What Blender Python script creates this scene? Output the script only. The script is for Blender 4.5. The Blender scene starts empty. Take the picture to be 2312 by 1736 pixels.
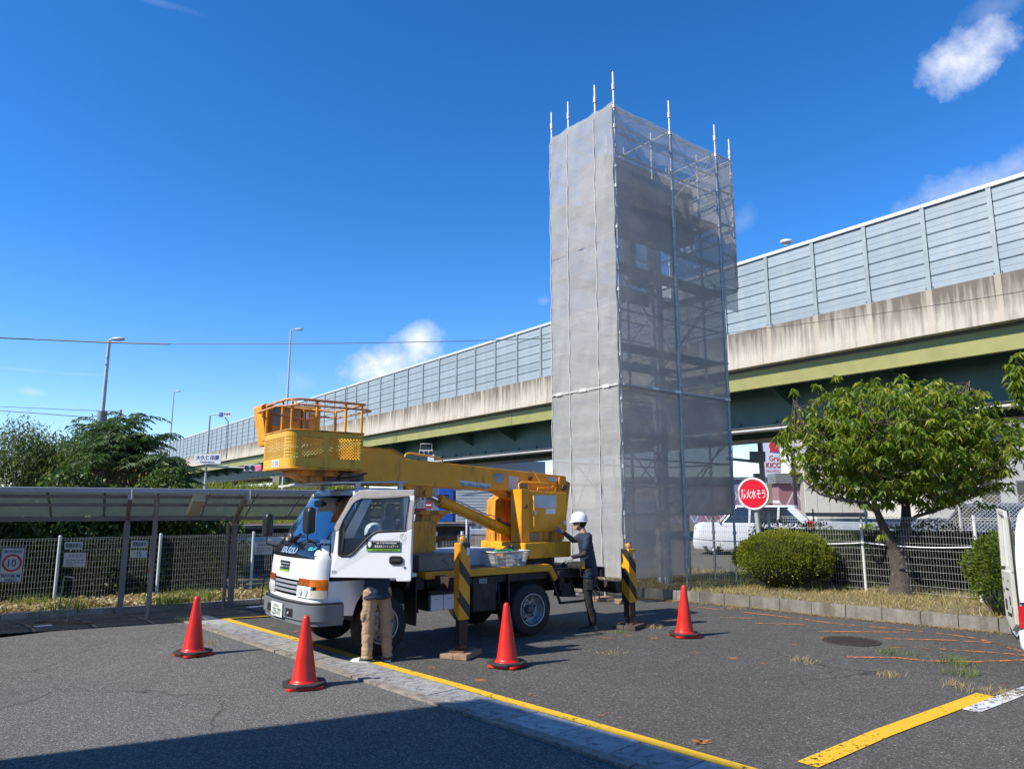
import bpy, bmesh, math, random
import numpy as np
from mathutils import Vector, Matrix, noise as mnoise
C = bpy.context.scene
COL = C.collection
R = math.radians
random.seed(7)
rng = np.random.default_rng(11)

# ------------------------------------------------------------------ camera
H0 = 1.9; PITCH = R(9.6); FPX = 1640.0; PW, PH = 2312, 1736
cam = bpy.data.cameras.new('camera'); camo = bpy.data.objects.new('camera', cam); COL.objects.link(camo)
camo.location = (0, 0, H0); camo.rotation_euler = (R(90) + PITCH, 0, 0)
cam.sensor_width = 36; cam.lens = FPX / PW * 36; cam.clip_end = 3000; cam.clip_start = 0.05
C.camera = camo

# ------------------------------------------------------------------ sun, sky, exposure
SUN_TO = Vector((-0.683, -0.330, 0.657)).normalized()
sl = bpy.data.lights.new('sun', 'SUN'); sl.energy = 3.5; sl.angle = R(0.53); sl.color = (1.0, 0.94, 0.83)
so = bpy.data.objects.new('sun', sl); COL.objects.link(so)
so.rotation_euler = SUN_TO.to_track_quat('Z', 'Y').to_euler()
C.view_settings.view_transform = 'Standard'; C.view_settings.look = 'None'
C.view_settings.exposure = 0.97; C.view_settings.gamma = 1.0
C.view_settings.use_curve_mapping = False
W = bpy.data.worlds.new('World'); C.world = W; W.use_nodes = True
wn = W.node_tree; wn.nodes.clear()

def ray(px, py):
    a = (px - PW / 2) / FPX; b = -(py - PH / 2) / FPX
    return Vector((a, math.cos(PITCH) - math.sin(PITCH) * b, math.sin(PITCH) + math.cos(PITCH) * b))
def at(px, py, z=0.0):
    "place where the line of sight through a photo pixel meets the level z"
    r = ray(px, py); t = (z - H0) / r.z
    return Vector((r.x * t, r.y * t, z))
def atD(px, py, D):
    r = ray(px, py); t = D / r.y
    return Vector((r.x * t, D, H0 + r.z * t))

class NT:
    def __init__(s, nt): s.nt = nt
    def n(s, t, **k):
        nd = s.nt.nodes.new(t)
        for a, v in k.items():
            if a.startswith('i_'):
                key = a[2:]; key = int(key) if key.isdigit() else key.replace('_', ' ')
                nd.inputs[key].default_value = v
            else: setattr(nd, a, v)
        return nd
    def l(s, a, b): s.nt.links.new(a, b)
    def math(s, op, a, b=0.0, c=None, clamp=False):
        m = s.nt.nodes.new('ShaderNodeMath'); m.operation = op; m.use_clamp = clamp
        for i, v in enumerate((a, b) if c is None else (a, b, c)):
            if isinstance(v, (int, float)): m.inputs[i].default_value = v
            else: s.l(v, m.inputs[i])
        return m.outputs[0]
    def ramp(s, fac, stops):
        r = s.nt.nodes.new('ShaderNodeValToRGB'); e = r.color_ramp.elements
        while len(e) < len(stops): e.new(0.5)
        for x, (p, c) in zip(e, stops):
            x.position = p; x.color = (c, c, c, 1) if isinstance(c, (int, float)) else (*c, 1)
        s.l(fac, r.inputs[0]); return r.outputs[0]
    def mix(s, fac, a, b, mode='MIX'):
        m = s.nt.nodes.new('ShaderNodeMix'); m.data_type = 'RGBA'; m.blend_type = mode
        for k, v in ((0, fac), (6, a), (7, b)):
            if isinstance(v, (int, float)): m.inputs[k].default_value = v if k == 0 else (v, v, v, 1)
            elif isinstance(v, tuple): m.inputs[k].default_value = (*v[:3], 1)
            else: s.l(v, m.inputs[k])
        return m.outputs[2]

def build_world():
    g = NT(wn)
    sky = g.n('ShaderNodeTexSky', sky_type='NISHITA', sun_disc=False)
    sky.sun_elevation = math.asin(SUN_TO.z); sky.sun_rotation = math.atan2(SUN_TO.x, SUN_TO.y)
    sky.air_density = 1.0; sky.dust_density = 0.0; sky.ozone_density = 2.2; sky.altitude = 50
    hs = g.n('ShaderNodeHueSaturation', i_Saturation=1.35, i_Value=1.0); g.l(sky.outputs[0], hs.inputs['Color'])
    tc = g.n('ShaderNodeTexCoord'); D = tc.outputs['Generated']
    def dot(v):
        d = g.n('ShaderNodeVectorMath', operation='DOT_PRODUCT'); g.l(D, d.inputs[0]); d.inputs[1].default_value = v; return d.outputs['Value']
    nz = g.n('ShaderNodeTexNoise', i_Scale=9.0, i_Detail=8.0, i_Roughness=0.62); g.l(D, nz.inputs['Vector'])
    nz2 = g.n('ShaderNodeTexNoise', i_Scale=38.0, i_Detail=6.0, i_Roughness=0.6); g.l(D, nz2.inputs['Vector'])
    nn = g.math('ADD', g.math('MULTIPLY', nz.outputs[0], 0.7), g.math('MULTIPLY', nz2.outputs[0], 0.3))
    sp = g.n('ShaderNodeSeparateXYZ'); g.l(D, sp.inputs[0])
    tint = g.ramp(sp.outputs[2], [(0.0, (.84, .86, 1.03)), (0.14, (.74, .82, 1.07)), (0.36, (.58, .77, .98)), (0.60, (.62, .75, .92)), (1.0, (.80, .84, .92))])
    col = g.mix(1.0, hs.outputs[0], tint, 'MULTIPLY')
    total = None
    # (px, py, half width px, half height px, tilt deg, density, softness)
    clouds = [(2168, 136, 88, 52, 22, 1.0, 0.75), (2230, 418, 330, 52, 17, 0.85, 1.3), (945, 775, 62, 42, 25, 1.0, .9), (858, 818, 120, 50, 16, 1.0, .8), (690, 862, 50, 28, 0, 0.28, 1.1),
              (1680, 500, 35, 28, 40, 0.22, 1.1), (72, 884, 32, 9, 0, 0.4, 1.0), (350, 2, 70, 8, 0, 0.15, 1.2), (2240, 20, 60, 30, 10, 0.25, 1.2),
              (1225, 678, 18, 10, 0, 0.25, 1.0), (60, 835, 60, 3, 0, 0.2, 1.0), (190, 845, 60, 3, 3, .15, 1), (3300, 700, 600, 200, -10, .8, .9), (3000, 300, 400, 90, 15, .7, .9)]
    for px, py, hw, hh, tilt, dens, soft in clouds:
        c = ray(px, py).normalized(); rt = c.cross(Vector((0, 0, 1))).normalized(); up = rt.cross(c)
        ca, sa = math.cos(R(tilt)), math.sin(R(tilt))
        a = rt * ca + up * sa; b = -rt * sa + up * ca
        u = g.math('DIVIDE', dot(a), hw / FPX); v = g.math('DIVIDE', dot(b), hh / FPX)
        r2 = g.math('ADD', g.math('MULTIPLY', u, u), g.math('MULTIPLY', v, v))
        front = g.math('GREATER_THAN', dot(c), 0.3)
        m = g.math('SUBTRACT', 1.05, g.math('SQRT', r2))
        m = g.math('ADD', m, g.math('MULTIPLY', g.math('SUBTRACT', nn, 0.5), 3.6))
        m = g.math('SMOOTHSTEP' if False else 'DIVIDE', m, soft * 1.6, clamp=True)
        m = g.math('MULTIPLY', g.math('MULTIPLY', m, dens), front)
        m = g.math('MULTIPLY', m, g.math('LESS_THAN', r2, 6.0))
        total = m if total is None else g.math('MAXIMUM', total, m)
    cc = g.ramp(nn, [(0.36, (3.2, 3.7, 4.7)), (0.60, (5.1, 5.2, 5.6))])
    col = g.mix(total, col, cc)
    bg = g.n('ShaderNodeBackground'); bg.inputs['Strength'].default_value = 0.11
    g.l(col, bg.inputs['Color'])
    out = g.n('ShaderNodeOutputWorld'); g.l(bg.outputs[0], out.inputs[0])
build_world()

# ------------------------------------------------------------------ materials
MATS = {}
def mat(name, col, rough=0.6, metal=0.0, var=0.12, vscale=6.0, bump=0.0, bscale=60.0, dirt=None, dirt_amt=0.5, dscale=3.0,
        streak=False, trans=0.0, spec=0.5, coat=0.0, col2=None, coords='Object', emis=None, flake=None, orand=0.0):
    if name in MATS: return MATS[name]
    m = bpy.data.materials.new(name); m.use_nodes = True; nt = m.node_tree; g = NT(nt)
    b = nt.nodes['Principled BSDF']
    b.inputs['Roughness'].default_value = rough; b.inputs['Metallic'].default_value = metal
    b.inputs['Specular IOR Level'].default_value = spec; b.inputs['Coat Weight'].default_value = coat
    tc = g.n('ShaderNodeTexCoord'); V = tc.outputs[coords]
    c0 = tuple(max(0, x * (1 - var)) for x in col); c1 = tuple(min(1, x * (1 + var)) for x in (col2 or col))
    nz = g.n('ShaderNodeTexNoise', i_Scale=vscale, i_Detail=5.0, i_Roughness=0.6); g.l(V, nz.inputs['Vector'])
    f = g.ramp(nz.outputs[0], [(0.3, 0.0), (0.7, 1.0)])
    cc = g.mix(f, c0, c1)
    if dirt:
        mp = g.n('ShaderNodeMapping'); g.l(V, mp.inputs[0]); mp.inputs['Scale'].default_value = (1, 1, 0.12) if streak else (1, 1, 1)
        n2 = g.n('ShaderNodeTexNoise', i_Scale=dscale, i_Detail=9.0, i_Roughness=0.7); g.l(mp.outputs[0], n2.inputs['Vector'])
        lo = 0.62 - 0.2 * dirt_amt
        df = g.ramp(n2.outputs[0], [(lo, 0.0), (lo + 0.12, 0.85)])
        cc = g.mix(df, cc, dirt)
    if flake:   # chips showing the ground colour: (colour, threshold)
        n3 = g.n('ShaderNodeTexNoise', i_Scale=flake[2], i_Detail=4.0, i_Roughness=0.7); g.l(V, n3.inputs['Vector'])
        ff = g.ramp(n3.outputs[0], [(flake[1], 0.0), (flake[1] + 0.03, 1.0)])
        cc = g.mix(ff, cc, flake[0])
    if orand:
        oi = g.n('ShaderNodeObjectInfo'); k_ = g.math('ADD', g.math('MULTIPLY', oi.outputs['Random'], 2 * orand), 1 - orand); cb = g.n('ShaderNodeCombineColor')
        for q_ in range(3): g.l(k_, cb.inputs[q_])
        cc = g.mix(1.0, cc, cb.outputs[0], 'MULTIPLY')
    g.l(cc, b.inputs['Base Color'])
    if bump:
        bn = g.n('ShaderNodeTexNoise', i_Scale=bscale, i_Detail=4.0); g.l(V, bn.inputs['Vector'])
        bp = g.n('ShaderNodeBump', i_Strength=bump, i_Distance=0.02); g.l(bn.outputs[0], bp.inputs['Height']); g.l(bp.outputs[0], b.inputs['Normal'])
    if trans:
        tr = g.n('ShaderNodeBsdfTranslucent'); g.l(cc, tr.inputs[0]); ms = g.n('ShaderNodeMixShader'); ms.inputs[0].default_value = trans
        g.l(b.outputs[0], ms.inputs[1]); g.l(tr.outputs[0], ms.inputs[2]); g.l(ms.outputs[0], nt.nodes['Material Output'].inputs[0])
    if emis:
        b.inputs['Emission Color'].default_value = (*emis[0], 1); b.inputs['Emission Strength'].default_value = emis[1]
    MATS[name] = m; return m

def see_through(name, col, alpha, rough=0.7, trans=0.4, weave=0, wrinkle=0.0, glossy=False, dirt=None):
    m = bpy.data.materials.new(name); m.use_nodes = True; nt = m.node_tree; g = NT(nt); nt.nodes.clear()
    out = g.n('ShaderNodeOutputMaterial'); tp = g.n('ShaderNodeBsdfTransparent'); tc = g.n('ShaderNodeTexCoord')
    if glossy:
        gl = g.n('ShaderNodeBsdfGlossy', i_Roughness=0.03); gl.inputs[0].default_value = (*col, 1); tp.inputs[0].default_value = (.72, .8, .82, 1)
        fr = g.n('ShaderNodeFresnel', i_IOR=1.6); f = g.math('ADD', g.math('MULTIPLY', fr.outputs[0], 1.0 - alpha), alpha, clamp=True)
        ms = g.n('ShaderNodeMixShader'); g.l(f, ms.inputs[0]); g.l(tp.outputs[0], ms.inputs[1]); g.l(gl.outputs[0], ms.inputs[2]); g.l(ms.outputs[0], out.inputs[0])
        return m
    df = g.n('ShaderNodeBsdfDiffuse'); tr = g.n('ShaderNodeBsdfTranslucent')
    nz = g.n('ShaderNodeTexNoise', i_Scale=1.3, i_Detail=8.0, i_Roughness=0.65); g.l(tc.outputs['Object'], nz.inputs['Vector'])
    cc = g.mix(g.ramp(nz.outputs[0], [(0.35, 0.0), (0.65, 1.0)]), tuple(c * .94 for c in col), dirt or tuple(min(1, c * 1.08) for c in col))
    g.l(cc, df.inputs[0]); g.l(cc, tr.inputs[0])
    mp_ = g.n('ShaderNodeMapping'); mp_.inputs['Rotation'].default_value = (.5, .35, 0); mp_.inputs['Scale'].default_value = (1, 1, 3.2); g.l(tc.outputs['Object'], mp_.inputs[0]); bn = g.n('ShaderNodeTexNoise', i_Scale=2.2, i_Detail=3.0, i_Roughness=0.5, i_Distortion=1.2); g.l(mp_.outputs[0], bn.inputs['Vector'])
    bp = g.n('ShaderNodeBump', i_Strength=wrinkle, i_Distance=0.05); g.l(bn.outputs[0], bp.inputs['Height'])
    g.l(bp.outputs[0], df.inputs['Normal']); g.l(bp.outputs[0], tr.inputs['Normal'])
    m1 = g.n('ShaderNodeMixShader'); m1.inputs[0].default_value = trans; g.l(df.outputs[0], m1.inputs[1]); g.l(tr.outputs[0], m1.inputs[2])
    m2 = g.n('ShaderNodeMixShader')
    a = g.ramp(nz.outputs[0], [(0.3, alpha - .03), (0.7, alpha + .02)])
    g.l(a, m2.inputs[0]); g.l(tp.outputs[0], m2.inputs[1]); g.l(m1.outputs[0], m2.inputs[2]); g.l(m2.outputs[0], out.inputs[0])
    return m

def leaf_mat(name, c1, c2, c3=None, trans=0.35, rough=0.45):
    m = bpy.data.materials.new(name); m.use_nodes = True; nt = m.node_tree; g = NT(nt); b = nt.nodes['Principled BSDF']
    ge = g.n('ShaderNodeNewGeometry'); rnd = ge.outputs['Random Per Island']
    st = [(0.0, c1), (0.85, c2)] + ([(1.0, c3)] if c3 else [])
    cc = g.ramp(rnd, st); b.inputs['Roughness'].default_value = rough; b.inputs['Specular IOR Level'].default_value = 0.35
    g.l(cc, b.inputs['Base Color']); tr = g.n('ShaderNodeBsdfTranslucent'); 
    hs = g.n('ShaderNodeHueSaturation', i_Hue=0.485, i_Saturation=1.15, i_Value=1.5); g.l(cc, hs.inputs['Color']); g.l(hs.outputs[0], tr.inputs[0])
    ms = g.n('ShaderNodeMixShader'); ms.inputs[0].default_value = trans
    g.l(b.outputs[0], ms.inputs[1]); g.l(tr.outputs[0], ms.inputs[2]); g.l(ms.outputs[0], nt.nodes['Material Output'].inputs[0]); return m

# ------------------------------------------------------------------ mesh builder
class MB:
    def __init__(s): s.v = []; s.f = []; s.sm = []; s.mi = []; s.cur = 0
    def add(s, vs, fs, smooth=False):
        o = len(s.v); s.v += [tuple(v) for v in vs]
        for f in fs: s.f.append(tuple(i + o for i in f)); s.sm.append(smooth); s.mi.append(s.cur)
        return s
    def box(s, lo, hi):
        x0, y0, z0 = lo; x1, y1, z1 = hi
        v = [(x0, y0, z0), (x1, y0, z0), (x1, y1, z0), (x0, y1, z0), (x0, y0, z1), (x1, y0, z1), (x1, y1, z1), (x0, y1, z1)]
        return s.add(v, [(0, 3, 2, 1), (4, 5, 6, 7), (0, 1, 5, 4), (1, 2, 6, 5), (2, 3, 7, 6), (3, 0, 4, 7)])
    def beam(s, p0, p1, w, h, up=(0, 0, 1)):
        p0, p1 = Vector(p0), Vector(p1); d = (p1 - p0).normalized(); up = Vector(up)
        if abs(d.dot(up)) > .98: up = Vector((1, 0, 0))
        r = d.cross(up).normalized(); u = r.cross(d)
        v = []
        for p in (p0, p1):
            for a, b in ((-1, -1), (1, -1), (1, 1), (-1, 1)): v.append(p + r * (a * w / 2) + u * (b * h / 2))
        return s.add(v, [(0, 1, 2, 3), (7, 6, 5, 4), (0, 4, 5, 1), (1, 5, 6, 2), (2, 6, 7, 3), (3, 7, 4, 0)])
    def cyl(s, p0, p1, r0, r1=None, n=12, caps=True, smooth=True):
        p0, p1 = Vector(p0), Vector(p1); r1 = r0 if r1 is None else r1
        d = (p1 - p0).normalized(); a = d.orthogonal().normalized(); b = d.cross(a)
        v = []
        for p, r in ((p0, r0), (p1, r1)):
            for i in range(n):
                t = 2 * math.pi * i / n; v.append(p + a * (math.cos(t) * r) + b * (math.sin(t) * r))
        f = [(i, (i + 1) % n, n + (i + 1) % n, n + i) for i in range(n)]
        s.add(v, f, smooth)
        if caps: s.add(v[:n], [tuple(range(n))[::-1]]); s.add(v[n:], [tuple(range(n))])
        return s
    def tube(s, pts, r, n=8, closed=False):
        pts = [Vector(p) for p in pts]; k = len(pts); v = []; a = None
        rr = r if isinstance(r, (list, tuple)) else [r] * k
        for i, p in enumerate(pts):
            if closed: d = pts[(i + 1) % k] - pts[i - 1]
            else: d = pts[min(i + 1, k - 1)] - pts[max(i - 1, 0)]
            d.normalize()
            a = d.orthogonal().normalized() if a is None else (a - d * a.dot(d)).normalized()
            b = d.cross(a)
            for j in range(n):
                t = 2 * math.pi * j / n; v.append(p + (a * math.cos(t) + b * math.sin(t)) * rr[i])
        f = []
        for i in range(k if closed else k - 1):
            i2 = (i + 1) % k
            for j in range(n): f.append((i * n + j, i * n + (j + 1) % n, i2 * n + (j + 1) % n, i2 * n + j))
        s.add(v, f, True)
        if not closed: s.add(v[:n], [tuple(range(n))[::-1]]); s.add(v[-n:], [tuple(range(n))])
        return s
    def rings(s, rs, caps=True, smooth=True):
        n = len(rs[0]); v = [p for r in rs for p in r]; f = []
        for i in range(len(rs) - 1):
            for j in range(n): f.append((i * n + j, i * n + (j + 1) % n, (i + 1) * n + (j + 1) % n, (i + 1) * n + j))
        s.add(v, f, smooth)
        if caps: s.add(rs[0], [tuple(range(n))[::-1]]); s.add(rs[-1], [tuple(range(n))])
        return s
    def ell(s, pts, n=16):
        "pts: (centre, rx, ry) horizontal ellipses stacked"
        rs = []
        for c, rx, ry in pts:
            rs.append([(c[0] + rx * math.cos(2 * math.pi * i / n), c[1] + ry * math.sin(2 * math.pi * i / n), c[2]) for i in range(n)])
        return s.rings(rs)
    def lathe(s, prof, c=(0, 0, 0), axis='Z', n=24, smooth=True, caps=True):
        rs = []
        for r, h in prof:
            ring = []
            for i in range(n):
                t = 2 * math.pi * i / n; x, y = r * math.cos(t), r * math.sin(t)
                p = (x, y, h) if axis == 'Z' else ((x, h, y) if axis == 'Y' else (h, x, y))
                ring.append((c[0] + p[0], c[1] + p[1], c[2] + p[2]))
            rs.append(ring)
        return s.rings(rs, caps, smooth)
    def sphere(s, c, r, n=12, sc=(1, 1, 1)):
        rs = []
        for i in range(1, n // 2 + 1):
            t = math.pi * i / (n // 2 + 1)
            rs.append([(c[0] + r * sc[0] * math.sin(t) * math.cos(2 * math.pi * j / n), c[1] + r * sc[1] * math.sin(t) * math.sin(2 * math.pi * j / n), c[2] - r * sc[2] * math.cos(t)) for j in range(n)])
        return s.rings(rs)
    def prism(s, poly, f3, d0, d1):
        "poly in 2D, f3(u,v,d) -> 3D"
        n = len(poly); a = [f3(u, v, d0) for u, v in poly]; b = [f3(u, v, d1) for u, v in poly]
        s.add(a + b, [tuple(range(n))[::-1], tuple(range(n, 2 * n))] + [(i, (i + 1) % n, n + (i + 1) % n, n + i) for i in range(n)])
        return s
    def quad(s, a, b, c, d): return s.add([a, b, c, d], [(0, 1, 2, 3)])
    def mesh(s, name, mats):
        me = bpy.data.meshes.new(name); me.from_pydata([tuple(map(float, v)) for v in s.v], [], s.f); me.update()
        me.polygons.foreach_set('use_smooth', s.sm)
        for m in (mats if isinstance(mats, (list, tuple)) else [mats]): me.materials.append(m)
        if any(s.mi): me.polygons.foreach_set('material_index', s.mi)
        bm = bmesh.new(); bm.from_mesh(me)
        try: bmesh.ops.recalc_face_normals(bm, faces=bm.faces)
        except Exception: pass
        bm.to_mesh(me); bm.free(); return me
    def build(s, name, mats, parent=None, bevel=0.0, label=None, auto=True):
        o = link(name, s.mesh(name, mats), parent)
        if bevel:
            md = o.modifiers.new('bevel', 'BEVEL'); md.width = bevel; md.segments = 2; md.limit_method = 'ANGLE'; md.angle_limit = R(40)
        if label: o['label'] = label
        return o

def link(name, data, parent=None):
    o = bpy.data.objects.new(name, data); COL.objects.link(o)
    if parent is not None:
        o.parent = parent
        if parent.get('_world') and parent.type == 'EMPTY': o.location = -parent.location
    return o
def thing(name, label, cat, loc=(0, 0, 0), rotz=0.0, group=None, world=True):
    "an Empty at the base of a thing; with world=True its parts are given in world coordinates"
    o = bpy.data.objects.new(name, None); COL.objects.link(o); o.location = loc; o.rotation_euler = (0, 0, rotz)
    o.empty_display_size = .1
    o['label'] = label; o['category'] = cat
    if group: o['group'] = group
    if world: o['_world'] = 1
    return o
def tag(o, label, cat, group=None):
    o['label'] = label; o['category'] = cat
    if group: o['group'] = group
    return o
def struct(o, label=None):
    o['kind'] = 'structure'
    if label: o['label'] = label
    return o
def stuff(o): o['kind'] = 'stuff'; return o
def copy_tree(o, parent=None):
    c = o.copy(); COL.objects.link(c)
    if parent is not None: c.parent = parent
    for ch in list(o.children): copy_tree(ch, c)
    return c
def move_to(root, p):
    "shift a world-mode thing as a whole"
    root.location = p

def text(name, s, mt, parent, org, right, up, w, h, depth=0.003, font_shear=0.0, bold=0.0):
    "flat lettering fitted into a w x h box centred on org"
    cu = bpy.data.curves.new('t', 'FONT'); cu.body = s; cu.align_x = 'CENTER'; cu.align_y = 'CENTER'; cu.size = 1; cu.resolution_u = 2
    cu.extrude = 0.0; cu.shear = font_shear; cu.offset = bold
    to = bpy.data.objects.new('t', cu); COL.objects.link(to)
    bpy.context.view_layer.update()
    me = bpy.data.meshes.new_from_object(to.evaluated_get(bpy.context.evaluated_depsgraph_get()))
    bpy.data.objects.remove(to); bpy.data.curves.remove(cu)
    n = len(me.vertices)
    if n == 0: return None
    co = np.empty(n * 3); me.vertices.foreach_get('co', co); co = co.reshape(-1, 3)
    mn, mx = co.min(0), co.max(0); c = (mn + mx) / 2
    sx = w / max(mx[0] - mn[0], 1e-6); sy = h / max(mx[1] - mn[1], 1e-6)
    rv, uv = Vector(right).normalized(), Vector(up).normalized(); nv = rv.cross(uv)
    o3 = Vector(org)
    P = np.array([list(o3 + rv * ((p[0] - c[0]) * sx) + uv * ((p[1] - c[1]) * sy) + nv * depth) for p in co])
    me.vertices.foreach_set('co', P.ravel()); me.update(); me.materials.clear(); me.materials.append(mt); me.name = name
    return link(name, me, parent)

def print_bars(name, mt, parent, org, right, up, w, h, words=9, seed=1):
    "a line of print too small to read in the photo: short blocks the size of its characters"
    rs = random.Random(seed); rv, uv = Vector(right).normalized(), Vector(up).normalized(); nv = rv.cross(uv); o = Vector(org) - rv * w / 2; x = 0; m = MB(); cw = w / words
    for i in range(words):
        if rs.random() < .12: continue
        k = cw * rs.uniform(.55, .85); a = o + rv * (i * cw + (cw - k) / 2) + nv * .002; hh = h * rs.uniform(.35, .5)
        m.quad(a - uv * hh, a + rv * k - uv * hh, a + rv * k + uv * hh, a + uv * hh)
    return m.build(name, mt, parent)

def organic(name, mb, mt, parent, voxel=0.014, smooth=4, fold=0.0):
    "fuse overlapping volumes into one continuous skin"
    me = mb.mesh('tmp', mt); o = bpy.data.objects.new('tmp', me); COL.objects.link(o)
    r = o.modifiers.new('r', 'REMESH'); r.mode = 'VOXEL'; r.voxel_size = voxel; r.use_smooth_shade = True
    s = o.modifiers.new('s', 'SMOOTH'); s.iterations = smooth; s.factor = 0.5
    bpy.context.view_layer.update()
    m2 = bpy.data.meshes.new_from_object(o.evaluated_get(bpy.context.evaluated_depsgraph_get()))
    if fold:
        n = len(m2.vertices); co = np.empty(n * 3); no = np.empty(n * 3); m2.vertices.foreach_get('co', co); m2.vertices.foreach_get('normal', no); co = co.reshape(-1, 3); no = no.reshape(-1, 3)
        dd = np.array([(.5 - abs(mnoise.noise(Vector((c[0] * 7, c[1] * 7, c[2] * 13 + c[0] * 6))))) * 1.2 + .4 * mnoise.noise(Vector((c[0] * 16, c[1] * 16, c[2] * 30))) - .45 for c in co])
        co += no * (dd * fold)[:, None]; m2.vertices.foreach_set('co', co.ravel()); m2.update()
    bpy.data.objects.remove(o); m2.materials.clear(); m2.materials.append(mt); m2.name = name
    return link(name, m2, parent)

# common materials
YEL = mat('yellow_paint', (0.82, 0.335, 0.006), .42, var=.12, vscale=2.5, dirt=(.28, .10, .02), dirt_amt=.35, dscale=5, streak=True, flake=((.12, .05, .02), .73, 22))
YEL2 = mat('yellow_paint_worn', (0.72, 0.28, 0.010), .5, var=.18, vscale=4, dirt=(.16, .07, .03), dirt_amt=.7, dscale=8, streak=True, flake=((.10, .04, .02), .68, 30))
YELG = mat('ochre_yellow_paint', (0.66, 0.31, 0.012), .45, var=.15, vscale=3, dirt=(.2, .1, .02), dirt_amt=.3, dscale=5, streak=True, flake=((.08, .04, .02), .72, 26))
WHITE = mat('white_car_paint', (0.78, 0.79, 0.80), .28, var=.02, coat=.5)
CREAM = mat('faded_beige_plastic', (.36, .32, .30), .5, var=.15, vscale=8)
BLK = mat('black_plastic', (.018, .018, .02), .42, var=.2)
DARK = mat('dark_chassis', (.02, .02, .022), .65, var=.5, vscale=9, dirt=(.07, .055, .045), dirt_amt=.4)
RUB = mat('tyre_rubber', (.022, .022, .023), .8, var=.25, vscale=10, bump=.2, bscale=50)
STEEL = mat('galvanised_steel', (.44, .445, .44), .45, metal=.2, var=.15, vscale=18)
STEELD = mat('grey_steel', (.22, .23, .24), .5, metal=.3, var=.2, vscale=10, dirt=(.1, .07, .05), dirt_amt=.4)
CHROME = mat('chromed_rod', (.75, .77, .8), .12, metal=1.0, var=.03)
RUST = mat('rusty_steel', (.16, .075, .04), .8, var=.4, vscale=14, bump=.2)
WPLAST = mat('white_plastic', (.72, .73, .73), .5, var=.05)
GREYP = mat('grey_bumper_plastic', (.14, .155, .17), .5, var=.12, vscale=5)
WPAINT = mat('white_steel_paint', (.74, .75, .76), .45, var=.08, vscale=12)
WOOD = mat('weathered_timber', (.30, .20, .12), .8, var=.35, vscale=9, bump=.3)
CONC = mat('grey_concrete', (.185, .17, .145), .9, var=.25, vscale=3.5, bump=.5, bscale=30, dirt=(.10, .085, .065), dirt_amt=.7, dscale=2.2, streak=True, orand=.12)
GLASS = see_through('clear_tinted_glass', (.95, .97, 1.0), .18, glossy=True)
WSGLASS = see_through('windscreen_glass', (.95, .97, 1.0), .30, glossy=True)

# =================================================================== GROUND
def asphalt(name, base, tint=(1, 1, 1), spots=0.5):
    m = bpy.data.materials.new(name); m.use_nodes = True; nt = m.node_tree; g = NT(nt); b = nt.nodes['Principled BSDF']
    tc = g.n('ShaderNodeTexCoord'); V = tc.outputs['Object']
    big = g.n('ShaderNodeTexNoise', i_Scale=0.35, i_Detail=6.0, i_Roughness=0.6); g.l(V, big.inputs['Vector'])
    med = g.n('ShaderNodeTexNoise', i_Scale=5.0, i_Detail=6.0, i_Roughness=0.7); g.l(V, med.inputs['Vector'])
    vo = g.n('ShaderNodeTexVoronoi', i_Scale=95.0); g.l(V, vo.inputs['Vector'])
    vo2 = g.n('ShaderNodeTexVoronoi', i_Scale=42.0); g.l(V, vo2.inputs['Vector'])
    sep = g.n('ShaderNodeSeparateColor'); g.l(vo.outputs['Color'], sep.inputs[0])
    sep2 = g.n('ShaderNodeSeparateColor'); g.l(vo2.outputs['Color'], sep2.inputs[0])
    t = g.mix(g.ramp(big.outputs[0], [(0.35, 0.0), (0.65, 1.0)]), tuple(base * .86 * c for c in tint), tuple(base * 1.14 * c for c in tint))
    t = g.mix(g.ramp(med.outputs[0], [(0.3, 0.0), (0.75, 0.55)]), t, tuple(base * 1.35 * c for c in tint))
    gr = g.ramp(sep.outputs[0], [(0.0, 0.45), (0.5, 0.9), (0.9, 1.35), (1.0, 2.6)])
    t = g.mix(1.0, t, gr, 'MULTIPLY')
    st = g.math('GREATER_THAN', sep2.outputs[1], 0.975)
    st = g.math('MULTIPLY', st, g.math('LESS_THAN', vo2.outputs['Distance'], 0.28))
    t = g.mix(g.math('MULTIPLY', st, spots), t, (.55, .53, .5))
    dz = g.n('ShaderNodeTexNoise', i_Scale=1.6, i_Detail=4.0); g.l(V, dz.inputs['Vector'])
    ad = g.n('ShaderNodeVectorMath', operation='ADD'); g.l(V, ad.inputs[0]); sc_ = g.n('ShaderNodeVectorMath', operation='SCALE'); g.l(dz.outputs['Color'], sc_.inputs[0]); sc_.inputs['Scale'].default_value = .55; g.l(sc_.outputs[0], ad.inputs[1])
    cr = g.n('ShaderNodeTexVoronoi', feature='DISTANCE_TO_EDGE', i_Scale=.30); g.l(ad.outputs[0], cr.inputs['Vector'])
    ck = g.math('MULTIPLY', g.ramp(cr.outputs['Distance'], [(0.0, 1.0), (0.006, 0.0)]), g.ramp(big.outputs[0], [(.45, 0.0), (.6, .75)]))
    t = g.mix(ck, t, (.02, .019, .017))
    du = g.n('ShaderNodeTexNoise', i_Scale=.9, i_Detail=8.0, i_Roughness=.7); g.l(V, du.inputs['Vector'])
    t = g.mix(g.ramp(du.outputs[0], [(.55, 0.0), (.80, .38)]), t, (.21, .19, .155))
    g.l(t, b.inputs['Base Color']); b.inputs['Roughness'].default_value = 0.88; b.inputs['Specular IOR Level'].default_value = .3
    bp = g.n('ShaderNodeBump', i_Strength=0.55, i_Distance=0.012); g.l(vo.outputs['Distance'], bp.inputs['Height']); g.l(bp.outputs[0], b.inputs['Normal'])
    return m
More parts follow.
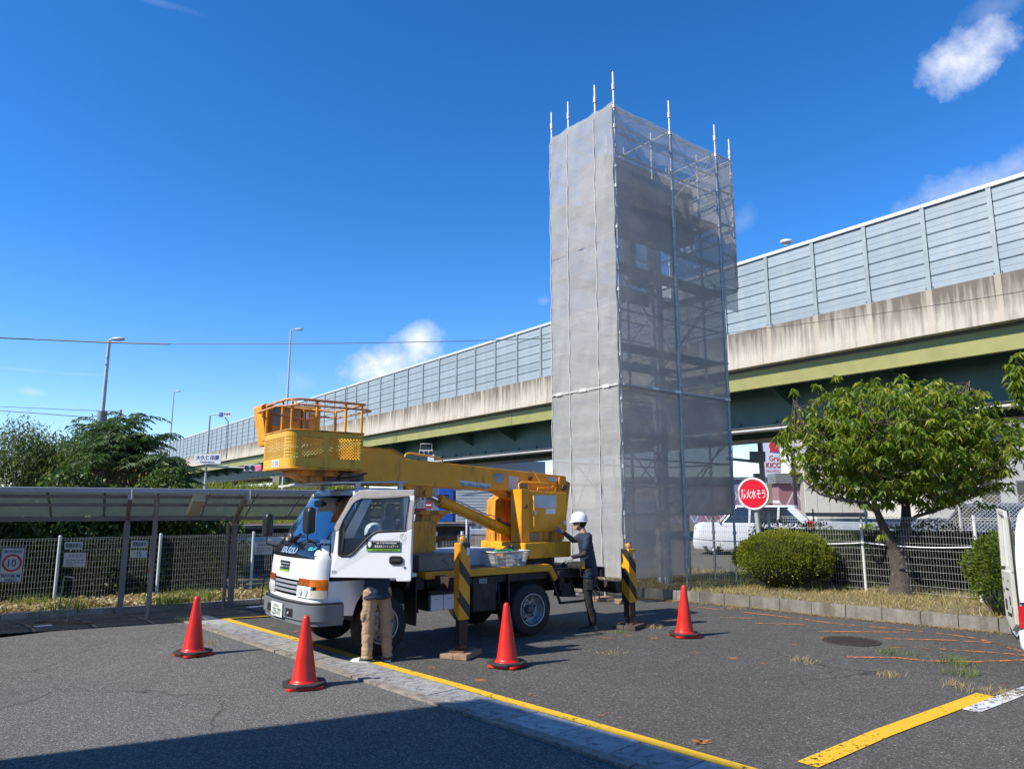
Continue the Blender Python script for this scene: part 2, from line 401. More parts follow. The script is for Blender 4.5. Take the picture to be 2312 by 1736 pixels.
ASPH = asphalt('worn_asphalt', 0.114, (1.03, 1.0, .93))
ASPH2 = asphalt('dark_asphalt', 0.084, (1.05, 1.0, .92), .7)
ASPH3 = asphalt('smooth_asphalt_strip', 0.080, (1.06, 1, .93), .1)

def sheet(name, pts, z, mt, sub=0):
    return struct(MB().add([(p[0], p[1], z) for p in pts], [tuple(range(len(pts)))]).build(name, mt))
GR = mat('bare_ground', (.11, .10, .075), .95, var=.3, vscale=.2, bump=.3, bscale=3)
sheet('ground', [(-900, -300), (900, -300), (900, 1500), (-900, 1500)], -0.03, GR)
YA, YB = Vector((-4.97, 13.01, 0)), Vector((1.68, 5.75, 0))
yd = (YB - YA).normalized(); yn = Vector((yd.y, -yd.x, 0))       # yn points to the left (road) side
if yn.x > 0: yn = -yn
YE = YB + yd * 9
lp = at(0, 1401); rp = at(620, 1362)
kd = (rp - lp).normalized()
L0 = lp - kd * 14; R0 = rp + kd * 9
# lower left lot, right lot
a0 = YA + yn * 0.62 - yd * 6; a1 = YE + yn * 0.62
sheet('asphalt_lane', [(a1.x, a1.y), (-20, -6), (-30, 4), (L0.x, L0.y), (rp.x, rp.y), (a0.x, a0.y)][::-1], 0.0, ASPH)
sheet('asphalt_lot', [(a0.x, a0.y), (a1.x, a1.y), (16, -4), (16, 8), (6, 22), (-1, 27), (rp.x + .5, rp.y + .6)], -0.004, ASPH2)
s0 = at(0, 1432); s1 = at(504, 1397); s2 = at(640, 1385)
sheet('asphalt_strip', [(L0.x, L0.y), (s0.x - 4, s0.y - 2.5), (s0.x, s0.y), (s1.x, s1.y), (s2.x, s2.y), (rp.x + 1.2, rp.y + .2), (rp.x, rp.y)], 0.006, ASPH3)

# ---- gutter of concrete slabs beside the yellow line
g_ = struct(MB().add([tuple(YA + yn * .05 - yd * .6 + Vector((0, 0, .001))), tuple(YE + yn * .05 + Vector((0, 0, .001))), tuple(YE + yn * .55 + Vector((0, 0, .001))), tuple(YA + yn * .55 - yd * .6 + Vector((0, 0, .001)))], [(0, 1, 2, 3)]).build('kerb_strip', mat('gutter_bed', (.09, .085, .08), .95)))
SLABM = [mat('gutter_slab_%s' % n, c, .9, var=.22, vscale=5, bump=.5, bscale=45, dirt=(.10, .095, .09), dirt_amt=.5 + .1 * i, dscale=14, orand=.10) for i, (n, c) in enumerate((('pale', (.40, .39, .37)), ('grey', (.33, .325, .31)), ('dull', (.28, .275, .27))))]
ln = (YE - YA).length; k = 0; pos = -0.6
slabs = {}
while pos < ln - .6:
    mi = rng.integers(0, 3); key = (mi,)
    if key not in slabs:
        slabs[key] = MB().box((0, .06, 0.0), (.588, .49, .014)).mesh('gutter_slab', SLABM[mi])
    o = link('gutter_slab', slabs[key], g_); p = YA + yd * pos
    o.location = (p.x, p.y, rng.uniform(0, .003)); o.rotation_euler = (0, 0, math.atan2(yd.y, yd.x) + rng.uniform(-.004, .004)); 
    # slab local y must point to the road side
    if Vector((-math.sin(o.rotation_euler.z), math.cos(o.rotation_euler.z), 0)).dot(yn) < 0: o.scale = (1, -1, 1)
    pos += .6; k += 1
edge = MB(); pos = -.6
while pos < ln:
    p = YA + yd * pos + yn * .56; q = YA + yd * (pos + 1.96) + yn * (.56 + rng.uniform(-.004, .004)); edge.beam(p + Vector((0, 0, -.02)), q + Vector((0, 0, -.02)), .115, .09); pos += 1.985
edge.build('kerb_edging', mat('old_edging_concrete', (.27, .235, .195), .95, var=.3, vscale=9, bump=.8, bscale=60, dirt=(.12, .11, .1), dirt_amt=.6, dscale=12), g_)

# ---- painted lines (worn paint: the asphalt shows where it has flaked off)
def paint(name, col, wear=.62, sc=16):
    m = bpy.data.materials.new(name); m.use_nodes = True; nt = m.node_tree; g = NT(nt); b = nt.nodes['Principled BSDF']
    tc = g.n('ShaderNodeTexCoord'); V = tc.outputs['Object']
    n = g.n('ShaderNodeTexNoise', i_Scale=float(sc), i_Detail=8.0, i_Roughness=0.75); g.l(V, n.inputs['Vector'])
    n2 = g.n('ShaderNodeTexNoise', i_Scale=1.2, i_Detail=3.0); g.l(V, n2.inputs['Vector'])
    s = g.math('ADD', n.outputs[0], g.math('MULTIPLY', g.math('SUBTRACT', n2.outputs[0], .5), .35))
    f = g.ramp(s, [(wear, 0.0), (wear + .02, 1.0)])
    c = g.mix(n2.outputs[0], tuple(x * .85 for x in col), col)
    g.l(c, b.inputs['Base Color']); b.inputs['Roughness'].default_value = .7
    tp = g.n('ShaderNodeBsdfTransparent'); ms = g.n('ShaderNodeMixShader')
    g.l(f, ms.inputs[0]); g.l(b.outputs[0], ms.inputs[1]); g.l(tp.outputs[0], ms.inputs[2]); g.l(ms.outputs[0], nt.nodes['Material Output'].inputs[0])
    return m
PY = paint('yellow_line_paint', (.78, .46, .02), .60); PWH = paint('white_line_paint', (.68, .69, .70), .54, 14)
PO = paint('orange_survey_paint', (.62, .22, .07), .50, 9)
def strip(mb, pts, w, z):
    pts = [Vector((p[0], p[1], 0)) for p in pts]
    for a, b in zip(pts[:-1], pts[1:]):
        d = (b - a).normalized(); n = Vector((-d.y, d.x, 0)) * w / 2
        mb.add([(a + n).to_tuple()[:2] + (z,), (b + n).to_tuple()[:2] + (z,), (b - n).to_tuple()[:2] + (z,), (a - n).to_tuple()[:2] + (z,)], [(0, 1, 2, 3)])
m = MB(); 
cur = [YA + yd * (i * .8) + yn * (rng.uniform(-.012, .012)) for i in range(int(ln / .8))]
strip(m, cur, .13, .019); strip(m, [at(505, 1398), at(650, 1389), at(700, 1386)], .12, .0186)
struct(m.build('yellow_line', PY))
m = MB(); strip(m, [at(1823, 1726), at(1990, 1655), at(2225, 1568)], .17, .004); struct(m.build('yellow_bay_line', PY))
m = MB(); strip(m, [at(2190, 1604), at(2330, 1552), at(2600, 1480)], .16, .003); struct(m.build('white_line', PWH))
m = MB(); strip(m, [at(78, 1416), at(118, 1412)], .22, .011); strip(m, [at(560, 1372), at(615, 1366)], .2, .011); struct(m.build('white_bay_tick', PWH))
m = MB()
f8 = lambda x, y: at(1500 + x * .3671, 1280 + y * .3671)
for pl in ([(145, 240), (240, 250), (370, 265)], [(470, 275), (860, 320), (1030, 345), (1480, 385), (1720, 410), (1930, 440), (2065, 478), (2200, 520)], [(1215, 437), (1700, 447), (1950, 460), (2065, 474)],
           [(1340, 492), (1640, 500), (2090, 530), (2250, 545)], [(1125, 553), (1430, 556), (1600, 575), (1900, 582), (2250, 570)], [(340, 310), (560, 315)], [(560, 345), (870, 352)], [(930, 395), (1480, 400)]):
    strip(m, [f8(*p) for p in pl], .07, .003)
f7 = lambda x, y: at(900 + x * .3617, 1300 + y * .3617)
f2 = lambda x, y: at(580 + x * .2408, 1080 + y * .2408)
for p in [f8(200, 525), f8(425, 562), f8(600, 595), f8(800, 476), f8(990, 436), f8(2080, 720), f8(235, 1075), f7(200, 572), f7(507, 652), f7(858, 742), f7(1290, 862), f7(1340, 875), f7(1900, 1037), f7(1435, 370), f7(1300, 388), f7(1580, 388), f2(135, 1385), f2(355, 1437), f2(620, 1503)]:
    for k in range(3):
        a = rng.uniform(-.4, .4); q = p + Vector((rng.uniform(-.04, .04), (k - 1) * .035, 0)); dv = Vector((math.cos(a), math.sin(a), 0)) * rng.uniform(.035, .07)
        strip(m, [q - dv, q + dv], .02, .0035 + k * .0008)
struct(m.build('orange_survey_marks', PO))

# ---- kerbs
def kerb(name, pts, h, w, seg, mt, side):
    root = thing(name, *KL[name], loc=tuple(pts[0]))
    P = []
    for a, b in zip(pts[:-1], pts[1:]):
        n = max(1, round((b - a).length / seg)); P += [a.lerp(b, i / n) for i in range(n)]
    P.append(pts[-1])
    for a, b in zip(P[:-1], P[1:]):
        d = (b - a).normalized(); n = Vector((-d.y, d.x, 0)) * side; z = rng.uniform(-.006, .006); q = d * .004
        A, B = a + q, b - q
        v = [A, B, B + n * w, A + n * w]; top = [A + n * .02, B + n * .02, B + n * w, A + n * w]
        MB().add([tuple(x) for x in v] + [(x.x, x.y, h + z) for x in top], [(0, 3, 2, 1), (4, 5, 6, 7), (0, 1, 5, 4), (1, 2, 6, 5), (2, 3, 7, 6), (3, 0, 4, 7)]).build('kerb_stone', mt, root, bevel=.008)
    return root
KL = {'planter_kerb': ('weathered grey concrete kerb edging the raised grass bed', 'kerb'), 'lane_kerb': ('low concrete kerb along the foot of the left fence', 'kerb')}
rk = [at(1290, 1334), at(1440, 1349), at(1527, 1356), at(1693, 1371), at(1832, 1387), at(2080, 1411), at(2256, 1428), at(2600, 1470)]
KH = .21
kerb('planter_kerb', rk, KH, .15, .6, CONC, 1)
kerb('lane_kerb', [L0, lp, rp, R0], .11, .14, .6, mat('pale_kerb_concrete', (.30, .29, .27), .9, var=.2, vscale=4, bump=.3, dirt=(.14, .13, .11), dirt_amt=.5, dscale=2), 1)
# planting bed behind the right kerb
fa, fb = at(1560, 1300, .3), at(2219, 1345, .3); fd = (fb - fa).normalized()
bed = [Vector((p.x, p.y, 0)) for p in rk]; back = [Vector((15.5, 10, 0)), Vector((11, 15.6, 0)), Vector((5.5, 20.5, 0)), Vector((-.4, 22.5, 0))]
off = []
for i, p in enumerate(bed):
    a, b = bed[max(i - 1, 0)], bed[min(i + 1, len(bed) - 1)]; d = (b - a).normalized(); off.append(p + Vector((-d.y, d.x, 0)) * .1)
DRY = mat('dry_grass_soil', (.20, .16, .09), .95, var=.35, vscale=7, bump=.6, bscale=40, dirt=(.10, .11, .04), dirt_amt=.5, dscale=3)
poly = [(p.x, p.y) for p in off + back]
struct(MB().prism(poly, lambda u, v, d: (u, v, d), -.02, KH - .03).build('planting_bed', DRY))
# verge behind the left kerb
kn = Vector((-kd.y, kd.x, 0))
vg = [L0 + kn * .13, R0 + kn * .13, R0 + kn * 5, L0 + kn * 5]
struct(MB().prism([(p.x, p.y) for p in vg], lambda u, v, d: (u, v, d), -.02, .08).build('verge', mat('verge_soil', (.13, .11, .07), .95, var=.4, vscale=6, bump=.6, bscale=25)))

# manhole
p = at(1922, 1447); mh = thing('manhole_cover', 'round rusty brown manhole cover set in the dark asphalt', 'manhole cover', tuple(p))
MB().lathe([(.39, 0), (.39, .008), (.36, .008), (.355, .004), (0.001, .004)], tuple(p), n=32, smooth=False).build('cover', mat('rusty_iron', (.045, .033, .030), .75, var=.4, vscale=20, bump=.6, bscale=60), mh)
mm = MB()
for i in range(-4, 5):
    hw = math.sqrt(max(.33 ** 2 - (i * .07) ** 2, 0.001)); mm.beam(p + Vector((-hw, i * .07, .007)), p + Vector((hw, i * .07, .007)), .03, .006)
mm.build('tread_bars', MATS['rusty_iron'], mh)

# =================================================================== VIADUCT
P0 = Vector((12.058, 28.0, 0)); BA = R(126.66)
via = thing('viaduct', 'long raised road bridge with grey noise barrier and yellow green steel girders', 'bridge', tuple(P0), BA, world=False)
def bbox(mb, s0, s1, t0, t1, z0, z1): return mb.box((s0, -t1, z0), (s1, -t0, z1))
def stained():
    m = bpy.data.materials.new('stained_parapet_concrete'); m.use_nodes = True; nt = m.node_tree; g = NT(nt); b = nt.nodes['Principled BSDF']
    tc = g.n('ShaderNodeTexCoord'); V = tc.outputs['Object']; sp = g.n('ShaderNodeSeparateXYZ'); g.l(V, sp.inputs[0])
    def ns(sx, sz, det, off=0):
        mp = g.n('ShaderNodeMapping'); g.l(V, mp.inputs[0]); mp.inputs['Scale'].default_value = (sx, 1, sz); mp.inputs['Location'].default_value = (off, 0, 0)
        n = g.n('ShaderNodeTexNoise', i_Scale=1.0, i_Detail=det, i_Roughness=.62); g.l(mp.outputs[0], n.inputs['Vector']); return n.outputs[0]
    st = ns(5.5, .35, 6.0); big = ns(.9, .3, 3.0, 7); fine = ns(14, 10, 4.0)
    zz = g.math('DIVIDE', g.math('SUBTRACT', sp.outputs[2], 8.15), 1.25, clamp=True)
    lev = g.math('ADD', g.math('MULTIPLY', zz, .22), g.math('ADD', g.math('MULTIPLY', st, .62), g.math('MULTIPLY', big, .40)))
    f = g.ramp(lev, [(.50, 0.0), (.74, .92)])
    base = g.mix(fine, (.42, .375, .31), (.52, .47, .39))
    c = g.mix(f, base, (.115, .095, .075))
    # rain-washed pale runs under each post
    md = g.math('ABSOLUTE', g.math('SUBTRACT', g.math('FRACT', g.math('DIVIDE', g.math('ADD', sp.outputs[0], 200 * 2.14 - 2.16 + .15), 2.14)), .07))
    wash = g.math('MULTIPLY', g.math('LESS_THAN', md, .045), .65)
    c = g.mix(wash, c, (.46, .40, .31))
    vo = g.n('ShaderNodeTexVoronoi', i_Scale=1.35); vo.inputs['Randomness'].default_value = .15; mp = g.n('ShaderNodeMapping'); g.l(V, mp.inputs[0]); mp.inputs['Scale'].default_value = (1, 0, 1.3); g.l(mp.outputs[0], vo.inputs['Vector'])
    c = g.mix(g.math('LESS_THAN', vo.outputs['Distance'], .028), c, (.06, .05, .04))
    g.l(c, b.inputs['Base Color']); b.inputs['Roughness'].default_value = .9
    return m
PARC = stained()
GRN = mat('yellow_green_girder_paint', (.245, .24, .075), .5, var=.12, vscale=1.2, dirt=(.25, .27, .10), dirt_amt=.3, dscale=2, streak=True)
GRN2 = mat('shaded_girder_green', (.045, .10, .085), .5, var=.2, vscale=1.0)  # inner girders: the shade under the deck is put into this darker green
SOFF = mat('skylit_soffit_steel', (.42, .39, .33), .5, var=.25, vscale=.8)  # pale tone stands for sky light caught on the girder undersides
BPAN = mat('blue_grey_barrier_panel', (.24, .29, .325), .5, metal=.0, var=.07, vscale=1.5, dirt=(.29, .325, .34), dirt_amt=.35, dscale=2.2, streak=True, orand=.07)
CAPM = mat('white_barrier_cap', (.52, .53, .54), .4, var=.03)
PST = mat('galvanised_barrier_post', (.23, .27, .285), .5, metal=.2, var=.15, vscale=4)
S0, S1 = -46.0, 158.0
s = S0; seg = 9.7
while s < S1:
    e = min(s + seg, S1) - .015; m = MB(); bbox(m, s, e, .03, .40, 8.20, 9.42); bbox(m, s, e, 0, .42, 7.84, 8.197); m.build('parapet_segment', PARC, via); s += seg
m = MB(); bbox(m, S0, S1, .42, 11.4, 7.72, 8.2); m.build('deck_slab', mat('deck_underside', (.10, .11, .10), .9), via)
m = MB(); bbox(m, S0, S1, 11.4, 11.8, 7.84, 9.4); m.build('far_parapet', PARC, via)
m = MB(); bbox(m, S0, S1, .44, .47, 6.97, 7.72); bbox(m, S0, S1, .34, .60, 6.93, 6.967)
for k in range(0, 14): bbox(m, S0 + 6 + k * 15.2, S0 + 6.7 + k * 15.2, .415, .438, 6.99, 7.68)
m.build('edge_girder', GRN, via)
m = MB()
for s in np.arange(S0 + 6, S1, 15.2):
    for i in range(6):
        for j in range(8): m.box((s + .08 + i * .1, -.413, 7.03 + j * .085), (s + .11 + i * .1, -.398, 7.055 + j * .085))
stuff(m.build('splice_bolts', GRN, via))
for t in (2.3, 7.6):
    m = MB(); bbox(m, S0, S1, t, t + .03, 5.54, 7.72); bbox(m, S0, S1, t + 1.9, t + 1.93, 5.54, 7.72)
    for s in np.arange(S0 + 2, 80, 1.9): bbox(m, s, s + .25, t - .10, t - .001, 5.62, 5.72)
    m.build('main_girder', GRN2, via)
    m = MB(); bbox(m, S0, S1, t - .12, t + 2.05, 5.50, 5.537); m.build('girder_flange', SOFF, via)
for s in np.arange(S0 + 3, S1, 5.07):
    m = MB(); m.prism([(-.47, 7.0), (-.47, 7.70), (-2.29, 7.70), (-2.29, 6.2)], lambda u, v, d: (d, u, v), s, s + .03); m.build('bracket', GRN2, via)
for s in np.arange(S0 + 3, 60, 5.07):
    m = MB(); bbox(m, s, s + .3, 4.24, 7.59, 6.4, 7.2); m.build('cross_beam', GRN2, via)
m = MB(); m.tube([(70, -2.0, 5.35), (20, -2.1, 5.35), (-44, -2.1, 5.35)], .07, 6); m.build('drain_pipe', STEEL, via)
for s in (-32.0, 66.0, 120.):
    m = MB(); bbox(m, s, s + 2.2, 1.6, 10.2, 4.2, 5.38); bbox(m, s + .1, s + 2.1, 3.4, 8.4, -.1, 4.2); m.build('pier', CONC, via, bevel=.05)
# noise barrier
posts = [2.16 - 2.14 * k for k in range(0, 22)][::-1] + [2.16 + 2.19 * k for k in range(1, 8)] ; 
while posts[-1] < S1 - 3: posts.append(posts[-1] + 2.33)
prof = [(0, .002), (.03, .02), (.235, .02), (.25, .028), (.262, .028), (.275, .02), (.47, .02), (.485, -.03), (.5, -.03)]
def panel_mb(mb, x0, x1, z):
    a = [(x0, -.16 + p[1], z + p[0] * 1.008) for p in prof]; b = [(x1, -.16 + p[1], z + p[0] * 1.008) for p in prof]; n = len(a)
    mb.add(a + b, [(i, i + 1, n + i + 1, n + i) for i in range(n - 1)]); mb.box((x0, -.24, z), (x1, -.195, z + .504))
pm = MB(); panel_mb(pm, 0, 1, 0); pme = pm.mesh('noise_panel', BPAN)
pom = MB().box((-.075, -.10, 9.42), (.075, -.085, 12.47)).box((-.012, -.26, 9.42), (.012, -.10, 12.47)).box((-.075, -.275, 9.42), (.075, -.26, 12.47)).box((-.15, -.26, 9.42), (.15, -.07, 9.445))
for dx in (-.13, .11): pom.cyl((dx + .01, -.09, 9.44), (dx + .01, -.09, 9.56), .014, n=6)
pome = pom.mesh('barrier_post', PST)
far = MB(); farp = MB()
for a, b in zip(posts[:-1], posts[1:]):
    if -12 < a < 58:
        o = link('barrier_post', pome, via); o.location = (a, 0, 0)
        for k in range(6):
            o = link('noise_panel', pme, via); o.location = (a + .078, rng.uniform(-.003, .003), 9.425 + k * .506); o.scale = (b - a - .156, 1, 1)
    else:
        farp.add([(v[0] + a, v[1], v[2]) for v in pom.v], pom.f)
        for k in range(6): panel_mb(far, a + .078, b - .078, 9.425 + k * .506)
stuff(far.build('noise_panels_far', BPAN, via)); stuff(farp.build('barrier_posts_far', PST, via))
for a, b in zip(posts[:-1:2], posts[2::2]):
    MB().box((a + .005, -.30, 12.465), (b - .005, -.06, 12.60)).build('top_cap', CAPM, via)

# =================================================================== SCAFFOLD TOWER
TC = Vector((2.30, 15.12, 0)); ur = Vector((.784, .621, 0)).normalized(); ul = Vector((-ur.y, ur.x, 0))
def TP(u, v, z): p = TC + ur * u + ul * v; return Vector((p.x, p.y, z))
tow = thing('scaffold_tower', 'tall scaffold tower wrapped in grey translucent mesh sheeting', 'scaffolding', tuple(TC))
ZT = 10.92
US = [0, 1.94, 3.75]; VS = [0, .59, 1.50, 2.11]
def post(u, v, z0, z1, jack=True):
    m = MB(); m.cyl(TP(u, v, z0), TP(u, v, z1), .029, n=8)
    z = z0 + .3
    while z < z1 - .2: m.cyl(TP(u, v, z), TP(u, v, z + .075), .047, .041, n=8); z += .475
    if z1 > ZT + .3: m.cyl(TP(u, v, z1 - .45), TP(u, v, z1 - .3), .045, n=8)
    if jack: m.cyl(TP(u, v, .06 if v > .1 or u < .1 else KH), TP(u, v, z0), .018, n=6); m.box((TP(u, v, 0).x - .07, TP(u, v, 0).y - .07, .05 if u < .1 else KH - .03), (TP(u, v, 0).x + .07, TP(u, v, 0).y + .07, .065 if u < .1 else KH))
    m.build('standard', STEEL, tow)
for u in US:
    for v in VS:
        outer = (v in (0, 2.11)) or u == 0
        if not outer and v == .59 and u == 0: continue
        post(u, v, .5, ZT + (.75 if outer else .2) - (.0 if v == 0 else .05))
for v in (0, 2.11): post(4.37, v, 7.3, ZT + .55, jack=False)
def led(a, b, r=.023): MB().cyl(a, b, r, n=8).build('ledger', STEEL, tow)
LV = [1.75, 3.47, 5.40, 7.22, 9.0, ZT - .06]
for z in LV + [4.46]:
    for v in (.14, .59, 1.5, 2.11):
        led(TP(0, v, z), TP(1.94, v, z)); led(TP(1.94, v, z), TP(3.75, v, z))
    for u in US: led(TP(u, 0, z), TP(u, 2.11, z))
for z in LV[1:]:
    for dz in (-.55, -1.05):
        led(TP(0, .14, z + dz), TP(1.94, .14, z + dz), .02); led(TP(1.94, .14, z + dz), TP(3.75, .14, z + dz), .02); led(TP(0, 2.11, z + dz), TP(3.75, 2.11, z + dz), .02); led(TP(3.75, 0, z + dz), TP(3.75, 2.11, z + dz), .02)
for z in (7.3, 9.0, ZT - .06, 9.9, 8.2):
    led(TP(3.75, 0, z), TP(4.37, 0, z)); led(TP(3.75, 2.11, z), TP(4.37, 2.11, z)); led(TP(4.37, 0, z), TP(4.37, 2.11, z))
DECK = mat('steel_scaffold_plank', (.60, .60, .60), .7, metal=.0, var=.2, vscale=6)
for z in (3.47, 5.40, 7.22, 9.0):
    for v0, v1 in ((.17, .36), (.38, .57), (1.53, 1.80), (1.82, 2.09)):
        for u0, u1 in ((.03, 1.92), (1.97, 3.73)):
            m = MB(); a, b = TP(u0, (v0 + v1) / 2, z + .02), TP(u1, (v0 + v1) / 2, z + .02); m.beam(a, b, v1 - v0, .04)
            for q in (v0 + .02, v1 - .02): m.beam(TP(u0, q, z - .02), TP(u1, q, z - .02), .012, .06)
            m.build('deck_plank', DECK, tow)
    m = MB(); m.beam(TP(3.78, 1.05, z + .02), TP(4.0, 1.05, z + .02), 1.9, .04); m.build('deck_plank', DECK, tow)
for i, (z0, z1) in enumerate(zip(LV[:-1], LV[1:])):
    for v in (.16, 2.09):
        a, b = (0, 1.94) if i % 2 else (1.94, 0)
        MB().cyl(TP(a, v, z0), TP(b, v, z1), .016, n=6).build('diagonal_brace', STEEL, tow)
        a, b = (1.94, 3.75) if i % 2 == 0 else (3.75, 1.94)
        MB().cyl(TP(a, v, z0), TP(b, v, z1), .016, n=6).build('diagonal_brace', STEEL, tow)
    MB().cyl(TP(3.73, 0 if i % 2 else 2.11, z0), TP(3.73, 2.11 if i % 2 else 0, z1), .016, n=6).build('diagonal_brace', STEEL, tow)
    MB().cyl(TP(.02, .6 if i % 2 else 1.5, z0), TP(.02, 1.5 if i % 2 else .6, z1), .016, n=6).build('diagonal_brace', STEEL, tow)
NET = see_through('grey_scaffold_mesh', (.50, .49, .475), .76, trans=.36, wrinkle=.2, dirt=(.54, .53, .51))
NET2 = see_through('thin_scaffold_mesh', (.53, .50, .46), .71, trans=.45, wrinkle=.3, dirt=(.58, .55, .51))
NET3 = see_through('doubled_scaffold_mesh', (.50, .47, .43), .80, trans=.4, wrinkle=.3, dirt=(.54, .51, .47))
def sheetnet(fa, w, z0, z1, mt, seed, amp=.035, bow=.0, name='mesh_sheet', outn=None, sag=0):
    "fa(s,d,z): s along the face, d outward"
    nu, nv = 18, max(6, int((z1 - z0) / .10)); v = []
    for j in range(nv + 1):
        z = z0 + (z1 - z0) * j / nv
        for i in range(nu + 1):
            t = i / nu; edge = math.sin(math.pi * t) ** .5
            tie = abs(math.sin(math.pi * (z / .45))) * .010
            q = mnoise.noise(Vector((t * w * 1.1 + seed * 9.1, z * .55, seed))) + .5 * mnoise.noise(Vector((t * w * 3 + seed, z * 1.6 + t * 2, seed + 5))) + .45 * abs(mnoise.noise(Vector((t * w * 4.5 - z * 1.1, z * .9 + t, seed + 2))))
            cr = max(0, 1 - abs(((z + .2 * seed) / .93) % 1 - .5) * 14) * .010 
            d = .05 + amp * q * 1.5 * edge + bow * edge + tie + cr
            zz = z - (sag * math.sin(math.pi * t) if j == 0 else 0)
            if j == nv and z1 > ZT - .2: zz -= .05 * math.sin(math.pi * t)
            v.append(fa(t * w, d, zz))
    f = [(j * (nu + 1) + i, j * (nu + 1) + i + 1, (j + 1) * (nu + 1) + i + 1, (j + 1) * (nu + 1) + i) for j in range(nv) for i in range(nu)]
    mb = MB(); mb.add(v, f, True); me = bpy.data.meshes.new(name); me.from_pydata([tuple(x) for x in mb.v], [], mb.f); me.polygons.foreach_set('use_smooth', mb.sm); me.materials.append(mt)
    return link(name, me, tow)
sd = 1
for a, b in ((0, .59), (.59, 1.5), (1.5, 2.11)):
    for z0, z1, am in ((.49, 4.50, .03), (4.42, 7.86, .03), (7.74, ZT, .035)):
        sheetnet(lambda s, d, z, a=a: TP(-d, a + s, z), b - a, z0, z1, NET, sd, am); sd += 1
for a, b, zb in ((0, 1.94, .49), (1.94, 3.75, 1.75)):
    for z0, z1, mt in ((zb, 4.47, NET3), (4.42, 7.86, NET2), (7.74, ZT, NET2)):
        sheetnet(lambda s, d, z, a=a: TP(a + s, .085 - d, z), b - a, z0, z1, mt, sd, .03, sag=.04 if z0 == zb else 0); sd += 1
# end and back faces
sheetnet(lambda s, d, z: TP(3.75 + d, s, z), 2.11, 1.75, 7.3, NET2, sd, .05); sd += 1
sheetnet(lambda s, d, z: TP(4.37 + d, s, z), 2.11, 7.35, ZT, NET2, sd, .05); sd += 1
sheetnet(lambda s, d, z: TP(3.75 + s, -d, z), .62, 7.35, ZT - .1, NET2, sd, .02); sd += 1
sheetnet(lambda s, d, z: TP(3.75 + s, -.03 + d * .3, 7.35 - .9 * (1 - abs(s - .31)) * 0 - (z - 7.0)), .62, 7.0, 7.6, NET, sd, .06); sd += 1
sheetnet(lambda s, d, z: TP(s, 2.11 + d, z), 3.75, .6, 9.3, NET2, sd, .05); sd += 1
HEM = mat('white_eyelet_hem', (.50, .49, .47), .8, var=.2, vscale=30)
for v in VS + [0]:
    m = MB(); pts = [TP(-.07 - .01 * math.sin(z * 9), v + .012 * math.sin(z * 5 + v), z) for z in np.arange(.5, ZT, .25)]; m.tube(pts, .012, 5); m.build('sheet_hem', HEM, tow)
for u in US[1:]:
    m = MB(); pts = [TP(u + .04 + .012 * math.sin(z * 5 + u), -.02, z) for z in np.arange(.6 if u < 2 else 1.8, ZT, .25)]; m.tube(pts, .010, 5); m.build('sheet_hem', HEM, tow)
for (p, q) in ((TP(-.08, 0, 4.46), TP(-.08, 2.11, 4.46)), (TP(0, -.08, 4.46), TP(3.75, -.08, 4.46))):
    m = MB(); m.beam(p, q, .02, .03); m.build('sheet_hem', HEM, tow)
for u, v in ((-.095, .35), (-.095, 1.05), (-.095, 1.85)):
    MB().beam(TP(u, v - .1, 4.46), TP(u, v + .1, 4.46), .012, .06).build('sheet_tag', WPLAST, tow)
for u in (1.0, 1.75, 3.6): MB().beam(TP(u - .1, -.095, 4.46), TP(u + .1, -.095, 4.46), .012, .06).build('sheet_tag', WPLAST, tow)
# pylon sign inside the sheeting
py = thing('pylon_sign', 'pale blank sign board on a round column inside the scaffold tower', 'sign', tuple(TP(2.2, 1.05, 0)))
SG = mat('pale_sign_board', (.36, .36, .355), .6, var=.06)
def rr(x0, x1, z0, z1, r, n=5):
    o = []
    for cx, cz, a0 in ((x1 - r, z1 - r, 0), (x0 + r, z1 - r, 90), (x0 + r, z0 + r, 180), (x1 - r, z0 + r, 270)):
        for i in range(n + 1):
            a = R(a0 + 90 * i / n); o.append((cx + r * math.cos(a), cz + r * math.sin(a)))
    return o
MB().prism(rr(.35, 3.6, 8.55, 10.1, .14), lambda u, z, d: TP(u, d, z), .66, 1.46).build('board', SG, py)
MB().cyl(TP(2.45, 1.05, 0), TP(2.45, 1.05, 8.56), .17, n=20).build('column', mat('white_column', (.50, .50, .50), .45), py)
MB().cyl(TP(1.55, 1.05, 7.3), TP(1.55, 1.05, 8.56), .15, n=20).build('column', MATS['white_column'], py)
MB().beam(TP(1.5, 1.05, 7.35), TP(2.5, 1.05, 7.35), .2, .2).build('cross_member', MATS['white_column'], py)
# timber packs under the scaffold feet
for i, (px, py_, lab) in enumerate(((1361, 1356, 'stack of two short planks under a scaffold foot beside the worker'), (1405, 1362, 'small timber pad under the scaffold corner foot behind the rear jack'))):
    p = at(px, py_); t = thing('timber_pad', lab, 'timber pad', tuple(p), group='timber pads under the scaffold feet')
    for k in range(2):
        a = .3 + .25 * k; d = Vector((math.cos(a), math.sin(a), 0)) * (.19 if not i else .12)
        MB().beam(p - d + Vector((0, 0, .022 + .042 * k)), p + d + Vector((0, 0, .022 + .042 * k)), .2, .04).build('plank', WOOD, t, bevel=.003)

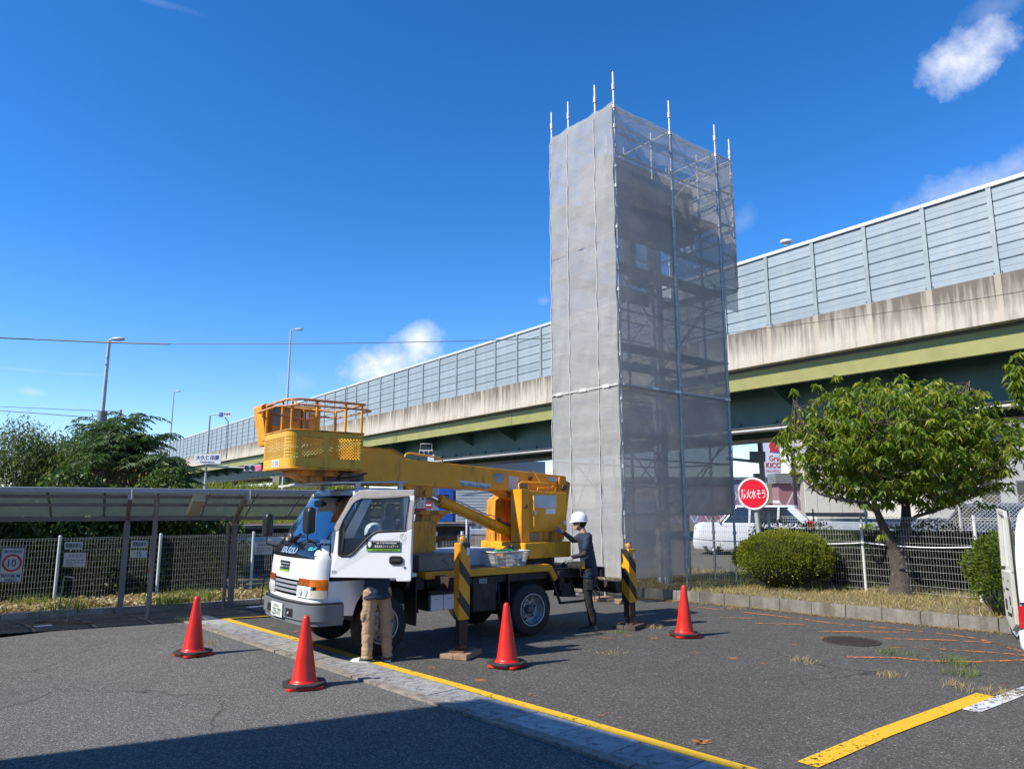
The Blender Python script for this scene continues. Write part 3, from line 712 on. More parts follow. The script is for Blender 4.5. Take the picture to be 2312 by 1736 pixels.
# =================================================================== BUCKET TRUCK   (local: x forward, y to its left, z up)
T0 = Vector((-2.201, 10.51, .017)); TA = R(217.55)
trk = thing('bucket_truck', 'white cab aerial work truck with stowed yellow boom, bucket and open passenger door', 'truck', tuple(T0), TA, world=False)
def tw(x, y, z): return T0 + Vector((math.cos(TA) * x - math.sin(TA) * y, math.sin(TA) * x + math.cos(TA) * y, z))
W_ = lambda z: .85 - max(0, z - 1.40) * .155 - max(0, .75 - z) * .05
XF = lambda z: (1.0 - .02 * max(0, z - .75) - .10 * max(0, z - 1.1)) if z < 1.30 else (.969 - (z - 1.30) * .62 - max(0, z - 1.98) * .8)
RC = lambda z: .20 + .05 * (z > 1.3)
def OUT(s, z, off=0.0):
    "point on the cab skin: s metres round from the front centre line (+ to the left), height z"
    w, xf, r = W_(z), XF(z), RC(z); y1 = w - r; a = abs(s); sg = 1 if s >= 0 else -1
    bow = .05
    if a <= y1: x = xf - bow * (a / y1) ** 2; y = a; nx, ny = 1, .1 * a
    elif a <= y1 + r * math.pi / 2: t = (a - y1) / r; x = xf - bow - r * (1 - math.cos(t)); y = y1 + r * math.sin(t); nx, ny = math.cos(t), math.sin(t)
    else: x = xf - bow - r - (a - y1 - r * math.pi / 2); y = w; nx, ny = 0, 1
    l = math.hypot(nx, ny); return Vector((x + off * nx / l, sg * (y + off * ny / l), z))
def s_at_x(x, z):
    return (W_(z) - RC(z)) + RC(z) * math.pi / 2 + (XF(z) - .05 - RC(z) - x)
def patch(name, s0, s1, z0, z1, mt, off=0.0, th=.012, nu=16, nv=4, parent=None, s0t=None, s1t=None, label=None, rnd=0.0):
    "curved sheet on the cab skin with thickness; s0t/s1t: limits at the top"
    s0t = s0 if s0t is None else s0t; s1t = s1 if s1t is None else s1t
    A, B = [], []
    for j in range(nv + 1):
        t = j / nv; z = z0 + (z1 - z0) * t; a, b = s0 + (s0t - s0) * t, s1 + (s1t - s1) * t
        ins = 0
        if rnd:
            e = min(t, 1 - t) * (z1 - z0)
            if e < rnd: ins = rnd - math.sqrt(max(rnd * rnd - (rnd - e) ** 2, 0))
        for i in range(nu + 1):
            s = (a + ins) + (b - a - 2 * ins) * i / nu; A.append(OUT(s, z, off)); B.append(OUT(s, z, off - th))
    n = nu + 1; m = MB(); N = len(A); F = []
    for j in range(nv):
        for i in range(nu):
            q = (j * n + i, j * n + i + 1, (j + 1) * n + i + 1, (j + 1) * n + i); F.append(q); F.append(tuple(x + N for x in q[::-1]))
    for i in range(nu): F.append((i, i + N, i + 1 + N, i + 1)); k = nv * n + i; F.append((k, k + 1, k + 1 + N, k + N))
    for j in range(nv): k = j * n; F.append((k, k + n, k + n + N, k + N)); k = j * n + nu; F.append((k, k + N, k + n + N, k + n))
    m.add(A + B, F, True); o = m.build(name, mt, parent if parent is not None else cab, label=label)
    sm = o.modifiers.new('es', 'EDGE_SPLIT'); sm.split_angle = R(40); return o

cab = MB().box((-.40, -.80, .98), (.70, .80, 1.02)).build('cab', BLK, trk)
# skin
SD = s_at_x(.758, 1.1)                      # door edge measured round the skin
patch('front_panel', -.70, .70, .965, 1.235, WHITE, 0, nu=24)
patch('corner_panel', .706, SD - .004, .965, 1.235, WHITE, 0); patch('corner_panel', -SD + .004, -.706, .965, 1.235, WHITE, 0)
patch('corner_panel', SD - .22, SD - .004, 1.235, 1.48, WHITE, 0, s1t=s_at_x(.758, 1.48) - .004, s0t=s_at_x(.90, 1.48))
patch('cowl_panel', -.95, SD - .20, 1.24, 1.415, mat('glossy_black_cowl', (.012, .013, .018), .12, var=.1, coat=.6), .004, nu=26, rnd=.05)
# lower front: lamps, grille, lip
patch('nose_panel', -.98, .98, .715, .765, WHITE, .002, nu=24)
patch('nose_backing', -.93, .93, .765, .97, BLK, -.03, nu=24)
LENS = mat('headlamp_lens', (.62, .64, .64), .12, var=.25, vscale=14, coat=1.0, col2=(.8, .82, .82)); AMB = mat('amber_lens', (.60, .15, .01), .15, var=.35, vscale=10, coat=1.0)
AMB2 = mat('faded_orange_lens', (.33, .08, .02), .25, var=.2, coat=.6); CLEAR = mat('yellowed_clear_lens', (.52, .50, .40), .2, var=.15, vscale=12, coat=.8)
for sg in (1, -1):
    f = lambda a, b: (a, b) if sg > 0 else (-b, -a)
    hl = patch('headlight', *f(.395, .72), .765, .905, LENS, .018, th=.04, nu=10, label=None)
    for cx in (.49, .62):
        p = OUT(sg * cx, .835, .02); q = OUT(sg * cx, .835, .027); m = MB(); m.cyl(p, q, .052, .048, n=16); m.build('lamp_bowl', mat('lamp_reflector', (.80, .82, .84), .3, metal=.4, var=.2, vscale=40), hl)
    patch('side_lamp', *f(.722, .93), .765, .862, CLEAR, .018, th=.04, nu=8); patch('side_lamp', *f(.80, .93), .862, .905, AMB, .018, th=.04, nu=5, label='small amber marker lens')
    patch('turn_signal', *f(.70, .93), .908, .995, AMB, .016, th=.04, nu=8); patch('turn_signal', *f(.42, .70), .915, .995 , AMB2, .014, th=.04, nu=8, s0t=None)
for z in (.80, .855, .91): patch('grille_bar', -.39, .39, z, z + .028, mat('grey_grille', (.30, .33, .36), .35, var=.1), .012, th=.03, nu=12, nv=1)
m = MB()
for i in range(26): p = OUT(-.37 + i * .0296, .86, -.012); m.box((p.x - .01, p.y - .004, .77), (p.x + .004, p.y + .004, .95))
m.build('grille_fins', BLK, cab)
# bumper
def bump(z0, z1, off, name, mt, s0=-1.12, s1=1.12, th=.05, nu=30, parent=None): return patch(name, s0, s1, z0, z1, mt, off, th=th, nu=nu, nv=2, parent=parent)
bm_ = bump(.50, .69, .085, 'bumper', GREYP, th=.09); bump(.44, .50, .06, 'bumper_lip', GREYP, th=.09, parent=bm_); bump(.690, .712, .065, 'bumper_step', BLK, th=.09, parent=bm_)
for a, b in ((-.45, -.27), (.25, .45)): patch('air_slot', a, b, .52, .62, BLK, .088, th=.01, nu=4, nv=1, parent=bm_)
p = OUT(.35, .56, .09); MB().sphere(p, .028, 8).build('tow_hook', STEELD, bm_)
pl = patch('number_plate', -.215, .185, .49, .665, mat('number_plate_white', (.62, .66, .60), .45, var=.03), .102, th=.006, nu=4, nv=1)
PG = mat('plate_green_print', (.03, .13, .08), .5, var=0)
px = OUT(0, .57, .105).x
RT, UPV = Vector((0, 1, 0)), Vector((0, 0, 1))      # for a viewer facing the front, text runs along +y
pc = OUT(-.015, .58, .104)
text('plate_lettering', '京都 800', PG, pl, (pc.x + .004, -.01, .628), RT, UPV, .19, .04)
text('plate_lettering', '25-77', PG, pl, (pc.x + .004, .01, .555), RT, UPV, .28, .085, bold=.01)
text('plate_lettering', 'あ', PG, pl, (pc.x + .004, -.178, .55), RT, UPV, .04, .04)
EMB = mat('silver_emblem', (.50, .60, .70), .25, metal=.4, var=.05); TEAL = mat('teal_emblem', (.10, .55, .55), .4, var=.05)
def skin_text(name, s, mt, sc, zc, w, h, off=.008, parent=None, shear=0.0, bold=0.0):
    p = OUT(sc, zc, off); a, b = OUT(sc - w / 2, zc, off), OUT(sc + w / 2, zc, off); up = (OUT(sc, zc + h / 2, off) - OUT(sc, zc - h / 2, off)).normalized()
    return text(name, s, mt, parent or cab, (a + b) / 2, (b - a), up, w, h, .004, shear, bold)
skin_text('maker_lettering', 'ISUZU', EMB, .0, 1.325, .50, .085, .018, bold=.02)
skin_text('model_lettering', 'ELF', TEAL, .60, 1.36, .17, .045, .014, bold=.02, shear=.2)
BST = mat('black_sticker', (.02, .025, .03), .4, var=.1); LIME = mat('lime_sticker_band', (.18, .42, .03), .45, var=.05); WPR = mat('white_print', (.72, .74, .74), .5, var=.03); BPR = mat('black_print', (.03, .03, .03), .5, var=.05)
st = patch('front_sticker', -.27, .10, 1.075, 1.185, BST, .004, th=.004, nu=6, nv=2)
patch('sticker_band', -.27, .10, 1.05, 1.075, LIME, .0045, th=.004, nu=6, nv=1, parent=st)
skin_text('sticker_lettering', '株式会社ファインズアート', WPR, -.055, 1.112, .30, .024, .008, st); print_bars('sticker_print', WPR, st, OUT(-.055, 1.152, .008), (0, 1, 0), (0, 0, 1), .30, .011, 22, 4)
m = MB(); pp = OUT(-.235, 1.12, .010); m.sphere(pp, .028, 8, (.1, .8, 1.3)); m.build('sticker_picture', WPR, st)
# windscreen, pillars, roof
def ws_s(z): return (W_(z) - RC(z)) + RC(z) * math.pi / 2 * .86
patch('windscreen', -ws_s(1.42), ws_s(1.42), 1.418, 2.035, WSGLASS, -.006, th=.004, nu=30, nv=8, s0t=-ws_s(2.035), s1t=ws_s(2.035), parent=trk)
for sg in (1, -1):
    for (k0, k1, mt, of, nm) in ((-.03, .0, BLK, .002, 'windscreen_seal'), (.0, .13, WHITE, 0, 'a_pillar')):
        a0, a1, b0, b1 = ws_s(1.42) + k0, ws_s(1.42) + k1 * 1.2, ws_s(2.06) + k0, ws_s(2.06) + k1
        if sg > 0: patch(nm, a0, a1, 1.42, 2.06, mt, of, nu=4, nv=8, s0t=b0, s1t=b1, th=.05)
        else: patch(nm, -a1, -a0, 1.42, 2.06, mt, of, nu=4, nv=8, s0t=-b1, s1t=-b0, th=.05)
patch('windscreen_seal', -ws_s(1.42), ws_s(1.42), 1.41, 1.432, BLK, .003, nu=24, nv=1); patch('windscreen_seal', -ws_s(2.03), ws_s(2.03), 2.025, 2.045, BLK, .003, nu=24, nv=1)
patch('header_panel', -ws_s(2.06) - .1, ws_s(2.06) + .1, 2.045, 2.09, WHITE, 0, nu=26, nv=2)
# roof shell
rs = []
for k, (ins, z) in enumerate(((0, 2.075), (.02, 2.11), (.07, 2.135), (.2, 2.15))):
    ring = []
    w = W_(2.08) - ins; xf = XF(2.08) - ins * 1.3; xb = -.42 + ins
    for (cx, cy, a0) in ((xf - .18, w - .18, 0), (xb + .08, w - .08, 90), (xb + .08, -w + .08, 180), (xf - .18, -w + .18, 270)):
        r = .18 if cx > 0 else .08
        for i in range(6): a = R(a0 + 18 * i); ring.append((cx + r * math.cos(a), cy + r * math.sin(a), z))
    rs.append(ring)
MB().rings(rs).build('roof', WHITE, cab)
MB().box((.30, -.74, 2.068), (-.38, .74, 2.072) if False else (.32, .74, 2.072)).build('header_lining', BLK, cab)
# rear wall, far side, near door opening edges
m = MB()
m.box((-.43, -.84, .98), (-.40, .84, 1.42)); m.box((-.43, -.80, 1.42), (-.40, -.50, 2.075)); m.box((-.43, .50, 1.42), (-.40, .80, 2.075)); m.box((-.43, -.50, 1.95), (-.40, .50, 2.075)); m.box((-.43, -.04, 1.42), (-.40, .04, 1.95))
m.build('rear_wall', WHITE, cab)
MB().quad((-.415, -.5, 1.42), (-.415, .5, 1.42), (-.415, .5, 1.95), (-.415, -.5, 1.95)).build('rear_window', GLASS, cab)
# near side: B pillar (behind the open door) and roof rail
m = MB(); m.beam((-.36, .84, 1.0), (-.36, .735, 2.08), .10, .05, (0, 1, 0)); m.box((-.42, .79, .95), (-.30, .85, 1.0)); m.build('b_pillar', WHITE, cab)
m = MB(); m.beam((-.40, .745, 2.07), (.42, .745, 2.07), .06, .05); m.build('roof_rail', WHITE, cab)
# far side door and glass
rd = MB().prism([(.75, .97), (.75, 1.46), (.60, 1.46), (-.40, 1.46), (-.40, .97)], lambda x, z, d: (x, -d, z), .82, .85).build('driver_door', WHITE, cab)
m = MB(); m.beam((.62, -.84, 1.44), (.36, -.755, 2.05), .05, .04); m.beam((.36, -.755, 2.05), (-.36, -.755, 2.05), .05, .05); m.beam((-.36, -.84, 1.44), (-.36, -.755, 2.05), .06, .04); m.build('door_frame', WHITE, rd)
MB().add([(.60, -.835, 1.46), (.36, -.76, 2.03), (-.33, -.76, 2.03), (-.33, -.835, 1.46)], [(0, 1, 2, 3)]).build('door_glass', GLASS, rd)
# lower sides with the wheel arch (both sides)
arch = [(.77, .97), (.775, .74), (.75, .55)] + [(.43, .535)] + [(.43 - .02 - .60 * math.sin(t) * 1.0 + .0, 0) for t in ()]
pts = [(.77, .968), (.775, .74), (.745, .56), (.43, .53)]
for i in range(0, 10):
    t = i / 9; a = R(8 + 92 * t); pts.append((-.06 + .485 * math.cos(a) * 1.0, .49 + .445 * math.sin(a)))
pts += [(-.30, .945), (-.42, .955), (-.42, .968)]
for sg in (1, -1):
    MB().prism(pts, lambda x, z, d: (x, sg * d, z), .80, .852).build('side_fender', WHITE, cab, bevel=.006)
    m = MB()
    for i in range(0, 14):
        a = R(-2 + 14 * i); b = R(-2 + 14 * (i + 1))
        if i < 13: m.add([(-.06 + .485 * math.cos(t) , sg * d, .475 + .46 * math.sin(t)) for t, d in ((a, .835), (b, .835), (b, .55), (a, .55))], [(0, 1, 2, 3)], True)
    m.build('wheel_arch_liner', BLK, cab)
m = MB(); m.box((-.42, -.8, .80), (-.36, .8, .98)); m.box((-.2, -.55, .62), (.9, .55, .95)); m.build('under_cab', DARK, cab)
m = MB(); m.tube([(-.34, .86, .985), (-.47, .86, .985)], .028, 8); m.build('step_end_cap', WPLAST, cab)
# open door, hinged at the front edge
DA = R(46); dr = link('passenger_door', None, trk); dr.empty_display_size = .1
dr.location = (.758, .845, 0); dr.rotation_euler = (0, 0, math.pi - DA)
# door frame of reference: local x runs from hinge to rear edge, local y = away from the cab outer side is -y
DO = lambda u, z, d: (u, -d if False else d, z)
dp = [(0, 1.02), (.86, 1.02), (.87, .985), (1.04, .985), (1.045, 1.62), (.985, 1.585), (.60, 1.575), (.53, 1.54), (.46, 1.47), (.30, 1.305), (.25, 1.275), (.12, 1.27), (.095, 1.30), (.09, 1.72), (.055, 1.69), (.0, 1.57)]
tilt = lambda z: -.0 if z < 1.45 else -(z - 1.45) * .13
def dpt(u, z, d): return (u, d + tilt(z) * -1 * OS, z)
# outer side is the one that faces away from the cab: with the hinge frame rotated by pi-46deg it is local +y or -y
_ax = Matrix.Rotation(math.pi - DA, 3, 'Z') @ Vector((0, 1, 0))
OS = 1 if _ax.y > 0 else -1
dpo = lambda u, z, d: (u, OS * (d + tilt(z)), z)
skin = MB().prism(dp, dpo, -.045, 0.0).build('door_panel', WHITE, dr, bevel=.005); 
m = MB(); m.prism([(.985, 1.585), (1.045, 1.62), (1.045, 2.105), (.34, 2.10), (.27, 2.065), (.20, 1.99), (.13, 1.84), (.05, 1.69), (.0, 1.57), (.09, 1.60), (.14, 1.73), (.25, 1.93), (.30, 1.975), (.36, 1.995), (.98, 2.02)], dpo, -.045, 0.0)
m.build('window_frame', CREAM, dr, bevel=.006)
m = MB(); m.prism([(.985, 1.0), (1.048, 1.0), (1.048, 2.03), (.985, 2.03)], dpo, -.04, .003); m.build('door_edge', WHITE, dr)
sealp = [(.115, 1.30), (.11, 1.62), (.145, 1.73), (.255, 1.93), (.31, 1.975), (.36, 1.992), (.98, 2.015), (.955, 1.60), (.60, 1.585), (.53, 1.55), (.46, 1.48), (.30, 1.315), (.25, 1.285), (.13, 1.285)]
m = MB(); m.tube([dpo(u, z, .002) for u, z in sealp], .014, 6, closed=True); m.build('window_seal', BLK, dr)
MB().add([dpo(u, z, -.02) for u, z in sealp], [tuple(range(len(sealp)))]).build('window_glass', GLASS, dr)
m = MB(); m.prism([(.10, 1.30), (.105, 1.62), (.15, 1.70), (.17, 1.55), (.15, 1.29)], dpo, -.012, .006); m.build('quarter_trim', BLK, dr)
st = MB().prism(rr(.47, .905, 1.375, 1.475, .004, 2), dpo, .002, .005).build('door_sticker', BST, dr)
MB().prism(rr(.47, .905, 1.347, 1.373, .003, 2), dpo, .002, .005).build('sticker_band', LIME, st)
rtv = Vector((1, 0, 0)) ; DRG = -1 if OS > 0 else 1
def dtext(nm, s, mt, u, z, w, h, parent, bold=0.0):
    return text(nm, s, mt, parent, dpo(u, z, .006), (DRG, 0, 0) if False else (1, 0, 0), (0, 0, 1), w, h, -.002 * OS * 1.0, bold=bold)
def dtext(nm, s, mt, u, z, w, h, parent, bold=0.0):
    # lettering must read from outside: right vector x up must point outwards
    r = Vector((1, 0, 0)); up = Vector((0, 0, 1)); nrm = r.cross(up)
    if nrm.y * OS < 0: r = -r
    return text(nm, s, mt, parent, dpo(u, z, .006), r, up, w, h, .001, bold=bold)
dtext('sticker_lettering', '株式会社ファインズアート', WPR, .73, 1.405, .31, .034, st, .01)
DR_ = Vector((1, 0, 0)) if OS < 0 else Vector((-1, 0, 0))
for z_, u_, w_, h_, n_, sd2, mt_ in ((1.443, .73, .26, .013, 20, 1, WPR), (1.464, .71, .36, .010, 34, 2, WPR), (1.360, .72, .33, .012, 28, 3, BPR)):
    print_bars('sticker_print', mt_, st, dpo(u_, z_, .006), DR_, (0, 0, 1), w_, h_, n_, sd2)
m = MB(); m.lathe([(.001, 0), (.03, .001), (.03, .002), (.001, .003)], (0, 0, 0), 'Y', 12); mm_ = MB(); mm_.add([(v[0] * .8 + .512, OS * (v[1] + .006), v[2] * 1.3 + 1.43) for v in m.v], m.f); mm_.build('sticker_picture', WPR, st)
hd = MB().prism(rr(.77, .945, 1.185, 1.29, .04), dpo, .001, .012).build('door_handle', BLK, dr, bevel=.003); MB().prism(rr(.79, .925, 1.225, 1.255, .012), dpo, .012, .026).build('handle_grip', mat('grip_plastic', (.05, .05, .055), .35), hd)
MB().cyl(dpo(.955, 1.165, 0), dpo(.955, 1.165, .012), .016, n=14).build('door_lock', STEEL, dr)
m = MB(); m.tube([dpo(.93 + .036 * math.cos(t), 1.525 + .038 * math.sin(t), .003) for t in np.linspace(0, 2 * math.pi, 18)[:-1]], .0022, 4, closed=True); m.tube([dpo(.93 + .018 * math.cos(t), 1.525 + .022 * math.sin(t), .003) for t in np.linspace(0, 2 * math.pi, 12)[:-1]], .002, 4, closed=True); m.build('round_decal', mat('grey_decal', (.45, .46, .45), .5), dr)
dtext('decal_lettering', 'ISUZU', MATS['grey_decal'], .93, 1.465, .06, .016, dr); dtext('decal_lettering', '塗芸', BPR, .055, 1.09, .07, .04, dr)
m = MB(); m.box((.05, -.07 if OS > 0 else .045, 1.04), (1.0, -.045 if OS > 0 else .07, 1.5)); m.build('door_trim', CREAM, dr)
# mirrors
def mirror(cx, cy, cz, w, h, d, arm):
    m = MB(); rs = []
    for (dd, k) in ((-d / 2, .72), (-d / 3, .93), (0, 1), (d / 3, .97), (d / 2, .80)):
        rs.append([(cx + dd, cy + u * k, cz + v * k) for u, v in rr(-w / 2, w / 2, -h / 2, h / 2, .05)])
    m.rings(rs); o = m.build('mirror', BLK, trk, bevel=0); MB().tube(arm, .011, 7).build('mirror_arm', BLK, o)
    MB().prism(rr(-w / 2 + .015, w / 2 - .015, -h / 2 + .015, h / 2 - .015, .04), lambda u, v, dd: (cx + dd, cy + u, cz + v), -d / 2 - .004, -d / 2 - .001).build('mirror_glass', CHROME, o)
mirror(1.00, .70, 1.72, .20, .34, .10, [(1.0, .68, 1.56), (1.0, .68, 1.48), (.88, .70, 1.42)])
mirror(1.00, -.80, 1.64, .19, .33, .10, [(1.0, -.80, 1.47), (1.0, -.80, 1.38), (.84, -.78, 1.33)])
m = MB(); m.sphere(OUT(.06, 1.475, .13), .085, 14, (.45, 1, 1)); o = m.build('under_mirror', mat('brown_black_plastic', (.05, .04, .04), .4), trk); MB().tube([OUT(.08, 1.44, .10), OUT(.1, 1.42, .02)], .012, 6).build('mirror_stem', BLK, o)
MB().box(*(lambda p: ((p.x + .01, p.y - .01, p.z - .02), (p.x + .045, p.y + .07, p.z + .02)))(OUT(.06, 1.475, .14))).build('mirror_clip', CREAM, o)
# wipers, antenna
for s0, s1, z1 in ((-.55, -.05, 1.50), (.05, .60, 1.47)):
    m = MB(); m.tube([OUT(s0, 1.40, .02), OUT((s0 + s1) / 2, (1.42 + z1) / 2 + .02, .03), OUT(s1, z1, .02)], .008, 5); m.tube([OUT(s1 - .28, z1 - .03, .016), OUT(s1 + .22, z1 + .02, .016)], .007, 4); m.build('wiper', BLK, trk)
MB().tube([OUT(-.93, 1.42, .03), OUT(-.86, 1.75, .10), OUT(-.80, 2.12, .12)], .006, 5).build('aerial_rod', mat('brass_rod', (.45, .40, .22), .4, metal=.5), trk)
m = MB(); m.prism([(OUT(-.92, 1.44).y, 1.46), (OUT(-.7, 1.44).y, 1.66), (OUT(-.6, 1.44).y, 1.72), (OUT(-.62, 1.44).y, 1.64), (OUT(-.9, 1.44).y, 1.44)], lambda y, z, d: (XF(z) - .17 + d, y, z), 0, .01); m.build('dashboard_corner', BLK, cab)
# interior
SEAT = mat('pale_seat_cover', (.36, .42, .46), .6, var=.2, vscale=9, bump=.3, bscale=20)
for y0 in (.12, -.62):
    for (nm, lo, hi) in (('seat_base', (-.25, y0, 1.02), (.28, y0 + .46, 1.16)),):
        MB().box(lo, hi).build(nm, SEAT, cab, bevel=.03)
    rs = [[(-.26 - .10 * (z - 1.12) + .055 * math.cos(t) * k, y0 + .23 + .22 * k * math.sin(t), z) for t in np.linspace(0, 2 * math.pi, 15)[:-1]] for z, k in ((1.12, .9), (1.3, 1), (1.55, .98), (1.68, .8), (1.74, .5), (1.75, .5), (1.78, .62), (1.90, .62), (1.94, .4))]
    MB().rings(rs).build('seat_back', SEAT, cab)
m = MB(); m.prism([(.50, 1.02), (.80, 1.02), (.86, 1.36), (.62, 1.42), (.46, 1.30)], lambda x, z, d: (x, d, z), -.78, .76); m.build('dashboard', mat('dash_plastic', (.06, .06, .065), .6), cab, bevel=.02)
m = MB(); m.box((.55, -.1, 1.423), (.75, .25, 1.435)); m.build('dash_papers', WPLAST, cab)
c0 = Vector((.38, -.38, 1.42)); ax = Vector((-.75, 0, .66)).normalized(); e1 = Vector((0, 1, 0)); e2 = ax.cross(e1)
m = MB(); m.tube([c0 + (e1 * math.cos(t) + e2 * math.sin(t)) * .19 for t in np.linspace(0, 2 * math.pi, 21)[:-1]], .014, 6, closed=True); m.tube([c0 - ax * .25, c0], .03, 6)
for t in (0.3, 2.4, 4.6): m.tube([c0, c0 + (e1 * math.cos(t) + e2 * math.sin(t)) * .18], .012, 5)
m.build('steering_wheel', BLK, cab)
m = MB(); m.box((.56, -.12, 1.90), (.60, .12, 1.98)); m.build('inner_mirror', BLK, cab)
# roof rack above the cab
rack = link('roof_rack', None, trk)
m = MB(); m.tube([(.78, -.62, 2.20), (.80, .30, 2.20), (.74, .56, 2.20), (-.42, .62, 2.235), (-.47, .55, 2.235), (-.47, -.62, 2.235)], .016, 7); m.tube([(.78, -.62, 2.20), (-.47, -.62, 2.235)], .016, 7)
m.build('rack_rail', STEEL, rack)
m = MB()
for i in range(14): m.tube([(-.45 + i * .088, -.6, 2.232 - i * .002), (-.38 + i * .088 , .58, 2.232 - i * .002)], .006, 4)
for j in range(9): m.tube([(.76, -.6 + j * .14, 2.20), (-.46, -.6 + j * .14, 2.233)], .006, 4)
m.build('rack_grid', STEEL, rack)
for x, y in ((.28, .58), (-.36, .6), (.28, -.58), (-.36, -.6)): MB().box((x - .02, y - .02, 2.10), (x + .05, y + .02, 2.22)).build('rack_foot', STEEL, rack)
m = MB(); m.box((.42, -.75, 2.175), (.86, .05, 2.19)); m.beam((.88, -.75, 2.18), (.60, .1, 2.19), .03, .03); m.build('rack_board', mat('pale_sheet_board', (.55, .53, .47), .6), rack)
m = MB(); m.box((.15, -.35, 2.20), (.62, .15, 2.30)); m.tube([(.75, -.25, 2.4), (.79, -.25, 2.3), (.72, -.22, 2.21)], .012, 6); m.build('rack_cushion', DARK, rack)

# ---- wheels
def wheel(x, y, side, dual=False, parent=trk):
    r = .375; w = .20
    o = link('wheel', None, parent); o.location = (x, y, r)
    P = [(.20, 0), (.235, .0), (.30, .008), (.345, .012), (r - .008, .03), (r, .05), (r, w - .05), (r - .008, w - .03), (.345, w - .012), (.235, w), (.20, w)]
    m = MB(); m.lathe([(a, -side * b) for a, b in P], (0, 0, 0), 'Y', 40, caps=False); m.build('tyre', RUB, o)
    if dual: m = MB(); m.lathe([(a, -side * (b + .24)) for a, b in P], (0, 0, 0), 'Y', 32, caps=False); m.build('tyre', RUB, o)
    m = MB()
    for i in range(60):
        a = 2 * math.pi * i / 60
        for b0, b1 in ((.035, .08), (.12, .165)): m.beam((r * math.cos(a) * .999, -side * b0, r * math.sin(a) * .999), (r * math.cos(a + .03) * .999, -side * b1, r * math.sin(a + .03) * .999), .012, .01, (math.cos(a), 0, math.sin(a)))
    stuff(m.build('tread', RUB, o))
    RIM = mat('silver_wheel_paint', (.42, .44, .45), .38, metal=.35, var=.15, vscale=12, dirt=(.12, .10, .08), dirt_amt=.45, dscale=9)
    dep = .11 if dual else .0
    pr = [(.235, -.003), (.222, -.008), (.212, .012), (.20, .03), (.195, .06), (.19, dep + .02), (.165, dep + .03), (.12, dep + .015 if dual else -.01), (.085, dep + .012 if dual else -.03), (.001, dep + .012 if dual else -.03)]
    MB().lathe([(a, -side * b) for a, b in pr], (0, 0, 0), 'Y', 36, caps=False).build('rim', RIM, o)
    hub = dep - (.06 if dual else .05)
    MB().lathe([(.07, -side * (dep + .02)), (.07, -side * hub), (.05, -side * (hub - .02)), (.001, -side * (hub - .022))], (0, 0, 0), 'Y', 20).build('hub', mat('dirty_hub', (.12, .115, .11), .6, metal=.4, var=.4, vscale=15), o)
    for i in range(6):
        a = 2 * math.pi * i / 6 + .3; c_ = Vector((.105 * math.cos(a), -side * (dep + .0), .105 * math.sin(a)))
        MB().cyl(c_, c_ + Vector((0, side * .035, 0)), .014, n=6, smooth=False).build('wheel_nut', STEELD, o)
        a += .5; c_ = Vector((.143 * math.cos(a), -side * (dep + .017), .143 * math.sin(a))); MB().cyl(c_, c_ + Vector((0, side * .006, 0)), .021, n=12).build('rim_hole', BLK, o)
    return o
wheel(0, .84, 1); wheel(0, -.84, -1); wheel(-2.46, .92, 1, True); wheel(-2.46, -.92, -1, True)
MB().cyl((0, -.7, .37), (0, .7, .37), .05).build('front_axle', DARK, trk); m = MB(); m.cyl((-2.46, -.6, .375), (-2.46, .6, .375), .075); m.sphere((-2.46, 0, .375), .17, 12); m.build('rear_axle', DARK, trk)
# mudflap behind front wheel
m = MB(); m.box((-.50, .55, .35), (-.48, .86, .95)); 
for i in range(14): m.box((-.50, .555 + i * .022, .32), (-.48, .568 + i * .022, .35))
m.build('mudflap', BLK, trk)
# ---- chassis
m = MB()
for y in (-.37, .37): m.box((-3.95, y - .035, .56), (.85, y + .035, .78))
for x in (-.55, -1.3, -2.0, -2.9, -3.6): m.box((x - .04, -.34, .58), (x + .04, .34, .74))
m.build('chassis_frame', DARK, trk)
m = MB(); m.box((-.64, -.8, .78), (-.50, .8, .93)); m.box((-2.85, -.78, .80), (-.70, .78, .90)); m.build('subframe', DARK, trk)
dk = MB().box((-2.86, -.86, .985), (-.66, .80, 1.005)).build('deck', mat('worn_brown_deck', (.20, .13, .07), .8, var=.4, vscale=5, bump=.3, dirt=(.35, .24, .10), dirt_amt=.4, dscale=2), trk)
m = MB(); m.box((-2.86, .80, .915), (-.66, .86, 1.012)); m.beam((-2.86, .83, .965), (-2.985, .83, .78), .06, .09); m.box((-2.86, -.86, .915), (-.66, -.862 + .0, 1.01)); m.box((-.66, -.86, .915), (-.63, .86, 1.012)); m.build('deck_edge', YELG, dk, bevel=.004)
m = MB(); m.prism([(-2.86, .985), (-2.99, .80), (-3.05, .80), (-2.90, 1.01), (-2.86, 1.01)], lambda x, z, d: (x, d, z), -.3, .80); m.build('rear_mudguard', YELG, dk)
m = MB(); m.box((-1.875, .50, .40), (-1.46, .80, .90)); o = m.build('oil_tank', DARK, trk, bevel=.02)
MB().box((-1.70, .801, .80), (-1.56, .804, .865)).build('tank_label', mat('pale_label', (.30, .36, .36), .5), o); text('tank_lettering', '作動油', BPR, o, (-1.63, .806, .832), (-1, 0, 0), UPV, .10, .04)
bb = link('battery_box', None, trk); m = MB(); m.box((-1.20, .42, .47), (-.76, .72, .74)); m.build('tray', DARK, bb)
for x0, x1 in ((-.98, -.785), (-1.185, -.99)):
    m = MB(); m.box((x0, .60, .475), (x1, .76, .685)); o = m.build('battery', WPLAST, bb, bevel=.008); MB().tube([(x0 + .05, .765, .635), ((x0 + x1) / 2, .768, .625), (x1 - .05, .765, .635)], .004, 4).build('battery_grip', STEELD, o)
MB().box((-1.21, .40, .69), (-.76, .78, .715)).build('battery_lid', DARK, bb)
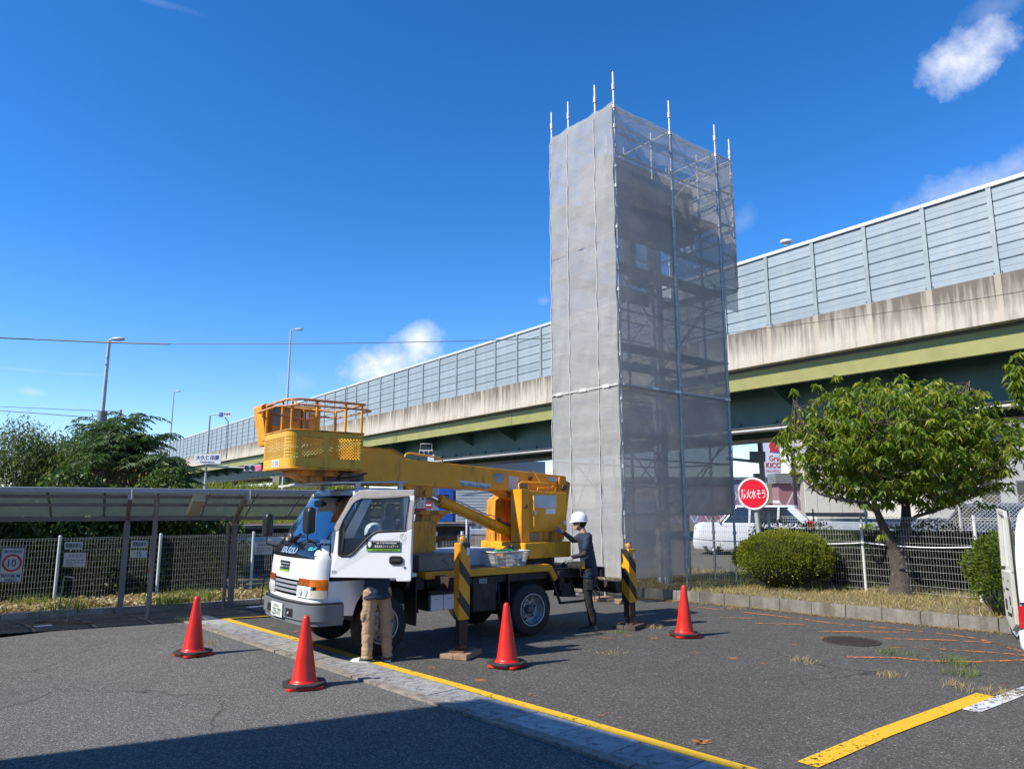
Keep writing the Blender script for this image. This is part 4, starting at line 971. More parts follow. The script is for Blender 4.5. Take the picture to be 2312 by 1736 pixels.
o = MB().cyl((-1.96, .62, .655), (-1.96, .62, .80), .048, n=16).build('oil_filter', mat('blue_filter', (.01, .22, .50), .4), trk)
m = MB(); m.tube([(-1.96, .6, .85), (-2.02, .66, .7), (-2.03, .66, .5), (-1.9, .55, .38), (-1.6, .4, .42)], .025, 7); m.tube([(-1.3, .3, .5), (-2.4, .35, .47)], .045, 8); m.build('hydraulic_hose', BLK, trk)
m = MB(); m.box((-2.09, .62, .40), (-2.06, .84, .90)); m.build('mudflap', BLK, trk)
m = MB(); m.beam((-2.93, .80, .80), (-3.12, .80, .40), .03, .03); m.beam((-3.10, .80, .41), (-3.75, .80, .41), .06, .03); m.box((-3.35, .60, .50), (-3.15, .80, .70)); m.box((-3.2, .55, .6), (-3.1, .8, .9)); m.build('rear_step', DARK, trk)
m = MB(); m.box((-3.95, -.80, .60), (-3.70, .80, .74)); m.box((-3.98, -.85, .78), (-2.95, .74, .93)); m.box((-3.9, .2, .93), (-3.0, .68, .96)); m.build('rear_frame', DARK, trk)
m = MB(); m.box((-4.05, .35, .76), (-3.98, .85, .92)); m.build('rear_light_bracket', BLK, trk)
# stowed outriggers
HAZ = bpy.data.materials.new('hazard_stripes')
def hazard():
    HAZ.use_nodes = True; g = NT(HAZ.node_tree); b = HAZ.node_tree.nodes['Principled BSDF']; tc = g.n('ShaderNodeTexCoord'); sp = g.n('ShaderNodeSeparateXYZ'); g.l(tc.outputs['Object'], sp.inputs[0])
    k = g.math('ADD', sp.outputs[2], g.math('ADD', g.math('MULTIPLY', sp.outputs[0], -1.25), g.math('MULTIPLY', sp.outputs[1], 1.0)))
    f = g.math('LESS_THAN', g.math('FRACT', g.math('DIVIDE', g.math('ADD', k, 10.10), .40)), .42)
    n = g.n('ShaderNodeTexNoise', i_Scale=18.0, i_Detail=5.0, i_Roughness=.7); g.l(tc.outputs['Object'], n.inputs['Vector'])
    c = g.mix(f, (.72, .34, .015), (.025, .025, .027)); c = g.mix(g.ramp(n.outputs[0], [(.64, 0.0), (.67, 1.0)]), c, (.10, .05, .03)); g.l(c, b.inputs['Base Color']); b.inputs['Roughness'].default_value = .45
hazard()
LEG = mat('greasy_jack_leg', (.030, .022, .018), .5, var=.5, vscale=6, dirt=(.08, .045, .03), dirt_amt=.5, streak=True)
AMBL = mat('amber_beacon', (.65, .30, .03), .12, var=.1, coat=1.0)
def jack(x0, x1, y0, y1, z0, z1, zg, plain, beam_y, beam_z, beam_x, label):
    o = link('outrigger', None, trk); o['label'] = label
    m = MB(); m.box((x0, y0, z0), (x1, y1, z1)); m.build('jack_casing', HAZ, o, bevel=.012)
    if plain: MB().box((x1 - .002, y0 + .01, z0 + .28), (x1 + .004, y1 - .012, z1 - .01)).build('casing_side_plate', YEL2, o)
    m = MB(); xc, yc = (x0 + x1) / 2, (y0 + y1) / 2; m.box((x0 + .02, y0 + .02, .14), (x1 - .02, y1 - .02, z0)); m.build('jack_leg', LEG, o, bevel=.01)
    m = MB(); m.cyl((xc, yc, .09), (xc, yc, .15), .035); m.box((xc - .05, yc - .05, .08), (xc + .05, yc + .05, .12)); m.build('jack_foot', RUST, o)
    m = MB(); m.sphere((xc, yc, z1 + .035), .055, 12, (1, 1, 1.2)); m.build('beacon', AMBL, o)
    m = MB(); m.tube([(xc - .07, yc, z1), (xc - .07, yc, z1 + .10), (xc + .07, yc, z1 + .10), (xc + .07, yc, z1)], .006, 5); m.cyl((xc, yc, z1), (xc, yc, z1 + .015), .065); m.build('beacon_guard', STEELD, o)
    m = MB(); m.box((beam_x - .07, beam_y, beam_z), (beam_x + .07, y0, beam_z + .18)); m.build('outrigger_beam', mat('brown_black_beam', (.045, .030, .028), .5, var=.4, vscale=5, dirt=(.1, .07, .05), dirt_amt=.4), o)
    MB().box((x0 - .003, y1 - .07, z1 - .16), (x0 + .001, y1 - .02, z1 - .07)).build('warning_label', WPLAST, o)
    MB().box((x0 + .015, y1 - .001, z1 - .16), (x0 + .065, y1 + .003, z1 - .06)).build('warning_label', WPLAST, o)
    return o
jack(-.93, -.76, 1.36, 1.50, .44, 1.42, 0, True, .3, .78, -.85, None)
jack(-4.34, -4.17, 1.10, 1.28, .38, 1.22, 0, False, .0, .52, -4.12, None)
m = MB(); m.sphere((-.845, 1.25, 1.2), .001, 4)
# grey steel box, white box, pedestal
m = MB(); m.box((-1.27, .30, 1.012), (-.60, .72, 1.22)); m.box((-1.29, .28, 1.22), (-.58, .74, 1.235)); o = m.build('tool_box', mat('brushed_grey_box', (.15, .155, .15), .45, metal=.3, var=.3, vscale=3), trk, bevel=.004)
m = MB(); m.tube([(-1.1, .725, 1.06), (-1.0, .73, 1.16), (-.95, .73, 1.12)], .004, 4); m.build('box_hasp', STEELD, o)
m = MB(); m.box((-2.30, -.45, 1.008), (-1.16, .20, 1.25)); m.build('white_locker', mat('pale_blue_white_box', (.52, .57, .64), .5, var=.04), trk, bevel=.006)
bs = link('boom_rest', None, trk)
m = MB(); m.box((-1.22, -.30, 1.22), (-.82, .16, 1.68)); m.build('rest_cabinet', YEL2, bs, bevel=.01)
MB().box((-1.06, .161, 1.27), (-.94, .166, 1.36)).build('cabinet_hatch', YEL2, bs)
m = MB(); m.prism([(-1.24, 1.22), (-1.24, 1.62), (-1.44, 1.80), (-1.02, 1.80), (-1.0, 1.68), (-1.12, 1.62), (-1.12, 1.22)], lambda x, z, d: (x, d, z), -.12, .10); m.box((-1.46, -.2, 1.78), (-.9, .18, 1.84)); m.build('rest_post', YEL2, bs)
m = MB(); m.prism([(-1.2, 1.38), (-1.72, 1.38), (-1.74, 1.44), (-1.2, 1.46)], lambda x, z, d: (x, d, z), -.05, .05); m.prism([(-1.2, 1.24), (-1.3, 1.36), (-1.5, 1.40), (-1.2, 1.40)], lambda x, z, d: (x, d, z), -.05, .05); m.build('rest_arm', RUST, bs)
m = MB(); m.box((-1.36, -.3, 1.01), (-.70, .28, 1.22)); m.build('valve_block', DARK, bs)
m = MB()
for i in range(7): m.cyl((-1.0 + i * .05, .1, 1.86), (-1.0 + i * .05, .1, 1.96), .006, n=5)
m.box((-1.05, .0, 1.84), (-.66, .14, 1.87)); m.build('hose_guard', mat('red_steel', (.45, .03, .02), .5), bs)
# ---- turret
tu = link('turret', None, trk)
m = MB(); m.cyl((-3.03, 0, .95), (-3.03, 0, 1.09), .50, n=32); m.build('slewing_ring', DARK, tu)
RDR = mat('yellow_base_rust_runs', (.78, .36, .015), .45, var=.12, vscale=3, dirt=(.22, .08, .02), dirt_amt=.45, dscale=16, streak=True)
m = MB(); m.prism(rr(-3.55, -2.56, -.60, .60, .03, 2), lambda x, y, d: (x, y, d), 1.09, 1.335); m.build('turntable_base', RDR, tu, bevel=.012)
m = MB(); m.box((-3.46, .12, 1.336), (-2.64, .47, 1.62)); m.box((-3.46, -.47, 1.336), (-2.64, -.12, 1.62)); m.build('turret_neck', YEL2, tu)
cb = MB().prism([(x, z) for x, z in ((-3.54, 1.50), (-2.745, 1.50), (-2.745, 2.15), (-3.54, 2.125))], lambda x, z, d: (x, d, z), .24, .50).build('turret_cabinet', YEL, tu, bevel=.012)
MB().prism([(-2.74, 1.34), (-2.58, 1.34), (-2.58, 2.17), (-2.74, 2.17)], lambda x, z, d: (x, d, z), .22, .505).build('cabinet_cheek', YEL, tu, bevel=.008)
MB().cyl((-2.66, .505, 1.90), (-2.66, .53, 1.90), .03).build('pivot_cap', RUST, cb)
MB().box((-3.31, .5005, 1.88), (-2.85, .504, 2.08)).build('instruction_plate', mat('pale_instruction_plate', (.50, .54, .58), .35, var=.08), cb)
MB().box((-3.29, .5005, 1.78), (-3.08, .504, 1.865)).build('paper_label', WPLAST, cb); MB().box((-2.88, .5005, 1.77), (-2.80, .504, 1.83)).build('torn_label', WPLAST, cb)
MB().box((-3.52, .5005, 1.60), (-3.46, .504, 1.67)).build('paper_label', WPLAST, cb)
MB().prism([(-3.42, 1.62), (-3.34, 1.62), (-3.38, 1.69)], lambda x, z, d: (x, d, z), .5005, .503).build('warning_triangle', YELG, cb)
o = MB().box((-2.95, .471, 1.36), (-2.69, .475, 1.475)).build('data_plate', mat('worn_data_plate', (.25, .22, .14), .5, var=.3, vscale=20), tu)
m = MB(); m.tube([(-2.80, .50, 2.07), (-2.80, .54, 2.06), (-2.80, .545, 1.6), (-2.80, .54, 1.55), (-2.80, .50, 1.545)], .013, 7); m.build('grab_handle', YEL, cb)
m = MB(); m.tube([(-2.64, .36, 2.14), (-2.64, .36, 2.26), (-2.70, .36, 2.29), (-3.36, .36, 2.27), (-3.42, .36, 2.24), (-3.42, .36, 2.13)], .014, 7); m.build('top_rail', YEL, tu)
m = MB(); m.tube([(-3.06, .33, 2.14), (-3.05, .33, 2.2), (-3.35, .33, 2.2), (-3.4, .33, 2.24)], .010, 6); m.tube([(-3.1, .36, 2.27), (-3.0, .28, 2.5)], .008, 5); m.box((-3.45, .3, 2.13), (-2.8, .46, 2.155)); m.build('valve_levers', YEL2, tu)
m = MB(); m.prism([(-2.60, 1.34), (-3.70, 1.34), (-3.86, 2.38), (-3.72, 2.44), (-3.30, 2.40), (-2.62, 2.0)], lambda x, z, d: (x, d, z), -.50, -.25); m.prism([(-3.46, 1.34), (-3.70, 1.34), (-3.86, 2.30), (-3.62, 2.40)], lambda x, z, d: (x, d, z), .21, .24); m.build('turret_cheek', YEL2, tu)
MB().cyl((-3.70, -.5, 2.22), (-3.70, .28, 2.22), .05, n=14).build('boom_pin', RUST, tu)
m = MB(); m.tube([(-2.68, .15, 1.62), (-2.72, .18, 1.5), (-2.66, .2, 1.3), (-2.6, .2, 1.1)], .02, 6); m.tube([(-2.66, .1, 1.62), (-2.62, .14, 1.45), (-2.68, .14, 1.2)], .016, 6); m.build('turret_hose', BLK, tu)
# ---- boom
bo = link('boom', None, trk)
m = MB(); m.prism([(-.60, 2.205), (-.60, 2.595), (-3.80, 2.42), (-3.84, 2.17), (-2.75, 2.145)], lambda x, z, d: (x, d, z), -.20, .20); m.build('boom_section', YEL, bo, bevel=.010)
m = MB(); m.prism([(.20, 2.20), (-.615, 2.19), (-.615, 2.62), (-.40, 2.715), (.20, 2.73)], lambda x, z, d: (x, d, z), -.23, .23); m.build('boom_head', YEL, bo, bevel=.012)
m = MB(); m.prism([(-.615, 2.60), (-.60, 2.62), (-.40, 2.725), (.19, 2.74), (.19, 2.73), (-.40, 2.715)], lambda x, z, d: (x, d, z), -.24, .24); m.build('head_flange', YEL2, bo)
m = MB(); m.tube([(-.64, .17, 2.60), (-.66, .17, 2.66), (-.72, .17, 2.68), (-1.25, .17, 2.63), (-1.30, .17, 2.60), (-1.30, .17, 2.55)], .013, 6); m.build('boom_handrail', YEL, bo)
m = MB(); m.prism([(-.64, 2.205), (-.90, 2.03), (-1.13, 2.03), (-1.13, 2.20)], lambda x, z, d: (x, d, z), .0, .18); m.cyl((-1.02, -.02, 2.09), (-1.02, .22, 2.09), .05, n=12); m.build('cylinder_lug', YEL2, bo)
m = MB(); m.prism([(-2.35, 2.155), (-2.62, 2.03), (-2.78, 2.0), (-2.86, 2.06), (-2.86, 2.15)], lambda x, z, d: (x, d, z), -.12, .16); m.build('boom_gusset', YEL2, bo)
SK = mat('pale_blue_strip', (.50, .62, .68), .4, var=.08); SKB = mat('blue_strip', (.04, .30, .42), .4)
o = MB().prism([(-1.62, 2.265), (-2.18, 2.215), (-2.21, 2.245), (-1.60, 2.30)][:2] + [(-2.20, 2.25), (-1.60, 2.30)], lambda x, z, d: (x, d, z), .201, .204).build('maker_strip', SK, bo)
MB().prism([(-1.635, 2.225), (-2.15, 2.178), (-2.18, 2.213), (-1.62, 2.263)], lambda x, z, d: (x, d, z), .201, .204).build('strip_lower_band', SKB, o)
text('strip_lettering', 'SKYMASTER', mat('grey_white_print', (.68, .70, .72), .5), o, (-1.90, .206, 2.238), (-1, 0, -.085), (0, 0, 1), .44, .045, bold=.02)
MB().prism([(-2.545, 2.135), (-2.755, 2.15), (-2.755, 2.375), (-2.545, 2.40)], lambda x, z, d: (x, d, z), .201, .206).build('side_plate', mat('grey_white_plate', (.52, .53, .54), .4, var=.12, vscale=6), bo)
MB().prism([(-2.245, 2.36), (-2.27, 2.43), (-2.47, 2.42), (-2.46, 2.33), (-2.40, 2.27), (-2.30, 2.27)], lambda x, z, d: (x, d, z), .201, .206).build('side_badge', mat('grey_badge', (.28, .32, .36), .4, var=.3, vscale=8), bo)
MB().prism([(-2.76, 2.14), (-2.95, 2.14), (-2.95, 2.30), (-2.76, 2.31)], lambda x, z, d: (x, d, z), .201, .205).build('side_plate', mat('olive_plate', (.20, .19, .13), .5, var=.2), bo)
MB().prism([(-3.40, 2.325), (-3.66, 2.315), (-3.66, 2.385), (-3.40, 2.40)], lambda x, z, d: (x, d, z), .201, .205).build('side_plate', MATS['grey_white_plate'], bo)
for x, z in ((-3.0, 2.36), (-3.72, 2.24)): MB().cyl((x, .2, z), (x, .225, z), .035, n=12).build('bolt_cap', RUST, bo)
cy = link('lift_cylinder', None, trk)
MB().cyl((-2.80, .10, 1.43), (-1.30, .10, 1.985), .088, n=20).build('cylinder_barrel', YEL, cy)
MB().cyl((-1.36, .10, 1.963), (-1.28, .10, 1.992), .098, n=20).build('cylinder_gland', YEL2, cy); MB().cyl((-1.29, .10, 1.988), (-1.02, .10, 2.088), .042, n=16).build('cylinder_rod', CHROME, cy)
m = MB(); m.tube([(-1.36, .12, 2.06), (-1.5, .12, 2.03), (-2.2, .12, 1.76), (-2.28, .12, 1.76), (-2.5, .12, 1.66)], .009, 6); m.build('oil_pipe', STEELD, cy)
m = MB(); m.beam((-2.42, .12, 1.665), (-2.62, .12, 1.60), .06, .05); m.cyl((-2.40, .12, 1.70), (-2.45, .12, 1.68), .03); m.tube([(-2.6, .12, 1.62), (-2.72, .16, 1.55), (-2.75, .18, 1.42)], .010, 5); m.build('holding_valve', RUST, cy)
# ---- bucket
bk = link('bucket', None, trk)
bx0, bx1, by0, by1, bz0, bz1 = .20, 1.24, -.42, .52, 2.385, 2.88
MB().prism([(bx0, by0), (bx1 - .0, by0), (bx1, by1 - .13), (bx1 - .13, by1), (bx0, by1)], lambda x, y, d: (x, y, d), bz0 - .012, bz0 + .004).build('floor', YEL2, bk)
def perforated(m, p0, p1, z0, z1, hz0, hz1, pitch, nrm, u0=.03, skip=None):
    "wall from p0 to p1 with staggered round holes between hz0 and hz1"
    p0, p1 = Vector((*p0, 0)), Vector((*p1, 0)); L = (p1 - p0).length; d = (p1 - p0).normalized()
    P = lambda u, z: (p0.x + d.x * u, p0.y + d.y * u, z)
    m.add([P(0, z0), P(L, z0), P(L, hz0), P(0, hz0)], [(0, 1, 2, 3)]); m.add([P(0, hz1), P(L, hz1), P(L, z1), P(0, z1)], [(0, 1, 2, 3)])
    nr = int((hz1 - hz0) / (pitch * .5)); rh = (hz1 - hz0) / nr; nc = max(1, int((L - 2 * u0) / pitch)); cw = (L - 2 * u0) / nc; r = pitch * .33
    for j in range(nr):
        za, zb = hz0 + j * rh, hz0 + (j + 1) * rh
        o_ = (cw / 2 if j % 2 else 0)
        m.add([P(0, za), P(u0 + o_, za), P(u0 + o_, zb), P(0, zb)], [(0, 1, 2, 3)]); e = u0 + o_ + (nc - (1 if j % 2 else 0)) * cw
        m.add([P(e, za), P(L, za), P(L, zb), P(e, zb)], [(0, 1, 2, 3)])
        for i in range(nc - (1 if j % 2 else 0)):
            ua, ub = u0 + o_ + i * cw, u0 + o_ + (i + 1) * cw; uc, zc = (ua + ub) / 2, (za + zb) / 2
            if skip and skip(uc, L): m.add([P(ua, za), P(ub, za), P(ub, zb), P(ua, zb)], [(0, 1, 2, 3)]); continue
            rx, rz = cw * .36, rh * .44
            sq = [P(ua, za), P(uc, za), P(ub, za), P(ub, zc), P(ub, zb), P(uc, zb), P(ua, zb), P(ua, zc)]
            hl = [P(uc + rx * math.cos(R(a)), zc + rz * math.sin(R(a))) for a in (225, 270, 315, 0, 45, 90, 135, 180)]
            m.add(sq + hl, [(k, (k + 1) % 8, 8 + (k + 1) % 8, 8 + k) for k in range(8)])
BW = mat('bucket_yellow', (.66, .36, .02), .45, var=.15, vscale=3, dirt=(.3, .13, .02), dirt_amt=.35, dscale=5, streak=True, flake=((.10, .05, .02), .70, 18))
walls = [((bx1 - .13, by1), (bx0, by1)), ((bx1, by0), (bx1, by1 - .13)), ((bx0, by0), (bx1, by0)), ((bx0, by1), (bx0, by0))]
for i, (a, b) in enumerate(walls):
    m = MB(); perforated(m, a, b, bz0, bz1, 2.52, 2.80, .043, None, .03, (lambda u, L: .36 * L < u < .47 * L) if i == 0 else None); o = m.build('perforated_wall', BW, bk); sd_ = o.modifiers.new('s', 'SOLIDIFY'); sd_.thickness = .004
ca = []
for t in range(7): a = R(15 * t); ca.append((bx1 - .13 + .13 * math.cos(a), by1 - .13 + .13 * math.sin(a)))
m = MB()
for a, b in zip(ca[:-1], ca[1:]): perforated(m, a, b, bz0, bz1, 2.52, 2.80, .043, None, 0.0)
m.build('rounded_corner', BW, bk)
rimp = [(bx0, by0, bz1), (bx1, by0, bz1)] + [(x, y, bz1) for x, y in ca] + [(bx0, by1, bz1)]
m = MB(); m.tube(rimp, .013, 6, closed=True); m.tube([(x, y, bz0) for x, y, z in rimp], .016, 6, closed=True); m.build('bucket_hem', YEL2, bk)
for x, y in ((bx1 - .01, by0 + .02), (bx1 - .01, .20), (1.20, .46), (.88, by1 - .01), (.47, by1 - .01), (.23, by1 - .01), (bx0 + .01, -.05), (bx0 + .01, by0 + .02), (.7, by0 + .01)):
    MB().cyl((x, y, 2.87), (x, y, 3.285), .018, n=8).build('rail_post', YEL, bk)
PINK = mat('sun_faded_rail', (.50, .22, .10), .6, var=.3, vscale=10, dirt=(.65, .33, .05), dirt_amt=.5, dscale=6)
top = [(bx0, by0, 3.285), (bx1, by0, 3.285), (bx1 + .01, .36, 3.285), (1.12, by1, 3.285), (bx0, by1, 3.285)]
m = MB(); m.tube(top, .019, 7, closed=True); m.build('top_rail', PINK, bk)
out = [(bx0 - .06, by0 - .06, 3.20), (bx1 + .10, by0 - .05, 3.19), (bx1 + .12, .30, 3.19), (1.12, by1 + .09, 3.20), (bx0 - .02, by1 + .09, 3.20), (bx0 - .09, by1 + .02, 3.20)]
m = MB(); m.tube(out, .014, 7, closed=True)
for x, y in ((1.2, .5), (.88, by1), (.47, by1), (.23, by1)): m.tube([(x, y, 3.26), (x - .03, y + .09, 3.20)], .010, 5)
m.build('outer_rail', PINK, bk)
m = MB(); m.tube([(.36, by0, 3.2), (.7, by0 + .1, 3.12), (1.2, by0, 3.2)], .012, 5); m.build('inner_rail', PINK, bk)
ct = MB().prism([(1.22, 2.80), (1.30, 3.30), (.43, 3.34), (.43, 2.80)], lambda x, z, d: (x, d, z), -.60, -.44).build('control_box', YELG, bk, bevel=.01)
m = MB(); m.prism([(1.20, 2.74), (1.31, 3.28), (1.26, 3.32), (1.16, 3.32), (1.10, 2.74)], lambda x, z, d: (x, d, z), -.78, -.44); m.build('control_box_end', YEL, ct, bevel=.01)
for x0, x1, z0, z1, mt in ((.98, 1.14, 3.02, 3.28, 'g'), (.76, .93, 3.08, 3.26, 'p'), (.60, .73, 3.0, 3.24, 'g')):
    o = MB().box((x0, -.439, z0), (x1, -.436, z1)).build('caution_label', mat('grey_label', (.22, .22, .21), .5, var=.2, vscale=12) if mt == 'g' else mat('ochre_label', (.55, .30, .10), .5, var=.25, vscale=18), ct)
    mm = MB()
    for k in range(7): mm.box((x0 + .02, -.435, z0 + .02 + k * .022), (x1 - .02 - .03 * (k % 3), -.434, z0 + .027 + k * .022))
    mm.build('label_print', BPR if mt != 'g' else STEELD, o)
m = MB(); m.box((.5, -.43, 3.22), (.58, -.42, 3.24)); m.box((.62, -.43, 3.12), (.66, -.42, 3.24)); m.tube([(.66, -.42, 3.34), (.64, -.36, 3.40), (.60, -.36, 3.38)], .006, 4); m.build('tape_scraps', WPLAST, ct)
o = MB().box((bx1 + .001, .02 - .10, 2.415), (bx1 + .005, .30 - .10, 2.505)).build('load_label', WPLAST, bk)
text('label_lettering', '200', BPR, o, (bx1 + .007, .12, 2.46), RT, UPV, .12, .065)
for k in range(4): print_bars('label_print', STEELD, o, (bx1 + .006, -.02, 2.435 + k * .016), RT, UPV, .10, .010, 6, k)
m = MB(); m.box((.45, -.2, 2.30), (1.05, .30, 2.372)); m.prism([(.5, 2.30), (1.0, 2.30), (.8, 2.21), (.45, 2.21)], lambda x, z, d: (x, d, z), -.15, .2); m.build('bucket_bracket', YEL2, bk)
m = MB(); m.box((.05, -.28, 2.22), (.62, .26, 2.36)); m.cyl((.35, -.3, 2.28), (.35, .30, 2.28), .07); m.build('levelling_gear', mat('dusty_pink_steel', (.26, .15, .11), .7, var=.4, vscale=8, dirt=(.04, .03, .03), dirt_amt=.7), bk)
m = MB(); m.tube([(.55, .25, 2.36), (.4, .32, 2.28), (.2, .30, 2.3), (.0, .25, 2.36)], .012, 6); m.tube([(.6, .2, 2.35), (.38, .28, 2.24), (.12, .28, 2.26)], .012, 6); m.build('bucket_hose', BLK, bk)

# ---- things on and by the truck
bskt = thing('plastic_basket', 'light grey lattice plastic basket with green cloth on the truck deck', 'basket', tuple(tw(-2.18, .60, 1.0)), TA, world=False)
def ring4(hx, hy, z): return [(x, y, z) for x, y in rr(-hx, hx, -hy, hy, .03, 2)]
BG = mat('pale_grey_basket', (.50, .50, .48), .5, var=.08)
m = MB(); hx0, hy0, hx1, hy1, h = .27, .15, .325, .185, .22
for z, k in ((.0, 0), (.012, 0), (.075, .34), (.14, .64), (.20, .92)): 
    t = z / h; m.tube(ring4(hx0 + (hx1 - hx0) * t, hy0 + (hy1 - hy0) * t, z), .006, 4, closed=True)
n = 26
for sy in (-1, 1):
    for i in range(n + 1):
        a = -1 + 2 * i / n; m.beam((a * hx0, sy * hy0, 0), (a * hx1, sy * hy1, .20), .008, .006)
for sx in (-1, 1):
    for i in range(15):
        a = -1 + 2 * i / 14; m.beam((sx * hx0, a * hy0, 0), (sx * hx1, a * hy1, .20), .008, .006)
m.build('basket_lattice', BG, bskt)
m = MB(); m.tube(ring4(hx1 + .012, hy1 + .012, .225), .014, 6, closed=True); m.build('basket_rim', BG, bskt)
MB().box((-.26, -.14, 0), (.26, .14, .008)).build('basket_floor', BG, bskt)
o = MB().box((-.17, .178, .125), (.03, .184, .185)).build('name_tag', WPLAST, bskt); text('tag_lettering', '工具', BPR, o, (-.07, .186, .155), (-1, 0, 0), UPV, .06, .035)
m = MB(); rs = []
for i in range(9):
    t = i / 8; rs.append([( .22 - t * .30, .05 + .05 * math.cos(a) * (1 + .3 * math.sin(t * 9)), .235 + .022 * math.sin(a) * (1 + .4 * math.sin(t * 14 + 1)) + .01 * math.sin(t * 12)) for a in np.linspace(0, 2 * math.pi, 9)[:-1]])
m.rings(rs); o = m.build('green_cloth', mat('green_cloth', (.01, .30, .09), .8, var=.2), bskt)
tag(o, 'bright green cloth lying over the rim of the plastic basket', 'cloth'); o.parent = None; o.matrix_world = Matrix.Translation(tw(-2.18, .60, 1.0)) @ Matrix.Rotation(TA, 4, 'Z')
gp = thing('tool_pouch', 'black glove and orange tape roll heaped in the plastic basket', 'tool pouch', tuple(tw(-2.28, .56, 1.22)), TA, world=False)
m = MB(); m.sphere((0, 0, .04), .07, 10, (1.2, .8, .7)); m.sphere((-.06, .02, .06), .04, 8); m.build('glove', BLK, gp); MB().lathe([(.03, 0), (.055, 0), (.055, .06), (.03, .06)], (.12, .02, .03), 'Y', 16).build('tape_roll', mat('orange_tape', (.75, .30, .02), .5), gp)
for p, lab, sx, sy, nm in ((tw(-.845, 1.43, 0), 'brown timber pad under the front outrigger beside the red cone', .25, .19, 0), (tw(-4.255, 1.19, 0), 'dark timber pad under the rear outrigger near the scaffold corner', .26, .2, 1)):
    t = thing('jack_pad', lab, 'jack pad', (p.x, p.y, 0), TA + (.55 if not nm else .35), group='timber pads under the truck outriggers', world=False)
    for k in (-1, 1): MB().box((-sx, k * sy / 2 - sy / 2 + .004, 0), (sx, k * sy / 2 + sy / 2 - .004, .062 + .004 * k)).build('plank', WOOD if not nm else mat('dark_timber', (.07, .055, .045), .8, var=.4), t, bevel=.004)
    MB().box((-.15, -.10, .067), (.15, .10, .085)).build('steel_plate', RUST, t)

# =================================================================== PEOPLE
SKIN = mat('skin', (.50, .27, .18), .5, var=.08, vscale=30); HAIR = mat('black_hair', (.012, .010, .010), .6, var=.3, vscale=60)
NAVY = mat('navy_shirt', (.009, .022, .052), .75, var=.25, vscale=8, bump=.35, bscale=9); BTROU = mat('charcoal_work_trousers', (.011, .0115, .013), .8, var=.3, vscale=7, bump=.5, bscale=12)
SLV = mat('black_arm_cover', (.022, .018, .024), .7, var=.2); GLOVE = mat('grey_glove', (.20, .21, .22), .7, var=.3, vscale=20); SHOE = mat('black_shoe', (.02, .02, .02), .6, var=.2); SOLE = mat('grey_sole', (.12, .12, .12), .8)
HEL = mat('white_helmet', (.78, .79, .82), .22, var=.02, coat=.6)
def limb(m, pts, rad, n=12):
    pts = [Vector(p) for p in pts]
    P, Rr = [], []
    for i in range(len(pts) - 1):
        for k in range(4): t = k / 4; P.append(pts[i].lerp(pts[i + 1], t)); Rr.append(rad[i] * (1 - t) + rad[i + 1] * t)
    P.append(pts[-1]); Rr.append(rad[-1]); m.tube(P, Rr, n)
    for p, r in zip(pts, rad): m.sphere(p, r * .99, 10)
def blobs(m, items, fwd, side):
    "stack of oriented ellipses: (centre, half depth along fwd, half width along side)"
    rs = []
    for c, a, b in items:
        c = Vector(c); rs.append([c + fwd * (a * math.cos(t)) + side * (b * math.sin(t)) for t in np.linspace(0, 2 * math.pi, 19)[:-1]])
    m.rings(rs)
def hand(m, wrist, d, up, spread, curl, L=.175):
    "palm and five fingers; d along the hand, up = back of the hand"
    d = Vector(d).normalized(); up = (Vector(up) - d * Vector(up).dot(d)).normalized(); s = d.cross(up)
    w = Vector(wrist); c = w + d * L * .25
    rs = []
    for t, hw, ht in ((0, .027, .019), (.15, .034, .019), (.35, .040, .017), (.5, .041, .014)):
        q = w + d * L * t; rs.append([q + s * (hw * math.cos(a)) + up * (ht * math.sin(a)) for a in np.linspace(0, 2 * math.pi, 11)[:-1]])
    m.rings(rs)
    for i, (o, ln_) in enumerate(((-.031, .40), (-.011, .47), (.010, .45), (.030, .36))):
        ang = (i - 1.5) * spread; fd = (d * math.cos(ang) + s * math.sin(ang)).normalized(); b = w + d * L * .47 + s * o
        p1 = b + fd * L * ln_ * .45; d2 = (fd - up * curl).normalized(); p2 = p1 + d2 * L * ln_ * .32; d3 = (fd - up * curl * 2).normalized(); p3 = p2 + d3 * L * ln_ * .25
        m.tube([b - fd * .015, b, p1, p2, p3], [.010, .0095, .0092, .0085, .007], 7)
    b = w + d * L * .14 - s * .026; p1 = b + (d * .6 - s * .8).normalized() * .035; p2 = p1 + (d * .9 - s * .45 - up * curl * .3).normalized() * .032
    m.tube([b + s * .01, b, p1, p2], [.012, .0125, .0105, .008], 7)
